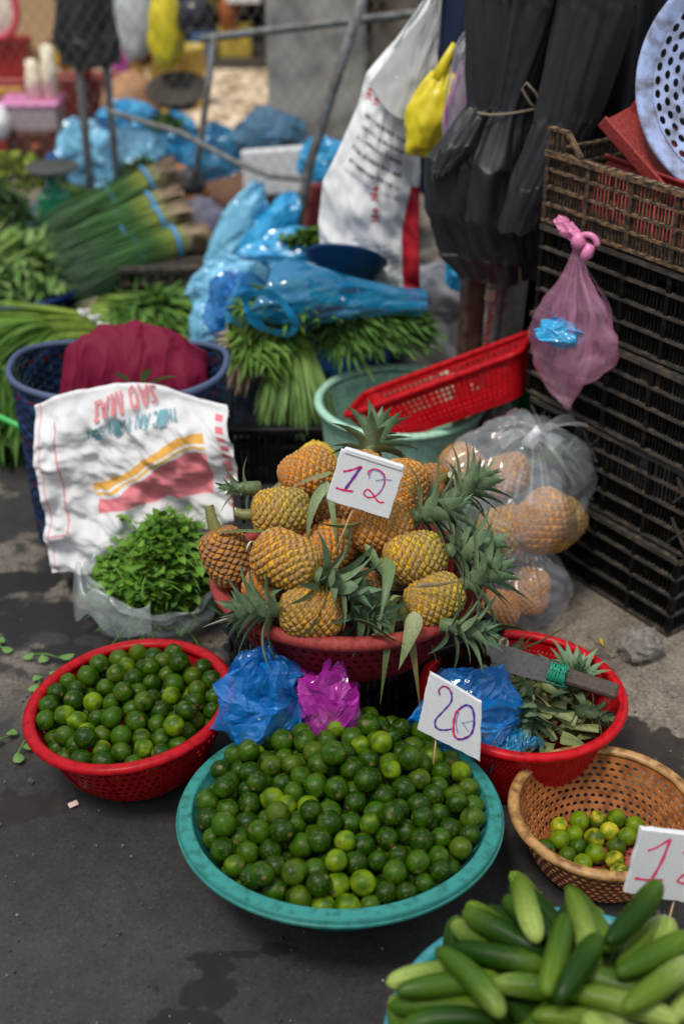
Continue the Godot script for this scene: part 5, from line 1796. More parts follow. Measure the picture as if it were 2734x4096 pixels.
func background() -> void:
	# shop across the yard, dark under its roof
	var o := thing("shop", "dark open-fronted shop across the yard behind the fence", "building", at(v3(0, 0, -8.6)))
	obj("back_wall", boxm(v3(14, 3.0, 0.12)), mat("shop wall", 0.035, 0.027, 0.022, 0.9), o, at(v3(-2, 1.5, -0.55)))
	obj("roof", boxm(v3(14, 0.12, 1.6)), mat("shop roof", 0.12, 0.11, 0.10, 0.8), o, at(v3(-2, 2.3, -0.1)))
	obj("floor_slab", boxm(v3(14, 0.06, 0.92)), mat("shop floor", 0.06, 0.05, 0.042, 0.9), o, at(v3(-2, 0.028, -0.02)))
	obj("side_wall", boxm(v3(0.10, 2.2, 1.0)), mat("shop wall", 0.035, 0.027, 0.022, 0.9), o, at(v3(-0.30, 1.15, 0.0)))
	for k in 2:
		obj("shelf", boxm(v3(2.6, 0.03, 0.3)), mat("shelf wood", 0.16, 0.10, 0.06, 0.8), o, at(v3(-1.9, 0.24 + 0.22 * k, -0.30)))
	var says := ["red-brown box", "tan wooden box", "black box", "pale grey box", "dark orange box", "deep blue box", "mustard yellow box"]
	var goods := [Color(0.30, 0.07, 0.05), Color(0.50, 0.32, 0.15), Color(0.03, 0.03, 0.04), Color(0.40, 0.37, 0.33), Color(0.30, 0.12, 0.04), Color(0.04, 0.11, 0.26), Color(0.5, 0.38, 0.05)]
	for k in 14:
		var c: Color = goods[k % 7]
		var w := rf(0.10, 0.20)
		var h := rf(0.10, 0.19)
		var low := k < 7
		simple("goods_box", "%s %s the dark shop behind the fence" % [says[k % 7], "standing on the floor of" if low else "on the shelf in"], "box", boxm(v3(w, h, 0.16)), mat("goods%d" % (k % 7), c.r, c.g, c.b, 0.6), at(v3((-2.05 + 0.24 * k if low else -2.15 + 0.22 * (k - 7)) + rf(-0.04, 0.04), (0.06 if low else 0.256) + h / 2, (-8.32 if low else -8.88)), rf(-0.2, 0.2)), "boxes in the dark shop")
	simple("cardboard_carton", "tan cardboard carton propped up at the top left of the shop", "carton", boxm(v3(0.26, 0.30, 0.2)), mat("carton", 0.62, 0.42, 0.24, 0.8), turned(v3(-1.66, 0.46, -7.4), Vector3(0, 20, 16)))
	simple("wooden_bench", "rough brown wooden bench at the left before the shop", "bench", boxm(v3(0.9, 0.05, 0.22)), mat("bench wood", 0.16, 0.095, 0.06, 0.8), turned(v3(-1.75, 0.16, -7.75), Vector3(0, 4, -3)))
	simple("yellow_box", "small mustard yellow box below the cardboard carton", "box", boxm(v3(0.12, 0.10, 0.1)), mat("goods6", 0.5, 0.38, 0.05, 0.6), at(v3(-1.54, 0.24, -7.4)))
	simple("red_box", "dark red box standing left of the parasol poles", "box", boxm(v3(0.16, 0.14, 0.12)), mat("goods0", 0.3, 0.07, 0.05, 0.6), at(v3(-1.49, 0.09, -7.0)))
	simple("bright_board", "bright white board at the top of the dark shop front", "board", boxm(v3(0.20, 0.16, 0.02)), mat("white panel", 0.85, 0.85, 0.85, 0.5), at(v3(-0.58, 0.46, -8.2)))
	simple("orange_jar", "small orange jar beside the bright white board", "jar", lathem([Vector2(0.001, 0), Vector2(0.05, 0.0), Vector2(0.055, 0.14), Vector2(0.03, 0.17), Vector2(0.001, 0.17)]), mat("jar orange", 0.35, 0.10, 0.02, 0.5), at(v3(-0.68, 0.24, -8.25)))
	for q in [[-0.93, -7.05, "yellow paint pail standing under the yellow bag"], [-1.12, -7.2, "pale yellow pail left of the other pail"], [-0.80, -7.2, "yellow pail right beside the other pail"]]:
		var p := thing("yellow_pail", q[2], "pail", at(v3(q[0], 0.012, q[1])), "pails before the shop")
		obj("body", lathem([Vector2(0.001, 0.0), Vector2(0.065, 0.0), Vector2(0.08, 0.30), Vector2(0.084, 0.31), Vector2(0.08, 0.31), Vector2(0.07, 0.02)]), mat("pail", 0.55, 0.40, 0.06, 0.5), p)
	# pillar and wall
	var m := MB.new()
	m.cbox(at(v3(-0.105, 1.5, -5.7)), v3(0.40, 3.0, 0.4), 0.02)
	simple("pillar", "thick grey concrete pillar behind the fence", "pillar", m.flat(), mats["concrete"])
	simple("market_wall", "grey-brown rendered wall behind the hanging sack", "wall", boxm(v3(3.0, 3.0, 0.12), 0.01), mat("render", 0.26, 0.22, 0.18, 0.9, {"tex": tex["grime"], "scale": 0.8}), at(v3(1.62, 1.5, -5.8)))
	# fence of wire netting on pipes
	o = thing("wire_fence", "chain-link fence on grey pipes behind the greens", "fence", at(v3(0, 0, -4.55), 0.0))
	m = MB.new()
	var z_of := func(x: float) -> float: return 0.0 + 0.30 * clampf((x + 0.45) / 0.9, 0.0, 1.0)
	var st := 0.045
	for g in 2:
		for k in 90:
			var x0 := -2.3 + st * k
			var pts := []
			for j in 7:
				var y := 0.03 + 1.15 * j / 6.0
				var x := x0 + (1.0 if g else -1.0) * 1.15 * j / 6.0 * 0.7
				pts.append(v3(x, y, (z_of.call(x) as float) + 0.002 * (1 if g else -1)))
			m.tube(pts, 0.0008, 3, false)
	stuff(obj("wire_netting", m.flat(), mats["wire"], o))
	obj("top_pipe", tubem([v3(-0.47, 0.828, 0.01), v3(-0.43, 0.835, 0.01), v3(0.30, 0.985, 0.42), v3(0.62, 1.03, 0.62)], 0.013), mats["grey pipe"], o)
	obj("slanted_pipe", tubem([v3(0.075, 1.05, 0.37), v3(-0.035, 0.72, 0.36), v3(-0.10, 0.52, 0.36), v3(-0.215, 0.0, 0.38)], 0.017), mats["grey pipe"], o)
	obj("slanted_pipe", tubem([v3(-0.42, 0.84, 0.03), v3(-0.485, 0.50, 0.0), v3(-0.52, 0.32, 0.0)], 0.012), mats["grey pipe"], o)
	obj("rope", tubem([v3(-0.80, 0.60, 0.02), v3(-0.55, 0.53, 0.04), v3(-0.36, 0.46, 0.15), v3(-0.24, 0.44, 0.25), v3(-0.12, 0.46, 0.36)], 0.010, 8), mats["grey pipe"], o)
	# hanging things at the top left
	o = thing("closed_parasol", "small black parasol folded up at the top left", "parasol", at(v3(-0.96, 0.0, -5.2)))
	obj("canopy", drape([[v3(0.02, 1.25, 0), 0.05, 0.05], [v3(0.0, 0.90, 0), 0.075, 0.06], [v3(-0.01, 0.72, 0), 0.105, 0.07], [v3(0.0, 0.62, 0), 0.095, 0.07]], 4.0, 0.26, 91, 70, 30), mats["black canopy"], o)
	obj("pole", tubem([v3(-0.045, 0.9, 0), v3(-0.05, 0.0, 0)], 0.018), mats["grey pipe"], o)
	obj("pole", tubem([v3(0.055, 0.9, 0), v3(0.06, 0.0, -0.02)], 0.016), mats["grey pipe"], o)
	var hang := [
		[v3(-0.90, 0.66, -6.0), v3(0.085, 0.19, 0.07), "white bag", "long white plastic bag hanging at the top beside the black parasol", "white_bag"],
		[v3(-0.745, 0.63, -5.8), v3(0.08, 0.15, 0.06), "yellow bag", "yellow plastic bag hanging at the top between white bag and helmet", "yellow_bag"],
		[v3(-0.835, 0.74, -6.25), v3(0.05, 0.20, 0.04), "teal blue film", "blue bag hanging between the white and the yellow bag", "blue_bag"],
		[v3(-1.13, 0.86, -6.0), v3(0.045, 0.13, 0.04), "white bag", "small white bag hanging left of the black parasol", "white_bag"],
		[v3(-0.98, 0.87, -6.1), v3(0.035, 0.12, 0.03), "sky blue film", "small bright blue bag at the top right of the black parasol", "blue_bag"],
		[v3(-1.04, 0.37, -6.4), v3(0.04, 0.08, 0.04), "purple film", "small purple bag hanging behind the parasol poles", "purple_bag"],
	]
	for q in hang:
		var h := thing(q[4], q[3], "plastic bag", at(q[0]))
		obj("film", bag_mesh(q[1], 95 + int(q[0].x * 10), 0.12, 0.6, 6, -0.95, 40, 30).smooth(), mats[q[2]], h)
	o = thing("helmet", "black motorcycle helmet hanging from the fence pipe", "helmet", at(v3(-0.61, 0.70, -5.75)))
	obj("shell", lathem([Vector2(0.001, 0.085), Vector2(0.04, 0.078), Vector2(0.07, 0.05), Vector2(0.082, 0.0), Vector2(0.078, -0.04), Vector2(0.066, -0.05), Vector2(0.066, -0.045)]), mat("helmet black", 0.012, 0.012, 0.02, 0.25), o)
	obj("peak", boxm(v3(0.11, 0.012, 0.06)), mat("helmet black", 0.012, 0.012, 0.02, 0.25), o, turned(v3(0.02, -0.03, 0.085), Vector3(15, 10, 0)))
	o = thing("red_cup", "red plastic cup hanging below the white bag", "cup", at(v3(-0.945, 0.37, -6.5)))
	obj("cup", lathem([Vector2(0.001, 0.0), Vector2(0.04, 0.0), Vector2(0.052, 0.085), Vector2(0.056, 0.088), Vector2(0.050, 0.085), Vector2(0.038, 0.006), Vector2(0.001, 0.006)]), mats["bright red plastic"], o)
	# shrine and cabinet at the left edge
	o = thing("cabinet", "small red-brown wooden cabinet with a round knob at the left", "cabinet", at(v3(-1.40, 0.0, -6.05), 0.15))
	obj("body", boxm(v3(0.24, 0.18, 0.22)), mat("cabinet wood", 0.12, 0.03, 0.02, 0.5), o, at(v3(0, 0.09, 0)))
	obj("side_panel", boxm(v3(0.012, 0.17, 0.2)), mat("cabinet side", 0.40, 0.10, 0.05, 0.5), o, at(v3(-0.125, 0.09, 0.02)))
	obj("knob", lathem([Vector2(0.001, 0.012), Vector2(0.016, 0.008), Vector2(0.018, 0.0)]), mat("cabinet side", 0.4, 0.1, 0.05, 0.5), o, turned(v3(0.0, 0.11, 0.112), Vector3(90, 0, 0)))
	o = thing("lidded_box", "clear box with pink lid standing on the red-brown cabinet", "box", at(v3(-1.40, 0.182, -6.05)))
	obj("body", boxm(v3(0.25, 0.10, 0.2)), mat("box body", 0.42, 0.34, 0.36, 0.4), o, at(v3(0, 0.05, 0)))
	obj("lid", boxm(v3(0.27, 0.022, 0.21)), mat("box lid", 0.62, 0.22, 0.45, 0.4), o, at(v3(0, 0.112, 0)))
	simple("white_bag", "bright white bag beside the pink-lidded box", "plastic bag", bag_mesh(v3(0.05, 0.075, 0.05), 17, 0.1, 0.3, 4, -0.9, 30, 22).smooth(), mat("bright white", 0.85, 0.85, 0.88, 0.4), at(v3(-1.52, 0.23, -5.90)))
	for q in [[-1.42, 0.17, 0.034, "shorter cream bottle on the pink-lidded box"], [-1.345, 0.235, 0.036, "taller cream white bottle on the pink-lidded box"]]:
		var b := thing("cream_bottle", q[3], "bottle", at(v3(q[0] + 0.035, 0.307, -6.05)))
		obj("body", lathem([Vector2(0.001, 0), Vector2(q[2], 0.0), Vector2(q[2], q[1] * 0.6), Vector2(q[2] * 0.75, q[1] * 0.68), Vector2(q[2] * 0.8, q[1] * 0.95), Vector2(0.001, q[1])]), mat("cream", 0.90, 0.80, 0.62, 0.4), b)
	for q in [[v3(-1.235, 0.42, -6.1), "orange bottle to the right of the cream ones", Color(0.75, 0.30, 0.02)], [v3(-1.17, 0.36, -6.15), "red bottle beside the orange one", Color(0.45, 0.05, 0.03)]]:
		simple("sauce_bottle", q[1], "bottle", lathem([Vector2(0.001, 0), Vector2(0.035, 0.0), Vector2(0.036, 0.11), Vector2(0.012, 0.15), Vector2(0.010, 0.18), Vector2(0.001, 0.18)]), mat("sauce" + q[1].substr(0, 3), q[2].r, q[2].g, q[2].b, 0.3), at(q[0]))
	simple("display_stand", "low dark red stand behind the cabinet carrying the bottles", "stand", boxm(v3(0.42, 0.36, 0.16)), mat("stand red", 0.20, 0.03, 0.025, 0.5), at(v3(-1.26, 0.18, -6.28)))
	o = thing("shrine", "red and gold shrine with an oval white picture at the left edge", "shrine", at(v3(-1.60, 0.0, -6.4)))
	obj("base", boxm(v3(0.34, 0.34, 0.24)), mat("shrine red", 0.35, 0.02, 0.02, 0.4), o, at(v3(0, 0.17, 0)))
	obj("gold_band", boxm(v3(0.35, 0.05, 0.25)), mat("gold", 0.60, 0.30, 0.03, 0.4), o, at(v3(0, 0.28, 0)))
	obj("upper_case", boxm(v3(0.26, 0.16, 0.18)), mat("shrine red", 0.35, 0.02, 0.02, 0.4), o, at(v3(0, 0.42, 0)))
	var oval := MB.new()
	lathe(oval, [Vector2(0.001, 0.012), Vector2(0.075, 0.012), Vector2(0.08, 0.006), Vector2(0.08, 0.0)], 30, 1.0, 1.35)
	obj("oval_picture", oval.smooth(), mat("bright cream", 0.85, 0.72, 0.6, 0.5), o, turned(v3(0.03, 0.64, 0.10), Vector3(85, 0, 0)))
	oval = MB.new()
	lathe(oval, [Vector2(0.076, 0.0), Vector2(0.082, 0.02), Vector2(0.10, 0.015), Vector2(0.104, -0.01), Vector2(0.076, -0.01)], 30, 1.0, 1.3)
	obj("oval_frame", oval.smooth(), mat("shrine pink", 0.70, 0.06, 0.10, 0.4), o, turned(v3(0.03, 0.64, 0.10), Vector3(85, 0, 0)))
	# heap of pale blue bags
	for q in [[v3(-1.07, 0.20, -5.45), v3(0.13, 0.13, 0.10), "pale blue film", "pale blue bag at the left of the bag heap"], [v3(-0.86, 0.20, -5.35), v3(0.14, 0.13, 0.10), "pale blue film", "pale blue bag in the middle of the bag heap"], [v3(-0.90, 0.33, -5.55), v3(0.12, 0.07, 0.09), "sky blue film", "bright blue bag on top of the bag heap"], [v3(-0.70, 0.24, -5.45), v3(0.11, 0.12, 0.09), "sky blue film", "blue bag of greens at the right of the bag heap"], [v3(-0.90, 0.09, -5.05), v3(0.12, 0.10, 0.08), "pale blue film", "low pale blue bag in front of the bag heap"], [v3(-1.17, 0.14, -5.3), v3(0.05, 0.10, 0.05), "deep blue film", "bright blue bag beside the cabinet"], [v3(-1.16, 0.05, -5.1), v3(0.12, 0.06, 0.08), "pale blue film", "flat whitish blue bag under the cabinet"], [v3(-0.50, 0.235, -5.15), v3(0.125, 0.15, 0.10), "teal blue film", "big dark blue knotted bag of greens right of the bag heap"]]:
		var h := thing("blue_bag", q[3], "plastic bag", at(q[0]), "heaped blue bags by the fence")
		obj("film", crumpled_mesh(q[1] * 1.08, 420 + int(q[0].x * 37), 0.20).flat(), mats[q[2]], h)
	for q in [[v3(-0.72, 0.33, -5.42), v3(0.07, 0.04, 0.06), "greens showing out of the blue bag heap"], [v3(-0.80, 0.19, -5.23), v3(0.07, 0.06, 0.04), "dark greens between the pale blue bags"]]:
		leaf_heap("greens", q[2], q[0], q[1], 220, 0.05, 0.02, Color(0.05, 0.12, 0.02), Color(0.09, 0.2, 0.03), 1.0)
	simple("orange_bag", "orange-brown bag between the onion bundles and the blue bag", "plastic bag", bag_mesh(v3(0.12, 0.10, 0.07), 131, 0.12, 0.4, 5, -0.7, 40, 30).smooth(), mat("orange bag", 0.40, 0.14, 0.02, 0.5), at(v3(-0.63, 0.20, -4.92)))
	simple("foam_box", "white foam box lid standing behind the slanted pipe", "box", boxm(v3(0.40, 0.17, 0.05), 0.01), mats["foam"], turned(v3(-0.17, 0.31, -4.85), Vector3(-8, 5, 3)))
	simple("round_basket", "dark round shallow basket leaning by the fence", "basket", lathem([Vector2(0.001, 0.0), Vector2(0.09, 0.01), Vector2(0.125, 0.06), Vector2(0.135, 0.062), Vector2(0.125, 0.066), Vector2(0.09, 0.02), Vector2(0.001, 0.012)], 36), mat("basket dark", 0.05, 0.04, 0.033, 0.8), turned(v3(-0.70, 0.36, -5.75), Vector3(20, 0, 0)))
	simple("brown_sack", "orange-brown sack of goods left of the dark round basket", "sack", bag_mesh(v3(0.13, 0.15, 0.1), 133, 0.1, 0.2, 5, -0.8, 40, 30).smooth(), mat("brown sack", 0.42, 0.22, 0.11, 0.8), at(v3(-0.92, 0.30, -5.85)))
	simple("blue_tarp", "dull blue covered heap behind the rope", "tarpaulin", crumpled_mesh(v3(0.15, 0.13, 0.10), 134, 0.16).flat(), mat("dull blue", 0.04, 0.13, 0.22, 0.6), at(v3(-0.29, 0.33, -5.15)))
	simple("earth_heap", "brown heap of peelings along the foot of the fence", "heap", bag_mesh(v3(0.42, 0.20, 0.14), 135, 0.2, 0.0, 5, -0.6, 50, 30).smooth(), mat("earth", 0.14, 0.07, 0.04, 0.9), at(v3(-0.15, 0.08, -5.0)))
	simple("grey_bundle", "grey-violet cloth bundle beside the onion roots", "bundle", bag_mesh(v3(0.10, 0.09, 0.08), 136, 0.16, 0.1, 5, -0.8, 40, 30).smooth(), mat("grey violet", 0.13, 0.13, 0.19, 0.7), at(v3(-0.50, 0.20, -4.55)))
	simple("black_bundle", "small black bundle under the orange bag", "bundle", bag_mesh(v3(0.06, 0.05, 0.05), 137, 0.12, 0.1, 5, -0.8, 30, 22).smooth(), mat("black blue", 0.012, 0.014, 0.03, 0.5), at(v3(-0.555, 0.29, -4.75)))
	# standing blue bags by the slanted pipe
	for q in [[v3(-0.335, 0.33, -4.05), v3(0.065, 0.16, 0.06), Vector3(0, 0, -28), "pale blue film", "long pale blue bag leaning left of the slanted pipe"], [v3(-0.235, 0.32, -4.00), v3(0.065, 0.15, 0.06), Vector3(0, 0, -32), "sky blue film", "long bright blue bag leaning beside the pale one"], [v3(-0.33, 0.27, -3.70), v3(0.13, 0.09, 0.09), Vector3(0, 0, 12), "pale blue film", "pale blue bag lying behind the green bunches"], [v3(-0.13, 0.38, -3.72), v3(0.16, 0.06, 0.07), Vector3(0, 0, 4), "sky blue film", "bright blue bag of leaves below the white sack"], [v3(-0.06, 0.46, -4.35), v3(0.08, 0.09, 0.06), Vector3(0, 0, 0), "sky blue film", "blue bag half hidden by the white sack"], [v3(-0.27, 0.36, -3.30), v3(0.09, 0.10, 0.09), Vector3(0, 0, 20), "deep blue film", "dark blue sheet under the big blue bag"], [v3(-0.38, 0.18, -3.62), v3(0.07, 0.10, 0.07), Vector3(0, 0, 0), "pale blue film", "pale blue bag low beside the dark greens"]]:
		var h := thing("blue_bag", q[4], "plastic bag", turned(q[0], q[2]), "blue bags by the slanted pipe")
		obj("film", crumpled_mesh(q[1] * 1.05, 540 + int(q[0].x * 37), 0.15).flat(), mats[q[3]], h)
	leaf_heap("greens", "leafy greens in the bright blue bag below the white sack", v3(-0.08, 0.42, -3.68), v3(0.09, 0.03, 0.05), 260, 0.05, 0.018, Color(0.04, 0.11, 0.02), Color(0.10, 0.2, 0.03), 1.0)
	simple("red_cloth", "dark red cloth behind the slanted pipe", "cloth", boxm(v3(0.07, 0.2, 0.03), 0.01), mat("dark red cloth", 0.20, 0.03, 0.03, 0.8), turned(v3(-0.085, 0.33, -4.25), Vector3(0, 10, -10)))
	simple("blue_bowl", "dark blue bowl standing behind the big blue bag", "bowl", lathem([Vector2(0.001, 0.0), Vector2(0.06, 0.0), Vector2(0.105, 0.08), Vector2(0.11, 0.08), Vector2(0.10, 0.075), Vector2(0.055, 0.008), Vector2(0.001, 0.008)], 36), mat("bowl blue", 0.006, 0.05, 0.15, 0.4), turned(v3(0.0, 0.44, -3.25), Vector3(-38, 0, -8)))


# a heap of small leaves; r are its radii, size the length of a leaf
func leaf_heap(called: String, label: String, p: Vector3, r: Vector3, n: int, ln: float, w: float, c0: Color, c1: Color, shape := 0.6, lie := Vector3.ZERO, cat := "greens") -> Node3D:
	var m := MB.new()
	for k in n:
		var a := rf(0, TAU)
		var q := sqrt(rng.randf())
		var y := sqrt(maxf(0.0, 1.0 - q * q))
		var s := v3(cos(a) * q, y, sin(a) * q) * rf(0.72, 1.04)
		var d := (v3(s.x, s.y * 0.4, s.z).normalized() + v3(rf(-1, 1), rf(-0.5, 0.7), rf(-1, 1)) * (0.9 if lie == Vector3.ZERO else 0.45) + lie).normalized()
		var side := d.cross(Vector3.UP).normalized().rotated(d, rf(-0.9, 0.9))
		var c := c0.lerp(c1, rng.randf())
		blade(m, s * r - d * ln * 0.4, d, side, ln * rf(0.7, 1.2), w * rf(0.7, 1.2), v3(rf(-0.3, 0.3), rf(-0.5, 0.0), rf(-0.3, 0.3)) * ln, rf(0.0, 0.35), 3, tint(c, 0.8), c, shape)
	var o := thing(called, label, cat, at(p))
	stuff(obj("leaves", m.smooth(), mats["leaf"], o))
	return o


# long leaves or stems from a root end; returns the thing
func bunch(called: String, label: String, p: Vector3, d: Vector3, ln: float, n: int, r0: float, spread: float, w: float, c0: Color, c1: Color, droop: float, roots := true, group := "") -> Node3D:
	var o := thing(called, label, "greens", at(p), group)
	d = d.normalized()
	var x := d.cross(Vector3.UP).normalized()
	var y := x.cross(d)
	var m := MB.new()
	for k in n:
		var a := rf(0, TAU)
		var q := sqrt(rng.randf())
		var off := (x * cos(a) + y * sin(a) * 0.7) * q
		var dd := (d + off * spread + v3(rf(-1, 1), rf(-1, 1), rf(-1, 1)) * 0.05).normalized()
		var c := c1 * rf(0.65, 1.25)
		c.a = 1.0
		blade(m, off * r0 + d * rf(0, 0.04), dd, dd.cross(y.rotated(d, rf(-1.2, 1.2))).normalized(), ln * rf(0.7, 1.1), w * rf(0.7, 1.2), v3(0, -droop * rf(0.5, 1.4), 0) + off * 0.02, rf(0.1, 0.4), 5, c0, c, 0.7)
	stuff(obj("leaves", m.smooth(), mats["leaf"], o))
	if roots:
		m = MB.new()
		for k in 90:
			var a := rf(0, TAU)
			var off := (x * cos(a) + y * sin(a) * 0.7) * sqrt(rng.randf()) * r0
			blade(m, off, (-d + v3(rf(-1, 1), rf(-1.2, 0.6), rf(-1, 1)) * 0.35).normalized(), x, rf(0.03, 0.075), 0.006, v3(0, -0.015, 0), 0.2, 3, Color(0.48, 0.38, 0.25), Color(0.34, 0.25, 0.16), 0.5)
		stuff(obj("roots", m.smooth(), mats["dry"], o))
	return o


func onion_bundle(label: String, root: Vector3, tip: Vector3, r: float) -> void:
	var o := thing("onion_bundle", label, "spring onions", at(root), "tied spring onion bundles")
	var d := tip - root
	var ln := d.length()
	d = d.normalized()
	var x := d.cross(Vector3.UP).normalized()
	var y := x.cross(d)
	var m := MB.new()
	for k in 420:
		var a := rf(0, TAU)
		var q := sqrt(rng.randf())
		var off := x * cos(a) * q + y * sin(a) * q
		var g := rf(0.75, 1.2)
		blade(m, off * r * 0.85 + d * rf(-0.02, 0.0), (d + off * 0.10).normalized(), (x * sin(a) - y * cos(a)), ln * rf(0.85, 1.1), 0.0062, v3(0, -0.05 * rf(0.4, 1.3), 0) + off * 0.02, 0.4, 6, Color(0.45, 0.46, 0.16), Color(0.040, 0.115, 0.045) * g, 0.35)
	# the first part of every stem is pale
	for k in m.c.size():
		var t := (m.v[k]).dot(d) / ln
		var c := Color(0.50, 0.44, 0.26).lerp(Color(0.30, 0.36, 0.07), smoothstep(0.02, 0.12, t)).lerp(Color(0.060, 0.150, 0.045), smoothstep(0.12, 0.30, t)).lerp(Color(0.085, 0.15, 0.085), smoothstep(0.5, 1.0, t))
		m.c[k] = tint(c, 0.75 + 0.5 * fmod(absf(sin((k / 21) * 12.9)) * 43.7, 1.0))
	stuff(obj("stems", m.smooth(), mats["leaf"], o))
	m = MB.new()
	for k in 240:
		var a := rf(0, TAU)
		var off := (x * cos(a) + y * sin(a)) * sqrt(rng.randf()) * r * 0.9
		var c := Color(0.36, 0.25, 0.16) * rf(0.5, 1.2)
		blade(m, off + d * 0.01, (-d + off * 2.0 + v3(rf(-1, 1), rf(-1, 0.6), rf(-1, 1)) * 0.18).normalized(), x.rotated(d, a), rf(0.06, 0.10), 0.009, v3(0, -0.012, 0), 0.4, 3, Color(0.42, 0.33, 0.22), c, 0.6)
	stuff(obj("roots", m.smooth(), mats["dry"], o))
	for t in [0.10, 0.42]:
		m = MB.new()
		var ring := []
		for k in 25:
			var a := TAU * k / 24.0
			ring.append(d * ln * t + (x * cos(a) + y * sin(a)) * r * (1.02 if t < 0.2 else 1.06) + v3(0, -0.05 * t * t, 0))
		m.tube(ring, 0.008, 6, false)
		obj("blue_tie", m.smooth(), mat("tie blue", 0.06, 0.26, 0.50, 0.5), o)


func left_greens() -> void:
	var deep := Color(0.030, 0.085, 0.020)
	var mid := Color(0.075, 0.17, 0.035)
	var lite := Color(0.20, 0.34, 0.06)
	var pale := Color(0.36, 0.46, 0.18)
	# spring onions on a dark crate
	var cr := thing("plastic_crate", "dark crate under the spring onion bundles", "crate", at(v3(-0.56, 0.0, -4.22), 0.05))
	crate_parts(cr, v3(0.34, 0.21, 0.34), mats["dusty slats"], mats["crate rail"], 12, 10, true)
	onion_bundle("spring onion bundle at the back, roots pointing up to the right", v3(-0.645, 0.355, -4.60), v3(-1.02, 0.20, -4.42), 0.056)
	onion_bundle("spring onion bundle second from the back, half covered", v3(-0.625, 0.300, -4.50), v3(-0.98, 0.17, -4.32), 0.046)
	onion_bundle("spring onion bundle second from the front", v3(-0.585, 0.285, -4.36), v3(-0.95, 0.19, -4.16), 0.050)
	onion_bundle("spring onion bundle at the front, lying level on the crate", v3(-0.515, 0.255, -4.22), v3(-0.88, 0.19, -4.06), 0.050)
	# green scale
	var o := thing("weighing_scale", "green market scale with a dark dish behind the greens", "scale", at(v3(-1.07, 0.02, -4.82)))
	obj("body", boxm(v3(0.12, 0.20, 0.09), 0.015), mat("scale green", 0.006, 0.24, 0.11, 0.4), o, at(v3(0, 0.12, 0)))
	obj("neck", boxm(v3(0.04, 0.08, 0.04), 0.004), mat("scale green", 0.006, 0.24, 0.11, 0.4), o, at(v3(0, 0.25, 0)))
	obj("dish", lathem([Vector2(0.001, 0.0), Vector2(0.08, 0.004), Vector2(0.10, 0.02), Vector2(0.096, 0.024), Vector2(0.001, 0.01)], 32), mat("dish", 0.06, 0.07, 0.065, 0.4), o, at(v3(0, 0.29, 0)))
	# tray with leafy greens
	o = thing("blue_tray", "round dark blue tray under the leafy greens at the left", "tray", at(v3(-1.13, 0.06, -4.22)))
	obj("tray", lathem([Vector2(0.001, 0.0), Vector2(0.22, 0.0), Vector2(0.27, 0.055), Vector2(0.285, 0.058), Vector2(0.285, 0.045), Vector2(0.23, -0.012), Vector2(0.001, -0.012)], 48), mat("tray blue", 0.004, 0.025, 0.14, 0.4), o)
	leaf_heap("leafy_greens", "heap of light leafy greens on the blue tray", v3(-1.10, 0.10, -4.24), v3(0.25, 0.13, 0.20), 900, 0.11, 0.04, Color(0.10, 0.21, 0.05), Color(0.24, 0.36, 0.13), 0.8)
	bunch("leafy_greens", "pale stems of the greens lying at the left of the blue tray", v3(-1.22, 0.14, -4.10), v3(0.6, 0.25, -0.6), 0.25, 140, 0.05, 0.5, 0.014, pale, lite, 0.05, false)
	leaf_heap("herb_heap", "dark green herb heap at the far left behind the tray", v3(-1.31, 0.12, -4.70), v3(0.18, 0.17, 0.14), 800, 0.07, 0.022, deep, Color(0.05, 0.12, 0.02), 0.8)
	leaf_heap("herb_heap", "yellow-green leaf heap behind the dark herbs", v3(-1.26, 0.18, -4.98), v3(0.22, 0.15, 0.10), 500, 0.06, 0.03, Color(0.20, 0.28, 0.04), Color(0.34, 0.40, 0.06), 0.8)
	for q in [[v3(-1.50, 0.17, -5.3), "pale cabbage at the left edge below the cabinet"], [v3(-1.42, 0.10, -5.15), "second pale cabbage in front of the first"]]:
		var c := thing("cabbage", q[1], "cabbage", at(q[0]))
		obj("head", bag_mesh(v3(0.09, 0.085, 0.09), 151, 0.10, 0.0, 3, -0.9, 36, 28).smooth(), mat("cabbage", 0.50, 0.58, 0.34, 0.5), c)
	leaf_heap("herb_heap", "bright green leaves under the white blue bag", v3(-1.0, 0.12, -4.86), v3(0.14, 0.10, 0.08), 300, 0.06, 0.025, lite, Color(0.2, 0.4, 0.04), 0.8)
	# long stems with roots, in front
	bunch("stem_bunch", "long yellow-green stems tied with white string, tips to the left", v3(-0.72, 0.085, -3.78), v3(-1.0, 0.02, 0.10), 0.46, 1200, 0.080, 0.30, 0.0052, Color(0.26, 0.36, 0.06), Color(0.14, 0.26, 0.035), 0.10)
	bunch("stem_bunch", "long green leaves fanning down at the left edge, below the stems", v3(-0.86, 0.12, -3.62), v3(-0.55, -0.05, 0.6), 0.26, 900, 0.13, 0.75, 0.011, Color(0.15, 0.27, 0.04), Color(0.075, 0.17, 0.03), 0.14, false)
	bunch("stem_bunch", "green leaves at the left edge behind the navy woven bag", v3(-0.98, 0.10, -3.35), v3(-0.2, 0.15, 0.9), 0.26, 700, 0.13, 0.8, 0.011, Color(0.10, 0.2, 0.03), Color(0.06, 0.15, 0.025), 0.12, false)
	bunch("leek_bunch", "dark green garlic leaf bunch behind the magenta sack, roots to the left", v3(-0.78, 0.10, -3.95), v3(1.0, 0.0, 0.42), 0.24, 700, 0.07, 0.5, 0.011, Color(0.30, 0.42, 0.08), Color(0.045, 0.12, 0.028), 0.07)
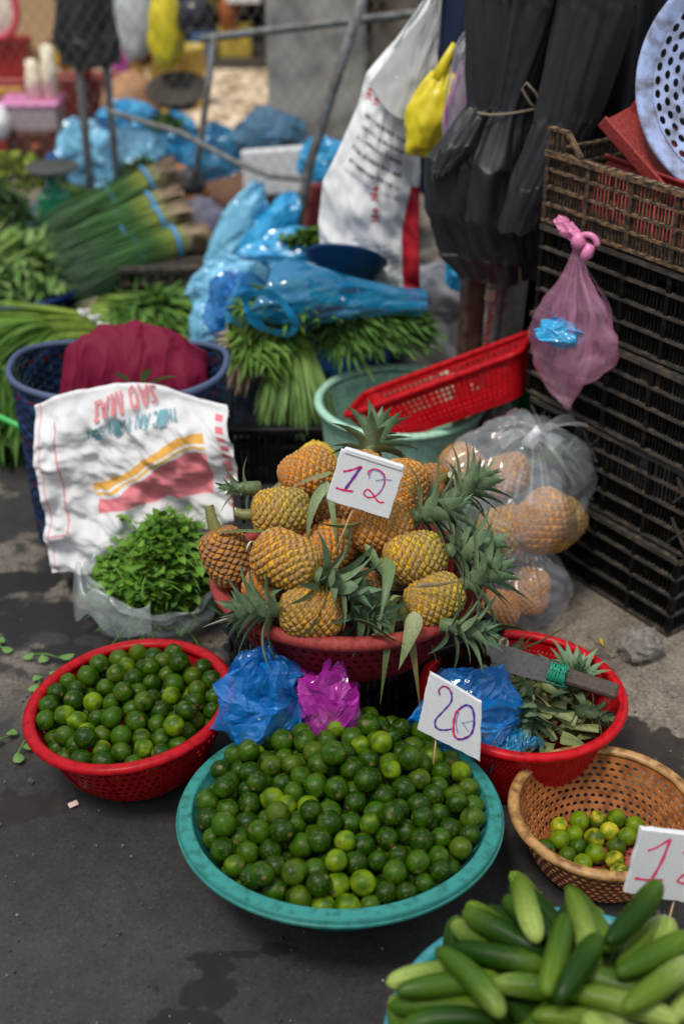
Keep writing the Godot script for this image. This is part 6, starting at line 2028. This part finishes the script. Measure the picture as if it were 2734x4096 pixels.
	leaf_heap("leek_bunch", "dark green leaves drooping toward the navy woven bag", v3(-0.56, 0.06, -3.85), v3(0.21, 0.13, 0.20), 1500, 0.09, 0.013, Color(0.05, 0.125, 0.024), Color(0.14, 0.27, 0.055), 0.8, v3(0.55, -0.35, 0.45))
	leaf_heap("stem_bunch", "loose light green leaves piled at the left edge before the blue tray", v3(-1.0, 0.05, -3.58), v3(0.20, 0.11, 0.16), 1300, 0.10, 0.014, Color(0.07, 0.16, 0.03), Color(0.20, 0.32, 0.06), 0.8, v3(-0.45, -0.25, 0.6))
	leaf_heap("stem_bunch", "dark leaves hanging at the left edge beside the navy woven bag", v3(-0.93, 0.06, -3.22), v3(0.15, 0.14, 0.15), 900, 0.10, 0.014, Color(0.04, 0.11, 0.02), Color(0.11, 0.22, 0.04), 0.8, v3(-0.1, -0.7, 0.5))
	var m := MB.new()
	for k in 7:
		var p := v3(-0.80 + 0.016 * k, 0.180 - 0.004 * k * k * 0.3, -3.76 + 0.012 * k)
		m.tube([p, p + v3(0.02, 0.012 * (1 if k % 2 else -1), 0.02)], 0.006, 6)
	simple("white_string", "white plastic string tied round the yellow-green stems", "string", m.smooth(), mats["foam"])
	# woven navy bag with the sacks
	o = thing("woven_bag", "big navy blue woven plastic bag holding sacks", "woven bag", at(v3(-0.512, 0.0, -2.775)))
	m = MB.new()
	var na := 64
	var nb := 34
	for j in nb:
		for k in na:
			var bump := 0.004 * (1.0 if (j + k) % 2 else 0.0)
			m.col = Color(0.018, 0.036, 0.105) if (j + k) % 2 else Color(0.010, 0.016, 0.045)
			if j % 9 == 4 and (j + k) % 2:
				m.col = Color(0.09, 0.02, 0.04)
			if (j + k) % 7 == 0:
				m.col = Color(0.03, 0.07, 0.18)
			var ids := []
			for e in [[0, 0], [1, 0], [1, 1], [0, 1]]:
				var a: float = TAU * (k + e[0]) / na
				var t: float = float(j + e[1]) / nb
				var q := pow(pow(absf(cos(a)), 2.6) + pow(absf(sin(a)), 2.6), -1.0 / 2.6)
				var g := 0.93 + 0.07 * t + bump
				ids.append(m.add(v3(cos(a) * q * 0.246 * g, t * 0.415 + 0.02 * pow(absf(cos(a)), 2.0) * t, -sin(a) * q * 0.165 * g)))
			m.quad(ids[0], ids[1], ids[2], ids[3])
	stuff(obj("woven_strips", m.flat(), mats["navy weave"], o))
	m = MB.new()
	var rm := []
	for k in 65:
		var a := TAU * k / 64.0
		var q := pow(pow(absf(cos(a)), 2.6) + pow(absf(sin(a)), 2.6), -1.0 / 2.6)
		rm.append(v3(cos(a) * q * 0.247, 0.415 + 0.02 * pow(absf(cos(a)), 2.0), -sin(a) * q * 0.166))
	m.tube(rm, 0.008, 8, false)
	m.col = Color.WHITE
	obj("rim", m.smooth(), mat("rim navy", 0.05, 0.075, 0.15, 0.6), o)
	m = MB.new()
	m.tube([v3(-0.05, 0.40, 0.17), v3(-0.10, 0.20, 0.185), v3(-0.13, 0.12, 0.19), v3(-0.16, 0.20, 0.185), v3(-0.18, 0.40, 0.165)], 0.006, 7)
	obj("handle", m.smooth(), mat("rim navy", 0.05, 0.075, 0.15, 0.6), o)
	o = thing("magenta_sack", "dark magenta sack bulging out of the navy woven bag", "sack", at(v3(-0.478, 0.375, -2.80)))
	var fn := noise(161, 1.5)
	var mk := Crumple.new(161, 12, 5)
	m = MB.new()
	m.grid(70, 44, func(u: float, w: float) -> Vector3:
		var x := u * 2.0 - 1.0
		var top := 0.122 * pow(maxf(0.0, 1.0 - pow(absf(x), 2.6)), 0.6) * (1.0 - 0.12 * x) + 0.02
		var a := w * PI
		return v3(x * 0.168 + 0.012 * fn.get_noise_2d(w * 3.0, u * 4.0), -0.08 + (top + 0.08) * sin(a) * (1.0 + 0.10 * fn.get_noise_2d(u * 1.6 + 0.9 * w, w * 1.5 + u)) * (1.0 + 0.05 * mk.height(u, w)), 0.095 * cos(a) * (1.0 + 0.25 * fn.get_noise_2d(u * 5.0, w * 2.0 + 3.0))))
	obj("cloth", m.smooth(), mats["magenta sack"], o)
	for q in [[v3(-0.44, 0.44, -2.66), v3(0.1, 0.9, 0.25)], [v3(-0.42, 0.44, -2.65), v3(0.5, 0.6, 0.2)], [v3(-0.47, 0.44, -2.66), v3(-0.4, 0.5, 0.1)]]:
		m = MB.new()
		blade(m, Vector3.ZERO, q[1].normalized(), Vector3.RIGHT, 0.07, 0.018, v3(0.02, -0.02, 0.02), 0.3, 5, mid, deep, 0.6)
		simple("green_leaf", "green leaf sticking up between the magenta and the white sack", "leaf", m.smooth(), mats["leaf"], at(q[0]), "leaves between the sacks")
	printed_sack()


func sack_at(u: float, w: float, lift := 0.0) -> Vector3:
	var fold: FastNoiseLite = mats_noise
	var crest := 0.452 - 0.042 * pow(absf(u - 0.48) * 2.0, 2.2)
	var x := lerpf(lerpf(-0.678, -0.650, w), lerpf(-0.252, -0.205, w), u)
	var y: float
	var z: float
	if w < 0.10:
		var a := (0.10 - w) / 0.10
		y = crest - 0.05 * a * a
		z = -2.610 - 0.05 * a + 0.03 * absf(u - 0.5)
	else:
		var t := (w - 0.10) / 0.90
		y = crest - 0.006 - (crest - 0.062) * t - 0.012 * smoothstep(0.06, 0.0, t) * 0.0
		z = -2.610 + 0.045 * smoothstep(0.0, 0.2, t) + 0.075 * t + 0.03 * absf(u - 0.5)
	var f := fold.get_noise_2d(u * 1.3 + w * 0.6, w * 1.1 - u * 0.4)
	var g := fold.get_noise_2d(u * 3.1 - w * 1.7 + 7.0, w * 3.3 + u * 0.8)
	z += (0.045 * f + 0.022 * g) * smoothstep(0.05, 0.25, w) + lift
	y += 0.012 * f + lift * 0.3
	x += 0.012 * fold.get_noise_2d(w * 2.0, u + 9.0)
	return v3(x, y, z)


var mats_noise: FastNoiseLite


func printed_sack() -> void:
	mats_noise = noise(171, 1.6, FastNoiseLite.TYPE_SIMPLEX_SMOOTH, 3)
	var s := 512
	var img := Image.create(s, s, false, Image.FORMAT_RGB8)
	var nz := noise(6, 0.03)
	for y in s:
		for x in s:
			var u := x / float(s)
			var w := y / float(s)
			var k := 0.83 + 0.03 * nz.get_noise_2d(x, y) - (0.02 if (x + y) % 3 == 0 else 0.0)
			var c := Color(k, k, k * 1.01)
			var wave := 0.545 - 0.30 * smoothstep(0.0, 1.0, (u - 0.25) / 0.62) + 0.0
			if u > 0.26 and u < 0.86:
				var d := w - wave
				if d > 0.0 and d < 0.040:
					c = Color(0.83, 0.62, 0.28)
				elif d > 0.052 and d < 0.066:
					c = Color(0.84, 0.66, 0.32)
				elif d > 0.085 and u > 0.275 and w < 0.70 - 0.22 * (u - 0.275):
					c = Color(0.87, 0.50, 0.54)
			if u > 0.935 and u < 0.975 and w > 0.14 and w < 0.62 and fmod(w * 22.0, 1.0) < 0.62:
				c = Color(0.84, 0.45, 0.48)
			if absf(u - 0.105 - 0.02 * w) < 0.004 and w > 0.2 and w < 0.78 or absf(u - 0.03) < 0.003:
				c = Color(0.82, 0.50, 0.54)
			if u > 0.03 and u < 0.11 and absf(w - 0.78) < 0.004:
				c = Color(0.82, 0.50, 0.54)
			img.set_pixel(x, y, c)
	var pm := mat("printed sack", 1, 1, 1, 0.75, {"tex": ImageTexture.create_from_image(img), "back": 0.1})
	var o := thing("printed_sack", "white printed woven sack draped over the front of the navy bag", "sack", Transform3D.IDENTITY)
	var m := MB.new()
	m.grid(80, 90, func(u: float, w: float) -> Vector3: return sack_at(u, w))
	m.grid(80, 90, func(u: float, w: float) -> Vector3: return sack_at(1.0 - u, w, -0.004))
	for k in range(m.v.size() / 2, m.v.size()):
		m.t[k].x = 1.0 - m.t[k].x
	obj("cloth", m.smooth(), pm, o)
	# lettering, upside down as the sack hangs
	for q in [["THỨC ĂN THỦY SẢN", 0.50, 0.245, 0.46, "print teal"], ["SAO MAI", 0.475, 0.150, 0.30, "print red"], ["FEED", 0.46, 0.085, 0.17, "print red"]]:
		if q[0] == "FEED":
			continue
		var t := TextMesh.new()
		var f := SystemFont.new()
		f.font_names = PackedStringArray(["Droid Sans"])
		f.font_weight = 700
		t.font = f
		t.font_size = 32
		t.pixel_size = 0.01
		t.depth = 0.0
		t.text = q[0]
		var a := t.get_mesh_arrays()
		var vs: PackedVector3Array = a[Mesh.ARRAY_VERTEX]
		var lo := vs[0]
		var hi := vs[0]
		for p in vs:
			lo = lo.min(p)
			hi = hi.max(p)
		var b := MB.new()
		var width := hi.x - lo.x
		for p in vs:
			var tx: float = (p.x - (lo.x + hi.x) / 2) / width * q[3]
			var ty: float = (p.y - (lo.y + hi.y) / 2) / width * q[3] * (1.55 if q[0] == "SAO MAI" else 1.45)
			var u: float = q[1] - tx
			var w: float = q[2] + ty - 0.24 * (u - q[1])
			b.add(sack_at(u, w, 0.008))
		b.i = a[Mesh.ARRAY_INDEX] if a[Mesh.ARRAY_INDEX] != null else PackedInt32Array(range(vs.size()))
		obj("print", b.smooth(), mats[q[4]], o)


func middle_goods() -> void:
	var mid := Color(0.075, 0.17, 0.035)
	var deep := Color(0.035, 0.095, 0.024)
	var cr := thing("plastic_crate", "black crate with closed top in front of the green bunches", "crate", at(v3(-0.165, 0.0, -3.07), 0.03))
	crate_parts(cr, v3(0.27, 0.20, 0.34), mats["black plastic"], mats["black plastic"], 16, 12, true)
	var o := thing("blue_crate", "blue plastic crate under the green bunches", "crate", at(v3(-0.10, 0.0, -3.42)))
	obj("body", boxm(v3(0.46, 0.34, 0.22), 0.01), mat("crate blue", 0.01, 0.06, 0.20, 0.5), o, at(v3(0, 0.17, 0)))
	obj("rim", boxm(v3(0.48, 0.03, 0.235), 0.006), mat("crate blue", 0.01, 0.06, 0.20, 0.5), o, at(v3(0, 0.33, 0)))
	leaf_heap("leek_bunch", "dark green long-leaf bunch at the right, tips hanging toward the posts", v3(0.075, 0.345, -3.12), v3(0.155, 0.105, 0.11), 1500, 0.075, 0.0125, Color(0.042, 0.115, 0.022), Color(0.12, 0.24, 0.055), 0.8, v3(0.75, -0.35, 0.25))
	leaf_heap("leek_bunch", "long-leaf bunch at the left with beige roots under the blue bag", v3(-0.195, 0.335, -3.06), v3(0.095, 0.10, 0.09), 700, 0.085, 0.013, Color(0.06, 0.15, 0.026), Color(0.18, 0.32, 0.06), 0.8, v3(0.45, -0.6, 0.5))
	bunch("leek_bunch", "pale green bunch hanging down over the black crate", v3(-0.125, 0.37, -3.06), v3(0.06, -0.5, 0.5), 0.125, 800, 0.045, 0.35, 0.0085, Color(0.20, 0.33, 0.06), Color(0.19, 0.32, 0.11), 0.10, false)
	bunch("leek_bunch", "beige-rooted stems poking out left under the blue bag", v3(-0.255, 0.375, -3.05), v3(0.95, 0.05, 0.2), 0.12, 200, 0.05, 0.4, 0.0105, Color(0.22, 0.34, 0.08), Color(0.08, 0.18, 0.03), 0.05, true)
	bunch("leek_bunch", "bunch with beige roots hanging down at the left of the black crate", v3(-0.255, 0.33, -3.02), v3(0.3, 0.8, -0.2), 0.14, 160, 0.04, 0.4, 0.014, Color(0.22, 0.3, 0.08), mid, 0.02, true, "long-leaf bunches in the middle")
	# the blue bag on the bunches
	o = thing("blue_bag", "big open blue carrier bag of greens lying on the long-leaf bunches", "plastic bag", Transform3D(Basis.from_euler(Vector3(0.1, 0.12, -0.12)), v3(-0.03, 0.485, -3.07)))
	var bf := Crumple.new(181, 12, 4)
	var bf2 := Crumple.new(182, 26, 9)
	var m := MB.new()
	m.grid(70, 60, func(u: float, w: float) -> Vector3:
		var a := u * TAU
		var x := lerpf(-0.205, 0.24, w)
		var r := lerpf(0.092, 0.035, smoothstep(0.15, 1.0, w)) * (0.86 + 0.14 * smoothstep(0.0, 0.12, w))
		var f := 1.0 + 0.12 * sin(a * 5.0 + w * 2.0) * w + 0.16 * bf.height(u, w) + 0.08 * bf2.height(u, w)
		return v3(x + 0.05 * sin(a) * (1.0 - w), sin(a) * r * f * 0.82, cos(a) * r * f * 1.15))
	obj("film", m.smooth(), mats["teal blue film"], o)
	m = MB.new()
	var ring := []
	for k in 33:
		var a := TAU * k / 32.0
		ring.append(v3(-0.155 + cos(a) * 0.062, -0.01 + sin(a) * 0.05 - 0.03 * cos(a), 0.095 + 0.01 * sin(a)))
	for side in 2:
		m.grid(32, 2, func(u: float, w: float) -> Vector3:
			var k := mini(int(u * 32.0), 31)
			var p: Vector3 = (ring[k] as Vector3).lerp(ring[k + 1], u * 32.0 - k)
			return p + (p - v3(-0.155, -0.01, 0.095)).normalized() * (w - 0.5) * (0.022 + 0.006 * sin(u * 31.0)) + v3(0, 0, 0.006 * sin(u * 21.0) + 0.002 * side))
	obj("handle", m.smooth(), mats["sky blue film"], o)
	leaf_heap("greens", "leaves inside the big open blue carrier bag", v3(-0.13, 0.455, -3.05), v3(0.12, 0.055, 0.07), 420, 0.07, 0.018, deep, Color(0.12, 0.24, 0.04), 0.8)
	# water spinach in a clear bag
	o = thing("clear_bag", "open clear plastic bag of water spinach beside the printed sack", "plastic bag", at(v3(-0.405, 0.0, -2.36)))
	m = MB.new()
	var nf := Crumple.new(183, 22, 6)
	m.grid(96, 56, func(u: float, w: float) -> Vector3:
		var a := u * TAU
		var y := 0.142 * w
		var r := 0.80 + 0.22 * smoothstep(0.0, 0.5, w)
		r *= 1.0 + 0.07 * nf.height(u, w) + 0.05 * sin(a * 11.0 + 5.0 * w) * w
		if w > 0.80:
			r *= 1.0 - 0.55 * (w - 0.80)
			y -= 0.10 * (w - 0.80)
		return v3(cos(a) * r * 0.148, y + 0.022 * sin(a * 2.0 + 1.0) * w + 0.022 * cos(a) * -1.0 * w, -sin(a) * r * 0.125))
	obj("film", m.smooth(), mats["frosted film"], o)
	m = MB.new()
	m.grid(60, 12, func(u: float, w: float) -> Vector3:
		var a := 2.2 + u * 2.6
		var r := 1.02 + 0.16 * w
		return v3(cos(a) * r * 0.148, 0.135 + 0.035 * w - 0.10 * w * w + 0.018 * sin(u * 19.0 + w), -sin(a) * r * 0.125 + 0.01 * sin(u * 27.0)))
	obj("rolled_edge", m.smooth(), mats["frosted film"], o)
	m = MB.new()
	for k in 3400:
		var a := rf(0, TAU)
		var q := sqrt(rng.randf())
		var top := 0.10 + 0.150 * exp(-pow((q * cos(a) - 0.30) / 0.75, 2.0) - pow(q * sin(a) / 0.8, 2.0))
		var p := v3(cos(a) * q * 0.122, 0.025 + top * (rf(0.55, 1.0) if k % 3 else rf(0.1, 1.0)), -sin(a) * q * 0.112)
		if k % 4 == 0:
			p = v3(cos(a) * 0.108 * rf(0.9, 1.0), rf(0.025, 0.11), -sin(a) * 0.090 * rf(0.9, 1.0))
		var d := dirv(rf(0, TAU), rf(-0.3, 0.9))
		var g := rng.randf()
		if k % 3 == 0:
			m.col = Color(0.12, 0.24, 0.05)
			blade(m, p, d, d.cross(Vector3.UP).normalized(), rf(0.03, 0.06), 0.0028, v3(rf(-0.02, 0.02), -0.012, rf(-0.02, 0.02)), 0.4, 4, Color(0.13, 0.26, 0.05), Color(0.10, 0.22, 0.04), 0.3)
		else:
			var c := Color(0.045, 0.135, 0.014).lerp(Color(0.16, 0.31, 0.035), g)
			blade(m, p, d, d.cross(Vector3.UP).normalized().rotated(d, rf(-0.7, 0.7)), rf(0.016, 0.028), rf(0.014, 0.021), v3(rf(-0.3, 0.3), rf(-0.4, 0.2), rf(-0.3, 0.3)) * 0.02, rf(0.0, 0.3), 4, tint(c, 0.85), c, 0.75)
	for k in 60:
		var a := rf(-0.9, 2.4)
		var p := v3(cos(a) * 0.09, 0.16 + rf(-0.04, 0.06), -sin(a) * 0.075) + v3(0.04, 0, 0) * rf(-1, 1)
		var d := dirv(a + rf(-0.6, 0.6), rf(-0.2, 0.3)) * v3(1, 1, -1)
		var l := rf(0.035, 0.065)
		m.col = Color(0.16, 0.30, 0.05)
		m.tube([p, p + d * l * 0.5 + v3(0, 0.004, 0), p + d * l + v3(0, -0.006, 0)], 0.0011, 4, false)
		blade(m, p + d * l * 0.9 + v3(0, -0.005, 0), d, d.cross(Vector3.UP).normalized(), 0.024, 0.018, v3(0, -0.008, 0), 0.2, 4, Color(0.08, 0.2, 0.02), Color(0.15, 0.30, 0.04), 0.75)
	var ws := thing("water_spinach", "heap of small-leaved green water spinach filling the open clear bag", "greens", at(v3(-0.405, 0.003, -2.36)))
	stuff(obj("leaves", m.smooth(), mats["leaf"], ws))


func loose_bits() -> void:
	# a rock by the crates
	var m := MB.new()
	var n := noise(191, 0.75, FastNoiseLite.TYPE_SIMPLEX, 2)
	m.grid(17, 11, func(u: float, w: float) -> Vector3:
		var a := w * PI
		var d := Vector3(cos(u * TAU) * sin(a), -cos(a), sin(u * TAU) * sin(a))
		var q := d * (1.0 + 0.45 * n.get_noise_3dv(d))
		q = q.clamp(v3(-0.85, -0.7, -0.8), v3(0.85, 0.75, 0.8))
		return q * v3(0.052, 0.042, 0.046))
	simple("rock", "broken grey rock on the ground by the crate stack", "rock", m.flat(), mats["stone"], turned(v3(0.625, 0.026, -2.235), Vector3(0, 30, 10)))
	# fallen leaf sprigs at the left
	for q in [[-0.655, -2.23, 0.3, "three-leaf sprig on the ground left of the red lime basket"], [-0.615, -2.15, 1.5, "small leaf pair close behind the red lime basket rim"], [-0.63, -1.97, 2.3, "wilted sprig on the ground left of the red lime basket, nearest"], [-0.585, -2.17, 0.9, "small leaf near the clear spinach bag"], [-0.71, -2.24, 4.0, "stalk with a leaf at the left edge of the ground"], [-0.615, -1.90, 5.0, "thin stalk with a round leaf pointing to the camera side"]]:
		m = MB.new()
		var d := dirv(q[2], 0.05)
		var e := d.rotated(Vector3.UP, 0.7)
		m.col = Color(0.12, 0.22, 0.06)
		m.tube([v3(0, 0.005, 0), d * 0.04 + v3(0, 0.012, 0), d * 0.075 + v3(0, 0.006, 0)], 0.0016, 5)
		for s in [[d * 0.07, e, 0.032], [d * 0.03, d.rotated(Vector3.UP, -0.9), 0.026], [d * 0.01, -e, 0.024]]:
			blade(m, (s[0] as Vector3) + v3(0, 0.010, 0), s[1], Vector3.UP.cross(s[1]).normalized(), s[2], 0.022, v3(0, -0.004, 0), 0.25, 5, Color(0.10, 0.21, 0.05), Color(0.15, 0.27, 0.09), 0.8)
		simple("leaf_sprig", q[3], "leaf sprig", m.smooth(), mats["leaf"], at(v3(q[0], 0.003, q[1])))
	for q in [[0.525, -2.08, "green scrap of leaf on the ground right of the peel basket"], [0.515, -1.73, "green leaf scrap behind the amber basket"], [0.555, -2.26, "yellow scrap on the dusty ground beside the rock"]]:
		m = MB.new()
		var c := Color(0.5, 0.36, 0.04) if q[1] < -2.2 else Color(0.12, 0.2, 0.1)
		blade(m, Vector3.ZERO, dirv(q[0] * 20.0, 0.3), v3(0.3, 0.3, 1).normalized(), 0.035, 0.018, v3(0, -0.01, 0.01), 0.4, 4, c, c, 0.7)
		simple("leaf_scrap", q[2], "leaf", m.smooth(), mats["leaf"], at(v3(q[0], 0.006, q[1])))
	simple("paper_scrap", "small pinkish-white scrap on the dark ground below the red lime basket", "scrap", boxm(v3(0.018, 0.003, 0.012), 0.001), mat("scrap", 0.62, 0.48, 0.44, 0.8), turned(v3(-0.484, 0.004, -1.78), Vector3(8, 30, 5)))
	m = MB.new()
	for k in 420:
		var x := rf(-0.9, 0.75)
		var z := rf(-2.5, -0.95)
		var s := rf(0.0015, 0.0045) * (1.0 if rng.randf() < 0.93 else 1.8)
		var g := rf(0.02, 0.20)
		m.col = Color(g, g * 0.95, g * 0.88)
		m.box(turned(v3(x, s * 0.3, z), Vector3(rf(0, 90), rf(0, 90), rf(0, 90))), v3(s, s * 0.8, s * 1.1))
	var gr := obj("grit", m.flat(), mats["plain"])
	stuff(gr)
	tag(gr, "fine grit and crumbs scattered over the dark ground", "grit")
	m = MB.new()
	m.tube([v3(-0.93, 0.24, -3.0), v3(-0.87, 0.22, -2.95), v3(-0.80, 0.20, -2.92), v3(-0.76, 0.18, -2.9)], 0.008, 7)
	simple("green_string", "bright green plastic cord at the left edge beside the navy bag", "cord", m.smooth(), mat("bright green", 0.03, 0.42, 0.08, 0.4))
